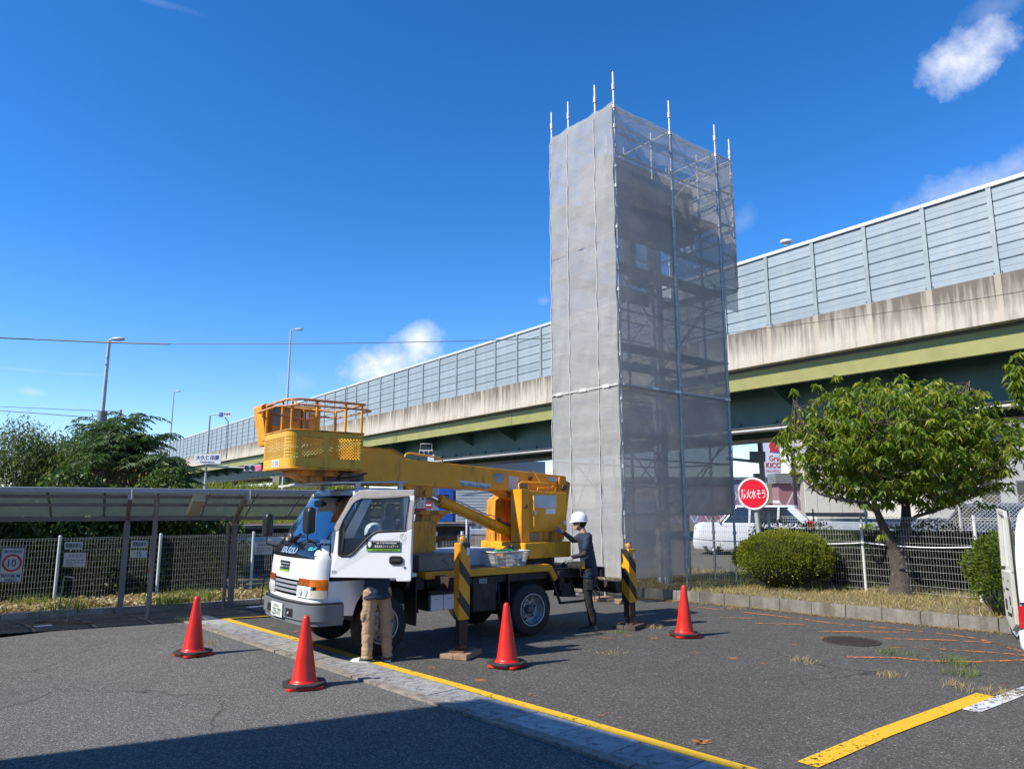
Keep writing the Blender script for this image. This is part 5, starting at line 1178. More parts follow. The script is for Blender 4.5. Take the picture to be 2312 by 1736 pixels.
def head(root, c, fwd, side, helmet, hairmat, tilt=0.0, strap=True, glasses=True):
    "c = centre of the skull"
    fwd = Vector(fwd).normalized(); side = Vector(side).normalized(); Z = fwd.cross(side); Z = Z if Z.z > 0 else -Z
    P = lambda f, s, z: Vector(c) + fwd * f + side * s + Z * z
    # facial features
    for sg in (-1, 1):
        m = MB(); m.sphere(P(.078, sg * .031, .0), .0115, 8); m.build('eye', WPLAST, root); m = MB(); m.sphere(P(.0865, sg * .031, .0), .005, 6); m.build('pupil', BLK, root)
        MB().tube([P(.090, sg * .015, .022), P(.086, sg * .035, .026), P(.072, sg * .052, .020)], .0045, 5).build('eyebrow', hairmat, root)
    MB().tube([P(.089, -.024, -.066), P(.097, 0, -.064), P(.089, .024, -.066)], .005, 6).build('lips', mat('lips', (.30, .10, .08), .5), root)
    # hair shell below the helmet
    m = MB(); rs = []
    for z, k in ((-.075, .60), (-.05, .80), (-.01, .98), (.03, 1.03), (.07, .96), (.10, .7), (.12, .3)):
        rs.append([P(-.012 + .098 * k * math.cos(a) * (1.0 if math.cos(a) < 0 else .55 if z < .055 else 1.0), .079 * k * math.sin(a), z) for a in np.linspace(0, 2 * math.pi, 19)[:-1]])
    m.rings(rs); m.build('hair', hairmat, root)
    if helmet:
        m = MB(); rs = []
        for r, z in ((1.0, .028), (1.02, .04), (1.0, .075), (.93, .115), (.76, .150), (.50, .170), (.2, .180)):
            rs.append([P(.010 + .136 * r * math.cos(a), .115 * r * math.sin(a), z) for a in np.linspace(0, 2 * math.pi, 29)[:-1]])
        m.rings(rs); h = m.build('helmet', helmet, root)
        rs = []; rb = []
        for a in np.linspace(0, 2 * math.pi, 33)[:-1]:
            br = 1.06 + .16 * max(0, math.cos(a)) ** 2
            rs.append(P(.010 + .136 * br * math.cos(a), .115 * 1.06 * math.sin(a), .026 - .012 * max(0, math.cos(a)))); rb.append(P(.010 + .128 * math.cos(a), .110 * math.sin(a), .045))
        m = MB(); n = len(rs); m.add(rs + rb + [p - Z * .006 for p in rs], [(i, (i + 1) % n, n + (i + 1) % n, n + i) for i in range(n)] + [(i, 2 * n + i, 2 * n + (i + 1) % n, (i + 1) % n) for i in range(n)], True); m.build('brim', helmet, h)
        m = MB(); m.tube([P(-.115, 0, .0), P(-.08, .085, .005), P(.0, .10, .02)], .008, 5); m.build('head_band', BLK, h)
    if strap:
        for sg in (-1, 1): MB().tube([P(.0, sg * .092, .03), P(.012, sg * .080, -.05), P(.045, sg * .040, -.105), P(.055, 0, -.112)], .006, 5).build('chin_strap', STEELD, root)
    if glasses:
        m = MB()
        for sg in (-1, 1):
            m.tube([P(.100, sg * .032 + .020 * math.cos(a), .0 + .014 * math.sin(a)) for a in np.linspace(0, 2 * math.pi, 11)[:-1]], .0025, 4, closed=True); m.tube([P(.100, sg * .052, .004), P(.0, sg * .085, .006)], .0025, 4)
        m.build('glasses', BLK, root)
def head_volume(m, c, fwd, side):
    fwd = Vector(fwd).normalized(); side = Vector(side).normalized(); Z = fwd.cross(side); Z = Z if Z.z > 0 else -Z
    P = lambda f, s, z: Vector(c) + fwd * f + side * s + Z * z
    rs = []
    for z, f0, a, b in ((-.115, .045, .030, .028), (-.105, .030, .060, .045), (-.08, .018, .078, .058), (-.05, .008, .085, .066), (-.01, 0, .090, .074), (.03, -.004, .094, .077), (.07, -.006, .088, .072), (.10, -.008, .065, .055), (.115, -.008, .035, .03)):
        rs.append([P(f0 + a * math.cos(t), b * math.sin(t), z) for t in np.linspace(0, 2 * math.pi, 17)[:-1]])
    m.rings(rs); m.tube([P(.085, 0, .015), P(.105, 0, -.022), P(.098, 0, -.034)], [.009, .013, .010], 7)
    for sg in (-1, 1): m.sphere(P(-.004, sg * .078, -.012), .030, 8, (.55, .35, 1.0))
def shoe(root, ankle, fd, mt, sole, L=.27, tilt=0.0, z0=0.0, white=None):
    fd = Vector(fd).normalized(); sd = Vector((-fd.y, fd.x, 0)).normalized(); up = Vector((0, 0, 1)) if abs(fd.z) < .01 else fd.cross(sd) * (1 if fd.cross(sd).z > 0 else -1)
    a = Vector(ankle); base = Vector((a.x, a.y, z0)) - fd * .065
    P = lambda f, s, z: base + fd * f + sd * s + up * z
    outl = [(0, .02), (.0, .034), (.05, .037), (.12, .040), (.19, .048), (.24, .038), (L, .018)]
    def ring(z, k): return [P(f, s * k, z) for f, s in outl] + [P(f, -s * k, z) for f, s in outl[::-1]]
    m = MB(); m.rings([ring(0, 1.0), ring(.03, 1.04)]); m.build('shoe_sole', sole, root)
    m = MB(); rs = []
    for f, w, h in ((.0, .028, .075), (.03, .034, .10), (.07, .036, .105), (.11, .038, .09), (.16, .042, .066), (.21, .042, .052), (.25, .030, .042), (L, .012, .034)):
        rs.append([P(f, w * math.cos(t), .028 + max(0, (h - .028)) * math.sin(t)) for t in np.linspace(0, math.pi, 9)] + [P(f, -w, .02), P(f, w, .02)])
    m.rings(rs); m.build('shoe', mt, root)
    if white:
        m = MB(); m.rings([[P(f, w * 1.06 * math.cos(t), .03 + max(0, h - .028) * 1.05 * math.sin(t)) for t in np.linspace(0, math.pi, 9)] + [P(f, -w, .022), P(f, w, .022)] for f, w, h in ((.15, .042, .066), (.21, .043, .053), (.26, .026, .042))]); m.build('shoe_toe', white, root)

# ---- worker stepping up to the turret
wk = thing('person', 'worker in white helmet and navy T-shirt stepping up beside the turret', 'person', (1.22, 11.9, 0))
F = Vector((-.94, .34, 0)).normalized(); Sd = Vector((F.y, -F.x, 0)) * -1   # Sd points to the far side (his right)
if Sd.y < 0: Sd = -Sd
hipN, hipF = Vector((1.21, 11.86, .95)), Vector((1.17, 12.02, .96))
kneeN, ankN = Vector((1.20, 11.86, .50)), Vector((1.265, 11.86, .10))
kneeF, ankF = Vector((.865, 12.10, .97)), Vector((.96, 12.10, .57))
shN, shF = Vector((1.20, 11.76, 1.43)), Vector((1.15, 12.10, 1.43))
elN, wrN = Vector((1.15, 11.70, 1.17)), Vector((.955, 11.72, 1.135))
elF, wrF = Vector((1.00, 12.08, 1.37)), Vector((.835, 12.02, 1.50))
hc = Vector((1.095, 11.93, 1.655))
m = MB(); head_volume(m, hc, F, Sd)
limb(m, [hc + Vector((.03, 0, -.09)), Vector((1.16, 11.92, 1.46))], [.052, .058])
blobs(m, [((1.20, 11.93, .90), .09, .14), ((1.20, 11.93, 1.05), .08, .13), ((1.18, 11.93, 1.30), .10, .16), ((1.17, 11.93, 1.44), .07, .15), ((1.16, 11.93, 1.49), .04, .06)], F, Sd)
for a, b, c in ((shN, elN, wrN), (shF, elF, wrF)): limb(m, [a, b, c], [.048, .038, .026])
for a, b, c in ((hipN, kneeN, ankN), (hipF, kneeF, ankF)): limb(m, [a, b, c], [.075, .052, .036])
organic('body', m, SKIN, wk, .013, 3)
head(wk, hc, F, Sd, HEL, HAIR)
m = MB(); blobs(m, [((1.235, 11.94, .80), .135, .185), ((1.235, 11.94, .86), .14, .18), ((1.225, 11.94, 1.0), .130, .168), ((1.20, 11.94, 1.2), .118, .172), ((1.175, 11.93, 1.36), .118, .180), ((1.17, 11.93, 1.45), .10, .178), ((1.165, 11.93, 1.50), .070, .095)], F, Sd)
limb(m, [shN + Vector((0, .05, .0)), shN + Vector((0, 0, -.01)), shN.lerp(elN, .62)], [.085, .082, .070]); limb(m, [shF - Vector((0, .04, 0)), shF.lerp(elF, .55)], [.080, .068])
organic('shirt', m, NAVY, wk, .011, 3, .014)
for a, b, c in ((shN, elN, wrN), (shF, elF, wrF)): m = MB(); limb(m, [a.lerp(b, .45), b, c], [.050, .045, .034]); organic('sleeve', m, SLV, wk, .009, 2, .010)
m = MB(); limb(m, [hipN, kneeN + Vector((.0, 0, .02)), ankN + Vector((0, 0, .02))], [.098, .068, .060]); limb(m, [hipF, kneeF, ankF], [.092, .072, .058])
blobs(m, [((1.19, 11.94, .86), .10, .15), ((1.20, 11.94, 1.02), .105, .155)], F, Sd); m.box((1.17, 11.76, .62), (1.28, 11.80, .77)); limb(m, [ankN + Vector((0, 0, .18)), ankN + Vector((.01, 0, .05))], [.058, .060])
organic('trousers', m, BTROU, wk, .011, 3, .013)
m = MB(); hand(m, wrF, (-.80, -.15, .35), (.2, .9, .3), .22, .12); organic('glove', m, GLOVE, wk, .0045, 1)
m = MB(); hand(m, wrN, (-.75, .05, -.45), (-.4, -.6, .6), .10, .5); organic('glove', m, GLOVE, wk, .0045, 1)
shoe(wk, ankN, (-.97, .22, 0), SHOE, SOLE, .29, z0=.0); shoe(wk, ankF, (-.97, .2, 0), SHOE, SOLE, .29, z0=.485)
m = MB(); m.tube([(1.32, 11.80, .70), (1.38, 11.79, .62), (1.37, 11.79, .50), (1.30, 11.79, .47), (1.28, 11.79, .60)], .010, 5); m.tube([(1.30, 11.78, .62), (1.36, 11.78, .56)], .02, 6); m.build('lanyard', BLK, wk)
MB().box((1.095, 11.77, .955), (1.15, 11.80, 1.06)).build('yellow_notebook', YEL, wk)

# ---- man standing behind the open door
P2 = tw(.22, 1.10, 0); P2.z = 0
m2 = thing('person', 'person in tan cargo trousers and white-toed shoes standing behind the open truck door', 'person', tuple(P2))
F = Vector((-.50, .866, 0)).normalized(); Sr = Vector((F.y, -F.x, 0))
q = lambda f, s, z: P2 + F * f + Sr * s + Vector((0, 0, z))
TAN = mat('tan_cargo_trousers', (.37, .25, .155), .85, var=.16, vscale=6, bump=.55, bscale=10)
hL, hR = q(0, -.085, .86), q(0, .085, .86); kL, kR = q(.02, -.10, .47), q(.02, .125, .47); aL, aR = q(-.01, -.115, .10), q(-.01, .15, .10)
sL, sR = q(.10, -.18, 1.32), q(.10, .18, 1.32); eL, eR = q(.22, -.23, 1.12), q(.22, .22, 1.12); wL, wR = q(.42, -.14, 1.16), q(.42, .14, 1.16)
hc = q(.19, 0, 1.53)
m = MB(); Fh = (F + Vector((0, 0, -.35))).normalized(); head_volume(m, hc, Fh, Sr); limb(m, [hc + Vector((0, 0, -.08)), q(.10, 0, 1.36)], [.052, .06])
blobs(m, [(q(0, 0, .86), .09, .14), (q(.02, 0, 1.0), .085, .13), (q(.07, 0, 1.2), .10, .16), (q(.10, 0, 1.34), .07, .15), (q(.10, 0, 1.38), .04, .06)], F, Sr)
for a, b, c in ((sL, eL, wL), (sR, eR, wR)): limb(m, [a, b, c], [.048, .038, .028])
for a, b, c in ((hL, kL, aL), (hR, kR, aR)): limb(m, [a, b, c], [.075, .05, .036])
hand(m, wL, F * .9 + Vector((0, 0, -.1)), (0, 0, 1), .1, .4); hand(m, wR, F * .9 + Vector((0, 0, -.1)), (0, 0, 1), .1, .4)
organic('body', m, SKIN, m2, .0075, 2)
head(m2, hc, Fh, Sr, mat('pale_blue_helmet', (.62, .70, .78), .25, var=.02, coat=.5), HAIR, glasses=False)
m = MB(); blobs(m, [(q(-.01, 0, .76), .125, .185), (q(0, 0, .84), .125, .18), (q(.02, 0, 1.0), .115, .17), (q(.07, 0, 1.2), .12, .178), (q(.10, 0, 1.33), .09, .16), (q(.10, 0, 1.38), .06, .08)], F, Sr)
for a, b, c in ((sL, eL, wL), (sR, eR, wR)): limb(m, [a, b, b.lerp(c, .8)], [.065, .055, .045])
organic('shirt', m, NAVY, m2, .012, 3, .014)
m = MB(); limb(m, [hL, kL, aL + Vector((0, 0, .02))], [.100, .079, .070]); limb(m, [hR, kR, aR + Vector((0, 0, .02))], [.100, .079, .070])
for a, k, s in ((aL, kL, -1), (aR, kR, 1)):
    for z, r in ((.07, .077), (.13, .068), (.19, .075), (.27, .068), (.36, .078)): c_ = a.lerp(k, (z - .1) / .37); m.sphere((c_.x, c_.y, z), r, 10, (1, 1, .45))
    c_ = k + Vector((0, 0, .10)) + Sr * s * .062 - F * .02; m.sphere(c_, .05, 8, (1, 1, 1.7))
blobs(m, [(q(0, 0, .76), .118, .165), (q(0, 0, .86), .112, .168), (q(0, 0, .92), .105, .155)], F, Sr)
organic('trousers', m, TAN, m2, .010, 3, .014)
WSH = mat('white_shoe', (.60, .59, .55), .6, var=.08); 
shoe(m2, aL, (-.88, .25, 0), SHOE, WSH, .28, white=WSH); shoe(m2, aR, (-.35, .93, 0), SHOE, WSH, .28)
m = MB()
m.box(tuple(q(-.115, -.15, .80) - Vector((.02, .005, 0))), tuple(q(-.115, -.15, .80) + Vector((.0, .0, 0.001)))); 
MB().tube([q(-.105, .06, .80), q(-.118, .10, .80), q(-.11, .14, .80)], .004, 4).build('pocket_seam', mat('seam_brown', (.16, .10, .06), .9), m2)
MB().tube([q(-.105, -.06, .80), q(-.118, -.10, .80), q(-.11, -.14, .80)], .004, 4).build('pocket_seam', MATS['seam_brown'], m2)

# =================================================================== CONES
CRED = mat('glossy_red_cone', (.66, .022, .012), .36, var=.12, vscale=5, dirt=(.30, .05, .035), dirt_amt=.35, dscale=6, streak=True, flake=((.12, .04, .03), .74, 30))
def cone_proto():
    r = thing('traffic_cone', 'x', 'traffic cone', (0, 0, 0), 0, 'red traffic cones around the truck', world=False)
    m = MB(); m.lathe([(.150, .030), (.150, .052), (.142, .062), (.128, .070), (.122, .085), (.098, .24), (.078, .38), (.052, .56), (.036, .675), (.030, .695), (.018, .706), (.001, .710)], (0, 0, 0), 'Z', 40); m.build('cone', CRED, r)
    m = MB(); m.prism(rr(-.185, .185, -.185, .185, .05, 4), lambda x, y, d: (x, y, d), .004, .030); m.build('base', CRED, r, bevel=.004)
    o = link('weight', None, r); ring = MB(); n = 32; R0_, R1_ = [], []
    for i in range(n):
        a = 2 * math.pi * i / n; oc = .215 / max(abs(math.cos(((a + math.pi / 8) % (math.pi / 4)) - math.pi / 8)), .5); R0_.append((oc * math.cos(a), oc * math.sin(a))); R1_.append((.158 * math.cos(a), .158 * math.sin(a)))
    v = [(x, y, .031) for x, y in R0_] + [(x, y, .055) for x, y in R0_] + [(x, y, .060) for x, y in R1_] + [(x, y, .031) for x, y in R1_]
    ring.add(v, [(k * n + i, k * n + (i + 1) % n, ((k + 1) % 4) * n + (i + 1) % n, ((k + 1) % 4) * n + i) for k in range(4) for i in range(n)]); ring.build('rubber_ring', mat('black_rubber_weight', (.03, .03, .03), .7, var=.3), r, bevel=.004)
    bpy.data.objects.remove(o)
    return r
c0_ = cone_proto()
spots = [((435, 1478), .9, 'red traffic cone standing alone nearest the left fence'), ((686, 1550), .35, 'red traffic cone on the open asphalt in front of the truck cab'),
         ((1145, 1503), 1.15, 'red traffic cone beside the rear wheel and striped outrigger'), ((1546, 1436), .2, 'red traffic cone in front of the scaffold and kerb')]
for i, ((px, py_), rz, lab) in enumerate(spots):
    o = c0_ if i == 0 else copy_tree(c0_)
    g = at(px, py_); o.location = g; o.rotation_euler = (0, 0, rz); o['label'] = lab; o.rotation_euler = (R((0, .6, -.8, .5)[i]), R((.7, -.5, 0, .9)[i]), rz); o.scale = (1.05, 1.05, 1.05)
for ch in []: pass

# =================================================================== FOLIAGE HELPERS
def leaves_obj(name, pos, dirs, L, Wd, mt, parent=None, fold=.25, droop=.35, simple=False):
    "pos (n,3), dirs (n,3): one folded leaf each"
    n = len(pos); d = dirs / (np.linalg.norm(dirs, axis=1, keepdims=True) + 1e-9)
    r = rng.normal(size=(n, 3)); s = np.cross(d, r); s /= (np.linalg.norm(s, axis=1, keepdims=True) + 1e-9)
    # prefer leaves lying fairly flat
    up = np.cross(s, d); flip = np.where(up[:, 2:3] < 0, -1, 1); up *= flip
    Ls = (L * rng.uniform(.7, 1.25, n))[:, None]; Ws = (Wd * rng.uniform(.75, 1.2, n))[:, None]
    dn = np.array([[0, 0, -1.0]])
    if simple:
        v = np.stack([pos, pos + d * Ls * .5 + s * Ws * .5, pos + d * Ls, pos + d * Ls * .5 - s * Ws * .5], 1); k = 4
        f = np.array([[0, 1, 2], [0, 2, 3]])
    else:
        mid = pos + d * Ls * .5 + dn * Ls * droop * .15 - up * Ws * fold; tip = pos + d * Ls + dn * Ls * droop
        v = np.stack([pos, pos + d * Ls * .42 + s * Ws * .5, tip, pos + d * Ls * .42 - s * Ws * .5, mid], 1); k = 5
        f = np.array([[0, 1, 4], [1, 2, 4], [2, 3, 4], [3, 0, 4]])
    V = v.reshape(-1, 3); Fc = (f[None] + (np.arange(n) * k)[:, None, None]).reshape(-1, 3)
    me = bpy.data.meshes.new(name); me.vertices.add(len(V)); me.vertices.foreach_set('co', V.ravel().astype(np.float32))
    me.loops.add(len(Fc) * 3); me.loops.foreach_set('vertex_index', Fc.ravel().astype(np.int32)); me.polygons.add(len(Fc))
    me.polygons.foreach_set('loop_start', (np.arange(len(Fc)) * 3).astype(np.int32)); me.polygons.foreach_set('loop_total', np.full(len(Fc), 3, np.int32))
    me.update(); me.validate(); me.materials.append(mt); return link(name, me, parent)
def rnd_dir(n, zb=0.0, zs=1.0):
    d = rng.normal(size=(n, 3)); d[:, 2] = d[:, 2] * zs + zb; return d / np.linalg.norm(d, axis=1, keepdims=True)
def blades(name, pts, h, w, mt, parent=None, lean=.5):
    n = len(pts); a = rng.uniform(0, 2 * np.pi, n); H = h * rng.uniform(.4, 1.3, n); le = rng.normal(0, lean, (n, 2)) * H[:, None]
    s = np.stack([np.cos(a), np.sin(a), np.zeros(n)], 1) * w / 2; P = np.array(pts)
    top = P + np.concatenate([le, H[:, None]], 1); mid = P + np.concatenate([le * .35, H[:, None] * .6], 1)
    V = np.stack([P - s, P + s, mid + s * .8, mid - s * .8, top], 1).reshape(-1, 3)
    f = np.array([[0, 1, 2], [0, 2, 3], [3, 2, 4]]); Fc = (f[None] + (np.arange(n) * 5)[:, None, None]).reshape(-1, 3)
    me = bpy.data.meshes.new(name); me.from_pydata(V.tolist(), [], Fc.tolist()); me.materials.append(mt); return link(name, me, parent)
BARK = mat('cherry_bark', (.065, .052, .045), .85, var=.35, vscale=9, bump=.9, bscale=28, dirt=(.14, .125, .11), dirt_amt=.45, dscale=7)
BARK2 = mat('grey_brown_bark', (.10, .08, .06), .85, var=.3, vscale=8, bump=.5)
LCH = leaf_mat('cherry_leaves', (.075, .145, .020), (.22, .29, .034), (.42, .40, .05), trans=.45)
LSH = leaf_mat('shrub_leaves', (.10, .14, .018), (.25, .28, .032), (.32, .31, .04), trans=.35)
LSR = leaf_mat('bright_shrub_leaves', (.06, .11, .018), (.16, .20, .03), trans=.3)
LVN = leaf_mat('vine_leaves', (.035, .070, .018), (.095, .15, .03), (.17, .21, .06), trans=.35)
LTR = leaf_mat('willow_tree_leaves', (.045, .085, .025), (.14, .19, .05), (.22, .25, .09), trans=.3)
LAI = leaf_mat('ailanthus_leaflets', (.030, .070, .026), (.10, .16, .05), trans=.35)
LHG = leaf_mat('dark_hedge_leaves', (.018, .035, .012), (.05, .075, .02), trans=.2)
LDRY = leaf_mat('dry_leaves', (.32, .24, .10), (.55, .46, .28), (.22, .26, .07), trans=.3)
GDRY = leaf_mat('dry_grass_blades', (.30, .23, .10), (.48, .39, .20), (.16, .20, .05), trans=.3)
GGRN = leaf_mat('green_grass_blades', (.08, .14, .025), (.22, .28, .06), (.40, .36, .16), trans=.35)
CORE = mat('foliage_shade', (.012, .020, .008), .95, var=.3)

# =================================================================== LEFT FENCE
def wire_panel(L, z0, z1, dv=.052, dh=.125, r=.0022):
    m = MB(); n = int(L / dv)
    for i in range(1, n + 1): x = i * L / (n + 1); m.cyl((x, 0, z0), (x, 0, z1), r, n=3, caps=False)
    z = z0 + .01; k = 0
    while z < z1 + .01:
        m.cyl((0, -.004, z), (L, -.004, z), r * 1.15, n=3, caps=False)
        z += dh; k += 1
    m.cyl((0, -.02, z1 - .02), (L, -.02, z1 - .02), r * 1.5, n=4); m.cyl((0, -.035, z1 + .015), (L, -.035, z1 + .015), r * 1.5, n=4)
    for i in range(1, n + 1): x = i * L / (n + 1); m.beam((x, 0, z1), (x, -.035, z1 + .015), .005, .005)
    return m
WIRE = mat('pale_green_white_wire', (.44, .48, .45), .45, var=.1); WIREP = mat('white_fence_post', (.62, .66, .70), .4, var=.05)
WIRE2 = mat('white_wire', (.66, .66, .63), .45, var=.1); WIRE2P = mat('cream_fence_post', (.58, .58, .54), .45, var=.15, dirt=(.3, .25, .18), dirt_amt=.2)
def fence(name, label, P, z0, h, mw, mp, dh, group=None, capz=.05):
    root = thing(name, label, 'fence', (P[0].x, P[0].y, z0)); meshes = {}
    for a, b in zip(P[:-1], P[1:]):
        d = b - a; L = round(d.length, 2)
        if L not in meshes: meshes[L] = wire_panel(L - .02, .06, h, dh=dh).mesh('mesh_panel', mw)
        o = link('mesh_panel', meshes[L], root); o.location = Vector((a.x, a.y, z0)) - root.location; o.rotation_euler = (0, 0, math.atan2(d.y, d.x))
    pm = MB().cyl((0, .035, -.15), (0, .035, h + capz), .030, n=12); pm.sphere((0, .035, h + capz), .033, 10, (1, 1, .7)); pme_ = pm.mesh('post', mp)
    for p in P: o = link('post', pme_, root); o.location = Vector((p.x, p.y, z0)) - root.location
    return root
def along(A, d, ts): return [A + d * t for t in ts]
FA = Vector((-8.87, 14.53, 0)); FDm = Vector((.785, .62, 0)).normalized()
ts = [-13.0, -11.1, -9.2, -7.4, -5.55, -3.7, -1.85, 0, 1.83, 3.79, 5.7, 7.6]
fence('mesh_fence', 'pale wire mesh fence with round posts along the left of the lot', along(FA, FDm, ts), .08, 1.21, WIRE, WIREP, .115)
fence('mesh_fence', 'taller white wire fence seen between the boom and deck behind the truck', along(FA, FDm, [9.7, 11.5, 13.3, 15.2]), .05, 1.75, WIRE2, WIREP, .18)
fp = along(FA, FDm, [7.75, 8.7, 9.55]); gt = thing('mesh_gate', 'low white wire gate with double posts behind the truck deck', 'gate', tuple(fp[0]))
for a, b in zip(fp[:-1], fp[1:]): o = link('gate_leaf', wire_panel((b - a).length - .06, .1, 1.05, dh=.2).mesh('gate_leaf', WIRE2), gt); o.location = a - fp[0]; o.rotation_euler = (0, 0, math.atan2(FDm.y, FDm.x))
for p in fp: MB().cyl(p, p + Vector((0, 0, 1.25)), .04, n=10).build('gate_post', WIREP, gt)
# right fence
B0, B1, B2 = Vector((4.24, 17.73, 0)), Vector((7.32, 15.47, 0)), Vector((8.64, 13.79, 0)); dA = (B1 - B0).normalized(); dB = (B2 - B1).normalized()
PR = [B0 - dA * 3.82, B0 - dA * 1.91, B0, B0 + dA * 1.91, B1, B2, B2 + dB * 2.1, B2 + dB * 4.2]
fence('mesh_fence', 'white wire mesh fence behind the cherry tree and round bush', PR, KH - .02, 1.50, WIRE2, WIRE2P, .135)
m = MB(); pts = []
for a, b in zip(PR[2:-2], PR[3:-1]):
    for k in range(8): t = k / 8; p = a.lerp(b, t); pts.append(Vector((p.x, p.y - .05, 1.18 - .05 * math.sin(math.pi * t))) )
m.tube(pts, .013, 6); cab_ = m.build('cable_conduit', WPLAST, None); tag(cab_, 'sagging pale cable conduit running along the right wire fence', 'conduit')
o = MB().sphere((B2.x - .02, B2.y - .08, 1.2), .065, 12, (1, .6, 1)).build('junction_box', WPLAST, cab_)
l = thing('lamp_bowl', 'upturned trapezoid lamp fixed to the right wire fence beside the van', 'lamp', tuple(B2 + dB * .35 + Vector((0, 0, 1.15))))
c_ = B2 + dB * .35 + Vector((0, -.06, 1.18)); m = MB(); m.prism([(-.13, .09), (.13, .09), (.06, -.06), (-.06, -.06)], lambda u, v, d: tuple(c_ + dB * u + Vector((0, d, v))), -.04, .04); m.build('shade', WPLAST, l)

def onplane(px, py, A, d):
    "meet the line of sight with the upright plane through A along d"
    n = Vector((-d.y, d.x, 0)); r = ray(px, py); t = n.dot(A) / n.dot(r); p = r * t; return Vector((p.x, p.y, H0 + p.z))
def plate(name, label, cat, corners, A, d, mt, th=.006, group=None, off=.05):
    n = Vector((d.y, -d.x, 0)); P = [onplane(*c, A, d) + n * off for c in corners]; c = sum(P, Vector()) / 4
    t = thing(name, label, cat, tuple(c), group=group)
    m = MB(); m.add([tuple(p) for p in P] + [tuple(p + n * th) for p in P], [(3, 2, 1, 0), (4, 5, 6, 7), (0, 1, 5, 4), (1, 2, 6, 5), (2, 3, 7, 6), (3, 0, 4, 7)]); m.build('sign_face', mt, t)
    r = ((P[1] + P[2]) / 2 - (P[0] + P[3]) / 2); u = ((P[0] + P[1]) / 2 - (P[3] + P[2]) / 2)
    return t, c + n * (th + .001), r, u
f5 = lambda x, y: (x * .3132, 900 + y * .3132)
SGW = mat('dull_white_sign', (.52, .54, .53), .5, var=.06); NAVYP = mat('navy_print', (.03, .05, .18), .5, var=.03); SRED = mat('sign_red', (.50, .02, .04), .45, var=.05)
t, c, r, u = plate('speed_limit_sign', 'framed white sign with red ring reading 10 MAXIMUM SPEED on the left fence', 'sign', [f5(12, 1072), f5(180, 1072), f5(153, 1322), f5(-15, 1322)], FA, FDm, SGW)
rn, un = r.normalized(), u.normalized(); nn_ = rn.cross(un)
text('lettering', '構内制限速度', NAVYP, t, c + un * (u.length * .39), rn, un, r.length * .78, u.length * .10, bold=.01); text('lettering', '10', NAVYP, t, c + un * (u.length * .06), rn, un, r.length * .36, u.length * .22, bold=.02)
text('lettering', 'MAXIMUM', NAVYP, t, c - un * (u.length * .31), rn, un, r.length * .78, u.length * .09, bold=.01); text('lettering', 'SPEED', NAVYP, t, c - un * (u.length * .43), rn, un, r.length * .52, u.length * .09, bold=.01)
m = MB(); cc = c + un * (u.length * .06) + nn_ * .004
m.tube([cc + rn * (r.length * .38 * math.cos(a)) + un * (u.length * .225 * math.sin(a)) for a in np.linspace(0, 2 * math.pi, 33)[:-1]], .016, 4, closed=True); m.build('red_ring', SRED, t)
m = MB(); m.beam(c - un * u.length * .255 - rn * r.length * .47, c - un * u.length * .255 + rn * r.length * .47, .006, .004); 
for s_ in (-1, 1): m.beam(c - un * u.length * .48 + rn * s_ * r.length * .48, c + un * u.length * .48 + rn * s_ * r.length * .48, .006, .01); m.beam(c + un * s_ * u.length * .485 - rn * r.length * .48, c + un * s_ * u.length * .485 + rn * r.length * .48, .006, .01)
m.build('sign_border', NAVYP, t)
for k, (cs, lab, txts) in enumerate((([(465, 1030), (592, 1030), (590, 1083), (463, 1083)], 'small white staff-only plate above the notice on the left fence', [('教職員専用', 0, .86, .62)]),
        ([(943, 1022), (1056, 1022), (1056, 1072), (943, 1072)], 'small white staff-only plate above the number 15 plate', [('教職員専用', 0, .86, .62)]),
        ([(940, 1090), (1056, 1090), (1056, 1145), (940, 1145)], 'small white plate with the number 15 on the left fence', [('15', 0, .26, .66)]))):
    t, c, r, u = plate('parking_plate', lab, 'sign', [f5(*p) for p in cs], FA, FDm, SGW)
    for s_, dy, w_, h_ in txts: text('lettering', s_, BPR, t, c, r, u, r.length * w_, u.length * h_, bold=.01)
for cs, lab, tint in (([f5(460, 1108), f5(618, 1108), f5(612, 1210), f5(453, 1210)], 'white notice with small print below the staff plate by the second fence post', 0), ([(574, 1223), (612, 1223), (612, 1251), (573, 1251)], 'white notice with small print on the fence beside the truck mirror', 1)):
    t, c, r, u = plate('notice_sign', lab, 'sign', cs, FA, FDm, SGW); un = u.normalized()
    text('lettering', '職 員 専 用', BPR, t, c + un * (u.length * .28), r, u, r.length * .62, u.length * .15)
    [print_bars('small_print', BPR, t, c + un * (u.length * a_) + r.normalized() * b_, r, u, r.length * w_, u.length * .07, n_, n_) for a_, b_, w_, n_ in ((-.02, 0, .84, 20), (-.20, 0, .76, 17), (-.34, -.09, .42, 9))]

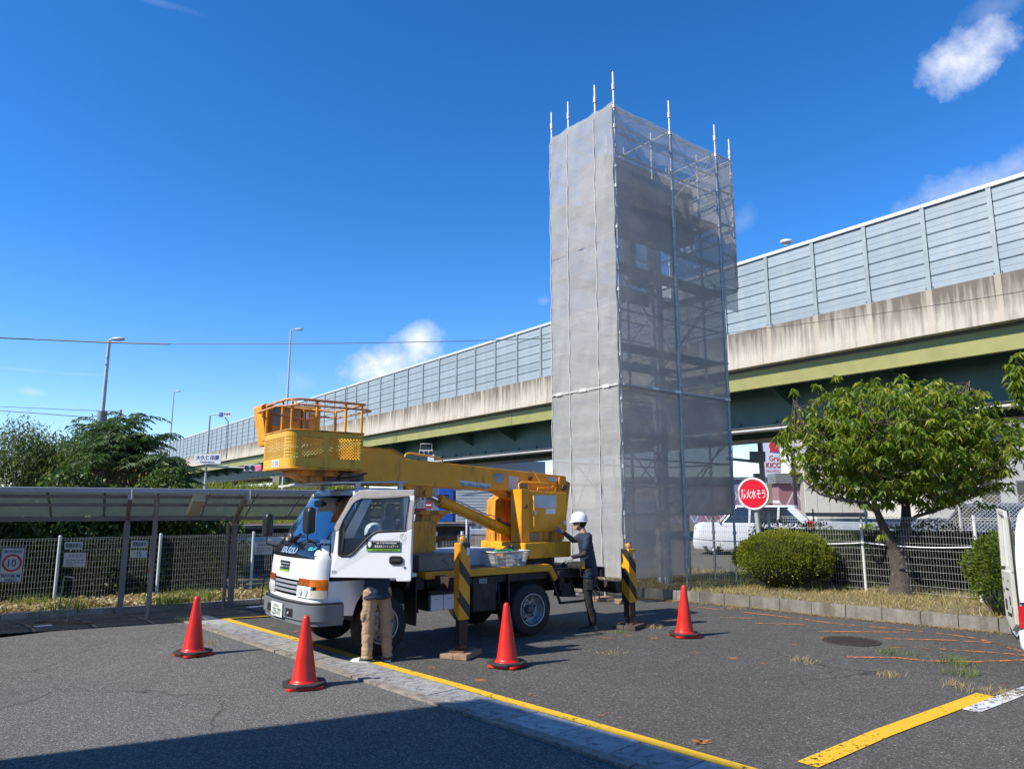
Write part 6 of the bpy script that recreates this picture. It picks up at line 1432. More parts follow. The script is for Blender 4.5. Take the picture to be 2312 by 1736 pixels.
# =================================================================== CARPORT
cu_ = Vector((math.cos(R(28)), math.sin(R(28)), 0)); cw = Vector((-cu_.y, cu_.x, 0)); CF = Vector((-6.29, 12.4, 0))
def CP(t, w, dz=0): # roof surface: front edge high, back edge low, gently curved
    z = 2.18 - .50 * (w / 1.8) ** 1.25 + .03 * math.sin(math.pi * w / 1.8); p = CF + cu_ * t + cw * w; return Vector((p.x, p.y, z + dz))
cpt = thing('carport', 'long grey cantilever carport roof with translucent panels along the left fence', 'carport', tuple(CF))
CPM = mat('bronze_grey_aluminium', (.20, .195, .20), .45, metal=.25, var=.12, vscale=3); CPL = mat('light_grey_aluminium', (.36, .37, .40), .4, metal=.2, var=.06)
PAN = see_through('smoked_roof_panel', (.13, .16, .15), .86, trans=.30, wrinkle=.1)
T_0, T_1 = -13.0, 5.3
m = MB(); m.beam(CP(T_0, 0), CP(T_1, 0), .05, .085); m.build('front_gutter', CPL, cpt, bevel=.01)
for w, h in ((.50, .055), (1.02, .055), (1.72, .08)): MB().beam(CP(T_0, w, -.02), CP(T_1, w, -.02), .055, h).build('purlin', CPM, cpt)
rt_ = np.linspace(T_0, T_1, 23)
for a, b in zip(rt_[:-1], rt_[1:]):
    for w0, w1 in ((.03, .50), (.50, 1.02), (1.02, 1.74)):
        v = []; f = []
        for i in range(5):
            for j in range(3): v.append(CP(a + .02 + (b - a - .04) * i / 4, w0 + (w1 - w0) * j / 2, .035))
        for i in range(4):
            for j in range(2): k = i * 3 + j; f.append((k, k + 3, k + 4, k + 1))
        MB().add(v, f, True).build('roof_panel', PAN, cpt)
for a in rt_: MB().tube([CP(a, w, .02) for w in (0, .5, 1.0, 1.4, 1.75)], .018, 4).build('rafter', CPM, cpt)
for foot in (Vector((-7.04, 13.53, 0)), Vector((-5.46, 14.59, 0)), Vector((-10.9, 11.35, 0)), Vector((-2.6, 16.15, 0))):
    tt = (foot - CF).dot(cu_); ww = (foot - CF).dot(cw); ww = min(max(ww, 1.3), 1.7)
    m = MB(); m.beam(foot, foot + Vector((0, 0, 1.62)), .12, .10, cu_); m.build('post', CPM, cpt, bevel=.006)
    arc = [foot + Vector((0, 0, 1.58)), foot + Vector((0, 0, 1.70)) - cw * .05, CP(tt, ww - .25, -.09), CP(tt, ww * .6, -.075), CP(tt, .35, -.06), CP(tt, .04, -.05)]
    m = MB()
    for p, q_ in zip(arc[:-1], arc[1:]): m.beam(p, q_, .07, .10)
    m.build('arm', CPM, cpt); MB().box(tuple(CP(tt, .01, -.12) - Vector((.03, .03, .03))), tuple(CP(tt, .01, .02) + Vector((.04, .03, .0)))).build('arm_end_cap', mat('pale_end_cap', (.42, .41, .38), .5), cpt)
foot = at(333, 1398, 0); m = MB(); m.beam(foot, Vector((foot.x + .0, foot.y, 2.08)) - cw * .05, .06, .06); pr_ = m.build('prop', CPM, cpt)
MB().box((foot.x - .04, foot.y - .045, .78), (foot.x + .04, foot.y - .035, .86)).build('red_reflector', mat('bright_red_reflector', (.8, .02, .01), .3), cpt)
for z in (.66, .93): MB().box((foot.x - .034, foot.y - .04, z), (foot.x + .034, foot.y + .03, z + .05)).build('clamp_band', BLK, cpt)
a, b = CP(.95, .12, -.10), CP(.95, 1.25, -.09); MB().beam(a, b, .20, .12).build('ceiling_lamp', mat('cream_lamp_box', (.45, .42, .34), .5), cpt)
m = MB(); m.tube([Vector((-5.56, 14.5, 0)), Vector((-5.56, 14.5, 1.6))], .035, 8); m.build('downpipe', CPM, cpt)
# steel hoops
for (pa, pb, h, lab) in ((at(128, 1404), at(151, 1407), .74, 'leaning grey steel hoop stand by the left fence sign'), (at(588, 1366), at(612, 1364), .55, 'rusty steel hoop stand partly hidden behind the truck bumper')):
    t = thing('hoop_stand', lab, 'barrier stand', tuple(pa)); m = MB(); up = Vector((.05, 0, h)); m.tube([pa, pa + up * .95, pa + up, pb + up, pb + up * .95 + Vector((.0, 0, 0)), pb], .012, 6); m.build('hoop', RUST if h < .6 else STEELD, t)
    m = MB(); m.beam(pa - Vector((.3, .1, -.015)), pa + Vector((.35, .05, .015)), .05, .012); m.beam(pb - Vector((.3, .1, -.015)), pb + Vector((.45, -.02, .015)), .05, .012); m.build('foot_plate', RUST, t)

# =================================================================== VEGETATION LEFT
def verge_pts(n, w0, w1, t0=-16, t1=8.5, z=.08):
    t = rng.uniform(t0, t1, n); w = rng.uniform(w0, w1, n); return np.stack([lp.x + kd.x * t + kn.x * w, lp.y + kd.y * t + kn.y * w, np.full(n, z)], 1)
P_ = verge_pts(9000, .14, 1.3, -8, 6.5); o = leaves_obj('ground_cover', P_ + rng.uniform(0, .12, (9000, 1)) * [[0, 0, 1]], rnd_dir(9000, .4, .6), .085, .06, LDRY); tag(o, 'dry curled leaves and creeper litter along the left kerb', 'ground cover'); stuff(o)
cl = [(x, rng.uniform(.15, .9)) for x in (2.6, 3.0, 3.3, 5.1, 5.6, 5.9, 4.7, 0.4, 1.0)]
P_ = []
for t_, w_ in cl: 
    n = 240; q = lp + kd * t_ + kn * w_; P_.append(np.stack([rng.normal(q.x, .22, n), rng.normal(q.y, .16, n), np.full(n, .08)], 1))
o = blades('grass', np.concatenate(P_), .22, .012, GGRN, lean=.35); tag(o, 'green grass tufts growing at the foot of the left fence', 'grass'); stuff(o)
# tangle behind the fence
def fline(t, w): p = FA + FDm * t + Vector((-FDm.y, FDm.x, 0)) * w; return p
N_ = 26000; t_ = rng.uniform(-14, 3.9, N_); top = 2.45 + .5 * np.sin(t_ * 1.3) * .4 + .3 * np.sin(t_ * 3.1 + 1); zz = rng.uniform(0.02, 1, N_) ** .8 * top; w_ = .35 + .5 * (zz / 2.6) ** 2 + np.abs(rng.normal(0, .30, N_)) + .25 * np.sin(t_ * 2.3 + zz * 3)
end = np.clip((3.9 - t_) / .8, 0, 1); keep = rng.random(N_) < .25 + .75 * end
pos = np.stack([FA.x + FDm.x * t_ - FDm.y * w_, FA.y + FDm.y * t_ + FDm.x * w_, zz], 1)[keep]
o = leaves_obj('vine_thicket', pos, rnd_dir(len(pos), -.35, .6) + np.array([[.25, -.8, 0]]), .115, .085, LVN, droop=.3); tag(o, 'dense dark vines and shrubs tangled behind the left mesh fence', 'thicket'); stuff(o)
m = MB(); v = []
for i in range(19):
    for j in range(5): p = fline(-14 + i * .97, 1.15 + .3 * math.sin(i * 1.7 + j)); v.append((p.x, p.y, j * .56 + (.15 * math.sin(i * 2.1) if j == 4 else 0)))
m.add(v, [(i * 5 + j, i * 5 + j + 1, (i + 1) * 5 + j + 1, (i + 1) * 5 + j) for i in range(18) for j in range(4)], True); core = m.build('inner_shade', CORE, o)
def tree(label, base, h, crown_c, rad, n_clump, per, leaf, L, Wd, mt, seed, kind='broad', trunk_r=.09, bark=None, sp=.28, droop=.5):
    t = thing('tree', label, 'tree', tuple(base)); rs_ = np.random.default_rng(seed); cc = Vector(crown_c)
    m = MB(); fork = Vector(base).lerp(cc, .55); m.tube([Vector(base), Vector(base).lerp(fork, .5) + Vector((.04, 0, 0)), fork], [trunk_r, trunk_r * .8, trunk_r * .65], 8)
    d = rs_.normal(size=(n_clump, 3)); d /= np.linalg.norm(d, axis=1, keepdims=True); rr_ = rs_.random(n_clump) ** .45
    cen = np.array(cc)[None] + d * rr_[:, None] * np.array(rad)[None]; cen += np.array([[mnoise.noise(Vector(c) * .8) * .35 for _ in range(3)] for c in cen])
    for k in range(0, n_clump, max(1, n_clump // 22)):
        e = Vector(cen[k]); mid = fork.lerp(e, .5) + Vector(rs_.normal(0, .12, 3)); m.tube([fork, mid, e], [trunk_r * .38, trunk_r * .22, .008], 5)
    m.build('trunk', bark or BARK2, t)
    if kind == 'broad':
        pos = np.repeat(cen, per, 0) + rs_.normal(0, sp, (n_clump * per, 3)); dirs = rnd_dir(len(pos), -.3, .6)
        c = leaves_obj('crown', pos, dirs, L, Wd, mt, t, droop=droop)
    else:      # pinnate fronds
        pos, dirs = [], []
        for c_ in cen:
            a0 = rs_.uniform(0, 6.28)
            for k in range(per):
                a = a0 + k * 6.28 / per + rs_.normal(0, .3); hd = np.array([math.cos(a), math.sin(a), .95]); Lf = rs_.uniform(.5, .85)
                for i in range(12):
                    s_ = (i + 2) / 13; p = c_ + hd * Lf * s_ + np.array([0, 0, -.80 * Lf * s_ ** 2]); side_ = np.array([-math.sin(a), math.cos(a), 0])
                    for sg in (-1, 1): pos.append(p); dirs.append(side_ * sg * .8 + hd * .35 + np.array([0, 0, -.55]))
        c = leaves_obj('crown', np.array(pos), np.array(dirs), L, Wd, mt, t, droop=.3)
    stuff(c); return t
B_ = lambda px, py, D: atD(px, py, D)
tree('tall feathery green tree at the far left edge behind the carport', (-14.6, 20.5, 0), 5, B_(30, 1045, 21), (1.5, 1.0, 1.15), 130, 60, 0, .13, .035, LTR, 1, sp=.24)
tree('feathery pale green tree second from the left behind the carport', (-12.4, 20.5, 0), 5, B_(130, 1050, 21.5), (1.3, 1.0, .85), 110, 60, 0, .13, .035, LTR, 2, sp=.24)
tree('low dark green tree between the feathery trees and the lamp post', (-10.9, 21, 0), 5, B_(205, 1050, 20.5), (1.0, .9, .75), 70, 60, 0, .12, .05, LVN, 3, sp=.22)
tree('drooping ailanthus tree beside the left lamp post', (-11, 20, 0), 5, B_(215, 1015, 19.5), (.7, .7, .75), 22, 6, 0, .15, .045, LAI, 4, kind='frond')
tree('tallest ailanthus tree with long drooping fronds behind the carport', (-9.8, 19.5, 0), 5, B_(305, 1010, 19), (.85, .8, .9), 46, 6, 0, .15, .045, LAI, 5, kind='frond')
tree('small dark ailanthus below the start of the bridge barrier', (-8.6, 19.5, 0), 4, B_(362, 1080, 18.5), (.5, .5, .38), 18, 6, 0, .14, .045, LAI, 6, kind='frond')
tree('bright bush reaching out under the carport roof near the second carport post', (-7.0, 18.2, 0), 2.4, B_(425, 1195, 18.0), (.55, .4, .35), 24, 45, 0, .10, .06, LSR, 8, sp=.15)
tree('yellow green tree glimpsed between the trunks behind the left trees', (-14, 30, 0), 5, B_(265, 1075, 29), (2.2, 1.2, .6), 60, 45, 0, .16, .10, leaf_mat('yellow_tree_leaves', (.25, .22, .02), (.42, .36, .04), trans=.3), 9, sp=.35)

# =================================================================== CHERRY TREE AND SHRUBS RIGHT
tb = at(2035, 1338, .22); ct_ = thing('cherry_tree', 'small cherry tree with forked dark trunk in the grass bed', 'tree', tuple(tb)); D0 = tb.y
q = lambda px, py, dd=0: atD(px, py, D0 + dd)
m = MB(); pts = [tb - Vector((0, 0, .1)), q(2036, 1318), q(2032, 1290), q(2028, 1262), q(2024, 1240)]; m.tube(pts, [.28, .21, .175, .170, .18], 16)
L1 = [q(2026, 1245), q(2008, 1218), q(1990, 1180, -.1), q(1975, 1140, -.2), q(1965, 1090, -.3), q(1935, 1030, -.4)]; m.tube(L1, [.12, .10, .075, .055, .035, .02], 12)
L2 = [q(2022, 1250), q(2043, 1210), q(2046, 1170), q(2045, 1130, .1), q(2060, 1060, .2), q(2080, 980, .2), q(2120, 920, .2)]; m.tube(L2, [.115, .105, .10, .075, .05, .03, .015], 12)
br = [[q(2046, 1180), q(2070, 1165, -.2), q(2105, 1155, -.4), q(2150, 1140, -.5), q(2190, 1125, -.6)], [q(1985, 1165), q(1960, 1135, -.3), q(1900, 1128, -.4), q(1850, 1115, -.5), q(1815, 1085, -.5)],
      [q(2045, 1130), q(2010, 1060, .2), q(2000, 980, .3), q(2010, 900, .3)], [q(1970, 1100), q(1900, 1040, .1), q(1850, 960, .2)], [q(2060, 1060), q(2140, 1010, .3), q(2230, 980, .3), q(2290, 960, .3)], [q(1965, 1090), q(1960, 1000, -.5), q(1940, 910, -.5)],
      [q(2080, 980), q(2150, 900, -.3), q(2190, 860, -.3)], [q(1900, 1040), q(1820, 990, -.2), q(1790, 900, -.2)], [q(2105, 1155, -.4), q(2190, 1100, .1), q(2270, 1060, .2)]]
for b_ in br: m.tube(b_, [.045 * (1 - .75 * i / (len(b_) - 1)) for i in range(len(b_))], 7)
m.build('trunk', BARK, ct_)
# twigs ending in drooping leaf whorls
allb = br + [L1[2:], L2[2:]]; tips = []; tw_ = MB(); rs_ = np.random.default_rng(3)
cc = q(2040, 1010, 0)
def inside(p): e = p - cc; return (e.x / 2.55) ** 2 + (e.y / 1.7) ** 2 + ((e.z - .15) / (1.30 if e.z > 0 else 1.45)) ** 2 + .6 * mnoise.noise(p * .95)
n_t = 0
while n_t < 2000:
    d = Vector(rs_.normal(size=3)).normalized(); k = rs_.random() ** .38; p = cc + Vector((d.x * 2.5, d.y * 1.7, d.z * 1.38 + .1)) * k
    if inside(p) > 1.0: continue
    if p.z < cc.z - .9 and abs(p.x - cc.x) > 1.6: continue
    tips.append(p); n_t += 1
segs = [(a, b) for b_ in allb for a, b in zip(b_[:-1], b_[1:])]
for i, p in enumerate(tips):
    if i % 3 == 0:
        best = min(segs, key=lambda s_: ((s_[0] + s_[1]) / 2 - p).length); a = best[0].lerp(best[1], rs_.random()); mid = a.lerp(p, .55) + Vector((0, 0, -.05)); tw_.tube([a, mid, p], [.014, .009, .004], 4)
for px, py, px2, py2 in ((1925, 905, 1888, 850), (2018, 905, 2044, 858), (1960, 890, 1965, 868), (2115, 880, 2110, 862), (2170, 905, 2220, 890), (1850, 900, 1838, 868), (1800, 910, 1790, 880), (1765, 965, 1752, 985)):
    p = q(px2, py2, -.2); tw_.tube([q(px, py, -.1), q((px + px2) / 2 + 4, (py + py2) / 2), p], [.012, .009, .005], 4); tips += [p, p + Vector((.05, 0, -.03))]
for px, py in ((1925, 1103), (2110, 1108), (2140, 1140), (2235, 1150), (2215, 1145), (2280, 1110), (1960, 1190), (1950, 1150), (1990, 1215)): tips.append(q(px, py - 8, -.7))
tw_.build('twigs', BARK2, ct_)
pos, dirs = [], []
for p in tips:
    k = rs_.integers(7, 12); a0 = rs_.uniform(0, 6.28)
    for j in range(k):
        a = a0 + j * 2.4 + rs_.normal(0, .25); el = rs_.uniform(-.9, .15); pos.append(list(p + Vector(rs_.normal(0, .022, 3)))); dirs.append((math.cos(a), math.sin(a), el))
stuff(leaves_obj('crown', np.array(pos), np.array(dirs), .135, .058, LCH, ct_, droop=.5, fold=.22))
# neighbour branch entering at the right edge
nb = thing('cherry_tree', 'leafy branch of another tree entering at the right edge above the van', 'tree', (10.2, 11.6, .22), group=None)
e0 = Vector((10.4, 12.2, .2)); m = MB(); m.tube([e0, e0 + Vector((.05, .1, 1.2)), e0 + Vector((-.1, .2, 2.4))], [.14, .11, .08], 10)
tt_ = [atD(px, py, 12.6) for px, py in ((2296, 815), (2300, 845), (2284, 852), (2306, 875), (2310, 905), (2325, 850), (2340, 890), (2350, 930), (2318, 935), (2340, 980), (2370, 900), (2380, 960), (2400, 1010), (2360, 1020))]
for p in tt_: m.tube([e0 + Vector((-.1, .2, 2.4)), (e0 + Vector((-.1, .2, 2.4))).lerp(p, .5) + Vector((0, 0, -.1)), p], [.03, .018, .006], 5)
m.build('trunk', BARK, nb); pos, dirs = [], []
for p in tt_:
    for w in range(5):
        pp = p + Vector(rs_.normal(0, .10, 3)); a0 = rs_.uniform(0, 6.28)
        for j in range(8): a = a0 + j * 2.4; pos.append(list(pp)); dirs.append((math.cos(a), math.sin(a), rs_.uniform(-.9, .1)))
stuff(leaves_obj('crown', np.array(pos), np.array(dirs), .15, .064, LCH, nb, droop=.6))
def shrub(name, label, c, rad, n, L, Wd, mt, lump=.12, seed=1, up=.5):
    t = thing(name, label, 'shrub', (c[0], c[1], .22)); r_ = np.random.default_rng(seed); d = r_.normal(size=(n, 3)); d[:, 2] = np.abs(d[:, 2]) * 1.0 - .35 * (r_.random(n) < .5); d /= np.linalg.norm(d, axis=1, keepdims=True)
    nz = np.array([mnoise.noise(Vector(x) * 2.6 + Vector((seed, 0, 0))) + .5 * mnoise.noise(Vector(x) * 7) for x in d]); bx = (np.abs(d) ** 4).sum(1) ** -.25; k = (1 + lump * nz) * (1 - np.abs(r_.normal(0, .07, n))) * (.45 + .55 * bx * .93); k *= np.where(r_.random(n) < .03, r_.uniform(1.02, 1.14, n), 1)
    pos = np.array(c)[None] + d * k[:, None] * np.array(rad)[None]; pos = pos[pos[:, 2] > .20]; dd = d[:len(pos)]
    dd = (pos - np.array(c)[None]) / np.array(rad)[None]; dirs = dd + r_.normal(0, .55, dd.shape) + [[0, 0, up]]
    stuff(leaves_obj('foliage', pos, dirs, L, Wd, mt, t, droop=.1, fold=.15))
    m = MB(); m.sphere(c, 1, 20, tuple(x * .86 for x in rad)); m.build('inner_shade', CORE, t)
    m = MB()
    for k in range(6): m.cyl((c[0] + (k - 2.5) * .12, c[1], .15), (c[0] + (k - 2.5) * .2, c[1] + .05, .7), .02, n=5)
    m.build('stem', BARK2, t); return t
bc = at(1785, 1330, .22); shrub('round_shrub', 'rounded clipped green bush in the grass bed below the red disc sign', (bc.x + .06, bc.y + .45, .76), (1.0, .80, .62), 20000, .050, .024, LSH, .16, 2)
bc2 = atD(1905, 1275, bc.y + .9); shrub('round_shrub', 'scruffy dark bush half hidden behind the rounded bush by the fence', (bc2.x, bc2.y, .65), (.62, .5, .50), 6000, .05, .03, LHG, .3, 3)
bc = atD(2262, 1300, 12.2); shrub('upright_shrub', 'bright upright shrub beside the open van door', (bc.x + .12, bc.y, .72), (.55, .55, .72), 9000, .075, .03, LSR, .22, 4)
# hedge behind the right fence
P_ = []; hd_ = (B2 - B0).normalized()
N_ = 15000; s_ = rng.uniform(-.2, 8.5, N_); pos = []
for a in range(1): 
    base = np.array([[B0.x + 1.9, B0.y + .6, 0]]) + np.array([[hd_.x, hd_.y, 0]]) * s_[:, None]; hz = 1.40 + .12 * np.sin(s_ * 2.2) + .08 * np.sin(s_ * 5 + 1); z_ = rng.random(N_) ** .7 * hz
    nrm = np.array([[-hd_.y, hd_.x, 0]]); w_ = -np.abs(rng.normal(0, .10, N_)) + .1 * np.sin(s_ * 3 + z_ * 4) + np.where(z_ > hz - .12, rng.uniform(0, .7, N_), 0); pos = base + nrm * w_[:, None]; pos[:, 2] = z_ + .1
o = leaves_obj('hedge', pos, rnd_dir(N_, .1, .7), .06, .038, LHG); tag(o, 'dark clipped hedge behind the right wire fence and cherry tree', 'hedge')
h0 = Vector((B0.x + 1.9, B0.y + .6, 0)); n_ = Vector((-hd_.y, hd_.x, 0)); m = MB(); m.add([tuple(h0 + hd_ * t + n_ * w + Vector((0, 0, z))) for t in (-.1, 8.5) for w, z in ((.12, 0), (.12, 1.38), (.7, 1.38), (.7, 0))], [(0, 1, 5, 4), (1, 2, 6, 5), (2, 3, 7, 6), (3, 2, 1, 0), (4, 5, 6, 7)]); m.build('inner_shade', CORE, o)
# bed grass
def inpoly(x, y):
    c = np.zeros(len(x), bool); n = len(poly); j = n - 1
    for i in range(n):
        xi, yi = poly[i]; xj, yj = poly[j]; c ^= ((yi > y) != (yj > y)) & (x < (xj - xi) * (y - yi) / (yj - yi + 1e-12) + xi); j = i
    return c
x = rng.uniform(2.0, 13.5, 60000); y = rng.uniform(9.5, 21, 60000); k = inpoly(x, y); x, y = x[k], y[k]
dn_ = np.array([mnoise.noise(Vector((a * .9, b * .9, 0))) for a, b in zip(x, y)]); k = rng.random(len(x)) < np.clip(.75 + dn_, .25, 1); x, y = x[k], y[k]
o = blades('grass', np.stack([x, y, np.full(len(x), KH - .03)], 1), .085, .011, GDRY, lean=.9); tag(o, 'dry straw coloured grass covering the raised bed', 'grass'); stuff(o)
k = rng.random(len(x)) < .05; o = blades('grass', np.stack([x[k], y[k], np.full(k.sum(), KH - .03)], 1), .24, .010, GGRN, lean=.4); tag(o, 'longer green grass blades among the dry grass of the raised bed', 'grass'); stuff(o)
# weeds in the lot
f6 = lambda x, y: at(x * .4069, 1300 + y * .4069)
WE = [(f8(850, 580), .16, .10, 0), (f8(1390, 668), .13, .11, 0), (f8(1390, 535), .24, .20, 1), (f8(1810, 600), .20, .30, 1), (f8(1840, 660), .20, .20, 1), (f8(1800, 735), .16, .12, 0), (f8(2040, 778), .22, .12, 0), (f7(1330, 478), .22, .05, 0), (f7(1590, 322), .16, .10, 0), (f7(1620, 1035), .07, .05, 1),
      (f6(1030, 250), .18, .20, 1), (f6(1150, 278), .13, .08, 1), (f6(1300, 332), .18, .06, 0), (f6(1180, 372), .18, .05, 0), (f6(1530, 400), .06, .04, 1), (f7(1380, 352), .13, .07, 1), (f8(430, 255), .2, .06, 0), (f8(60, 275), .2, .05, 0)]
LB = ['dry tuft by the left end of the drive-over scuffs', 'small straw tuft on the dark asphalt', 'green weed patch across an orange line near the manhole', 'tall spindly weed patch near the open van door', 'green weed clump below the tall weeds', 'dry weed clump nearest the yellow bay line', 'dry creeping weed at the end of the yellow bay line', 'flat straw patch on the asphalt right of the second outrigger', 'straw tuft beside the rear outrigger pad', 'tiny green weed against the gutter slabs',
      'green weed tuft at the head of the gutter slabs', 'tiny weed right of the first cone', 'sparse dry weed on the upper gutter slabs', 'flat dry weed on the asphalt behind the lone cone', 'tiny green weed beside the gutter edging', 'thin weed behind the rear outrigger pad', 'dry litter tuft at the foot of the kerb', 'dry litter tuft below the kerb corner']
for (p, r_, h_, g_n), lb in zip(WE, LB):
    n = int(50 + 300 * r_); pts = np.stack([rng.normal(p.x, r_ * .5, n), rng.normal(p.y, r_ * .55, n), np.full(n, .0)], 1)
    o = blades('weed', pts, h_ * (.42 if g_n else .55), .006, GGRN if g_n else GDRY, lean=.9); tag(o, lb, 'weed'); stuff(o)
n = 2600; ks = rng.uniform(0, 1, n); seg_i = rng.integers(1, 6, n); pts = np.array([[*(rk[i].lerp(rk[i + 1], t))] for i, t in zip(seg_i, ks)]) + np.stack([rng.normal(0, .03, n), -np.abs(rng.normal(.03, .10, n)), np.full(n, .004)], 1)
o = blades('grass_litter', pts, .02, .012, GDRY, lean=3.2); tag(o, 'dry grass litter swept along the foot of the kerb', 'litter'); stuff(o)

# =================================================================== VEHICLES IN THE BACKGROUND
def ring_z(xs, hw, z): return [(x, s * h, z) for x, h, s in [(a, b, 1) for a, b in zip(xs, hw)] + [(a, b, -1) for a, b in list(zip(xs, hw))[::-1]]]
CARGL = mat('dark_car_glass', (.02, .025, .03), .08, var=.05, coat=1.0); TAIL = mat('red_tail_lens', (.42, .01, .015), .2, var=.1, coat=.8); SILV = mat('silver_alloy', (.45, .46, .47), .3, metal=.6)
def car(label, loc, rz, L, Wd, H, body, cat='car', belt=.56, nose=.22, hood=.62, tail_slope=.06, group=None, wr=.33, gap=.55):
    "x forward; profile lofted from plan rings: body, glasshouse, roof"
    t = thing('parked_car', label, cat, tuple(loc), rz, group, world=False); hw = Wd / 2; f, r = L / 2, -L / 2
    bl = H * belt; hl = H * hood if hood < belt else bl
    def plan(xf, xr, w, z, rf=.35, rr__=.18):
        o = []
        for cx, cy, a0, rad in ((xf - rf, w - rf * .7, 0, rf), (xr + rr__, w - rr__ * .8, 90, rr__)):
            for i in range(6): a = R(a0 + 18 * i); o.append((cx + rad * math.cos(a), cy + rad * .75 * math.sin(a), z))
        return o + [(x, -y, z) for x, y, z in o[::-1]]
    m = MB(); m.rings([plan(f - .06, r + .06, hw - .06, .20), plan(f, r, hw - .01, .34), plan(f - .01, r, hw, .55), plan(f - .10, r + .01, hw - .005, bl - .12), plan(f - .28, r + .03, hw - .03, bl)]); b = m.build('body', body, t, bevel=.0)
    g0, g1 = f - L * nose, r + .05
    m = MB(); m.rings([plan(g0, g1, hw - .05, bl + .003, .30, .12), plan(g0 - (H - bl) * .85, g1 + (H - bl) * tail_slope * 2, hw - .17, H - .09, .28, .12)]); gl = m.build('window', CARGL, t)
    m = MB(); rx0, rx1 = g0 - (H - bl) * .85, g1 + (H - bl) * tail_slope * 2; m.rings([plan(rx0 + .02, rx1 - .06, hw - .165, H - .088, .28, .12), plan(rx0 - .02, rx1 - .02, hw - .20, H - .02, .28, .12), plan(rx0 - .20, rx1 + .15, hw - .34, H, .28, .12)]); m.build('roof', body, t)
    for s in (-1, 1):
        for xa, xb in ((g0 - .08, rx0 - .04), (g0 - L * .27, g0 - L * .27 - .04), (g0 - L * .50, g0 - L * .50 - .05), (g1 + .22, rx1 + .18)):
            MB().beam((xa, s * (hw - .055), bl), (xb, s * (hw - .168), H - .08), .085 if xa != g1 + .22 else .26, .03, (0, s, 0)).build('pillar', body, t)
    for s in (-1, 1):
        for x in (f - .82, r + .80):
            w = link('wheel', None, t); w.location = (x, s * (hw - .10), wr); m = MB(); m.lathe([(wr * .62, .10 * s), (wr * .96, .10 * s), (wr, .07 * s), (wr, -.10 * s), (wr * .6, -.10 * s)], (0, 0, 0), 'Y', 24, caps=False); m.build('tyre', RUB, w)
            m = MB(); m.lathe([(wr * .63, .09 * s), (wr * .58, .06 * s), (.001, .07 * s)], (0, 0, 0), 'Y', 20, caps=False)
            for k in range(5): a = 2 * math.pi * k / 5; m.beam((.03 * math.cos(a), .085 * s, .03 * math.sin(a)), (wr * .6 * math.cos(a), .085 * s, wr * .6 * math.sin(a)), .05, .02, (0, 1, 0))
            m.build('rim', SILV, w); m = MB(); m.tube([(wr * 1.1 * math.cos(a), .095 * s, wr * 1.1 * math.sin(a)) for a in np.linspace(-.15, math.pi + .15, 13)], .016, 5); m.build('arch_trim', BLK, w)
    for s in (-1, 1):
        m = MB(); m.prism([(r - .005, bl - .22), (r + .30, bl - .10), (r + .22, bl + .12), (r + .03, bl + .10)], lambda x, z, d: (x, s * d, z), hw - .16, hw + .006); m.build('tail_light', TAIL, t)
        m = MB(); m.sphere((f - .18, s * (hw - .16), bl - .22), .1, 8, (1, 1.4, .8)); m.build('headlight', LENS, t); m = MB(); m.sphere((g0 - .1, s * (hw + .06), bl + .06), .08, 8, (.6, 1, .8)); m.build('side_mirror', body, t)
    MB().box((r - .008, -hw + .25, bl + .06), (r + .05, hw - .25, H - .16)).build('rear_window', CARGL, t)
    MB().box((r - .012, -.2, .62), (r + .0, .2, .76)).build('number_plate', WPLAST, t)
    m = MB()
    for xx in (g0 - L * .04, g0 - L * .27, g0 - L * .50): m.beam((xx, hw + .001, .36), (xx, hw - .02, bl - .01), .012, .008, (0, 1, 0)); m.beam((xx, -hw - .001, .36), (xx, -hw + .02, bl - .01), .012, .008, (0, 1, 0))
    m.build('door_gap', BLK, t); return t
SILVP = mat('grey_blue_car_paint', (.10, .12, .15), .3, metal=.2, var=.05, coat=.5)
g = atD(1698, 1145, 31); car('white estate car with red tail lamp parked behind the disc sign', (g.x, 31, 0), R(156), 4.8, 1.85, 2.0, mat('dull_white_car_paint', (.52, .53, .55), .3, var=.02, coat=.3), belt=.64, nose=.22, tail_slope=.45)
g = atD(2262, 1145, 20); car('grey blue minivan parked behind the right fence near the foreground van', (g.x + .5, 20.2, 0), R(172), 4.6, 1.8, 2.02, SILVP, belt=.56, nose=.10, tail_slope=.03)
# pale low flatbed beside the white building
t = thing('light_truck', 'pale silver low flatbed truck parked along the white building', 'truck', (16.5, 34, 0), R(176), world=False)
m = MB(); m.box((-4.5, -.9, .8), (2.5, .9, 1.25)); m.build('load_bed', mat('pale_silver_bed', (.50, .54, .58), .5), t); m = MB(); m.box((2.6, -.9, .5), (4.0, .9, 1.5)); m.build('cab', WHITE, t, bevel=.1)
m = MB(); m.box((-4.5, -.91, 1.25), (2.5, -.88, 1.38)); m.build('side_board', STEELD, t)
for x in (-3.2, 3.2):
    for s in (-1, 1): MB().cyl((x, s * .7, .4), (x, s * .95, .4), .4, n=18).build('wheel', RUB, t)

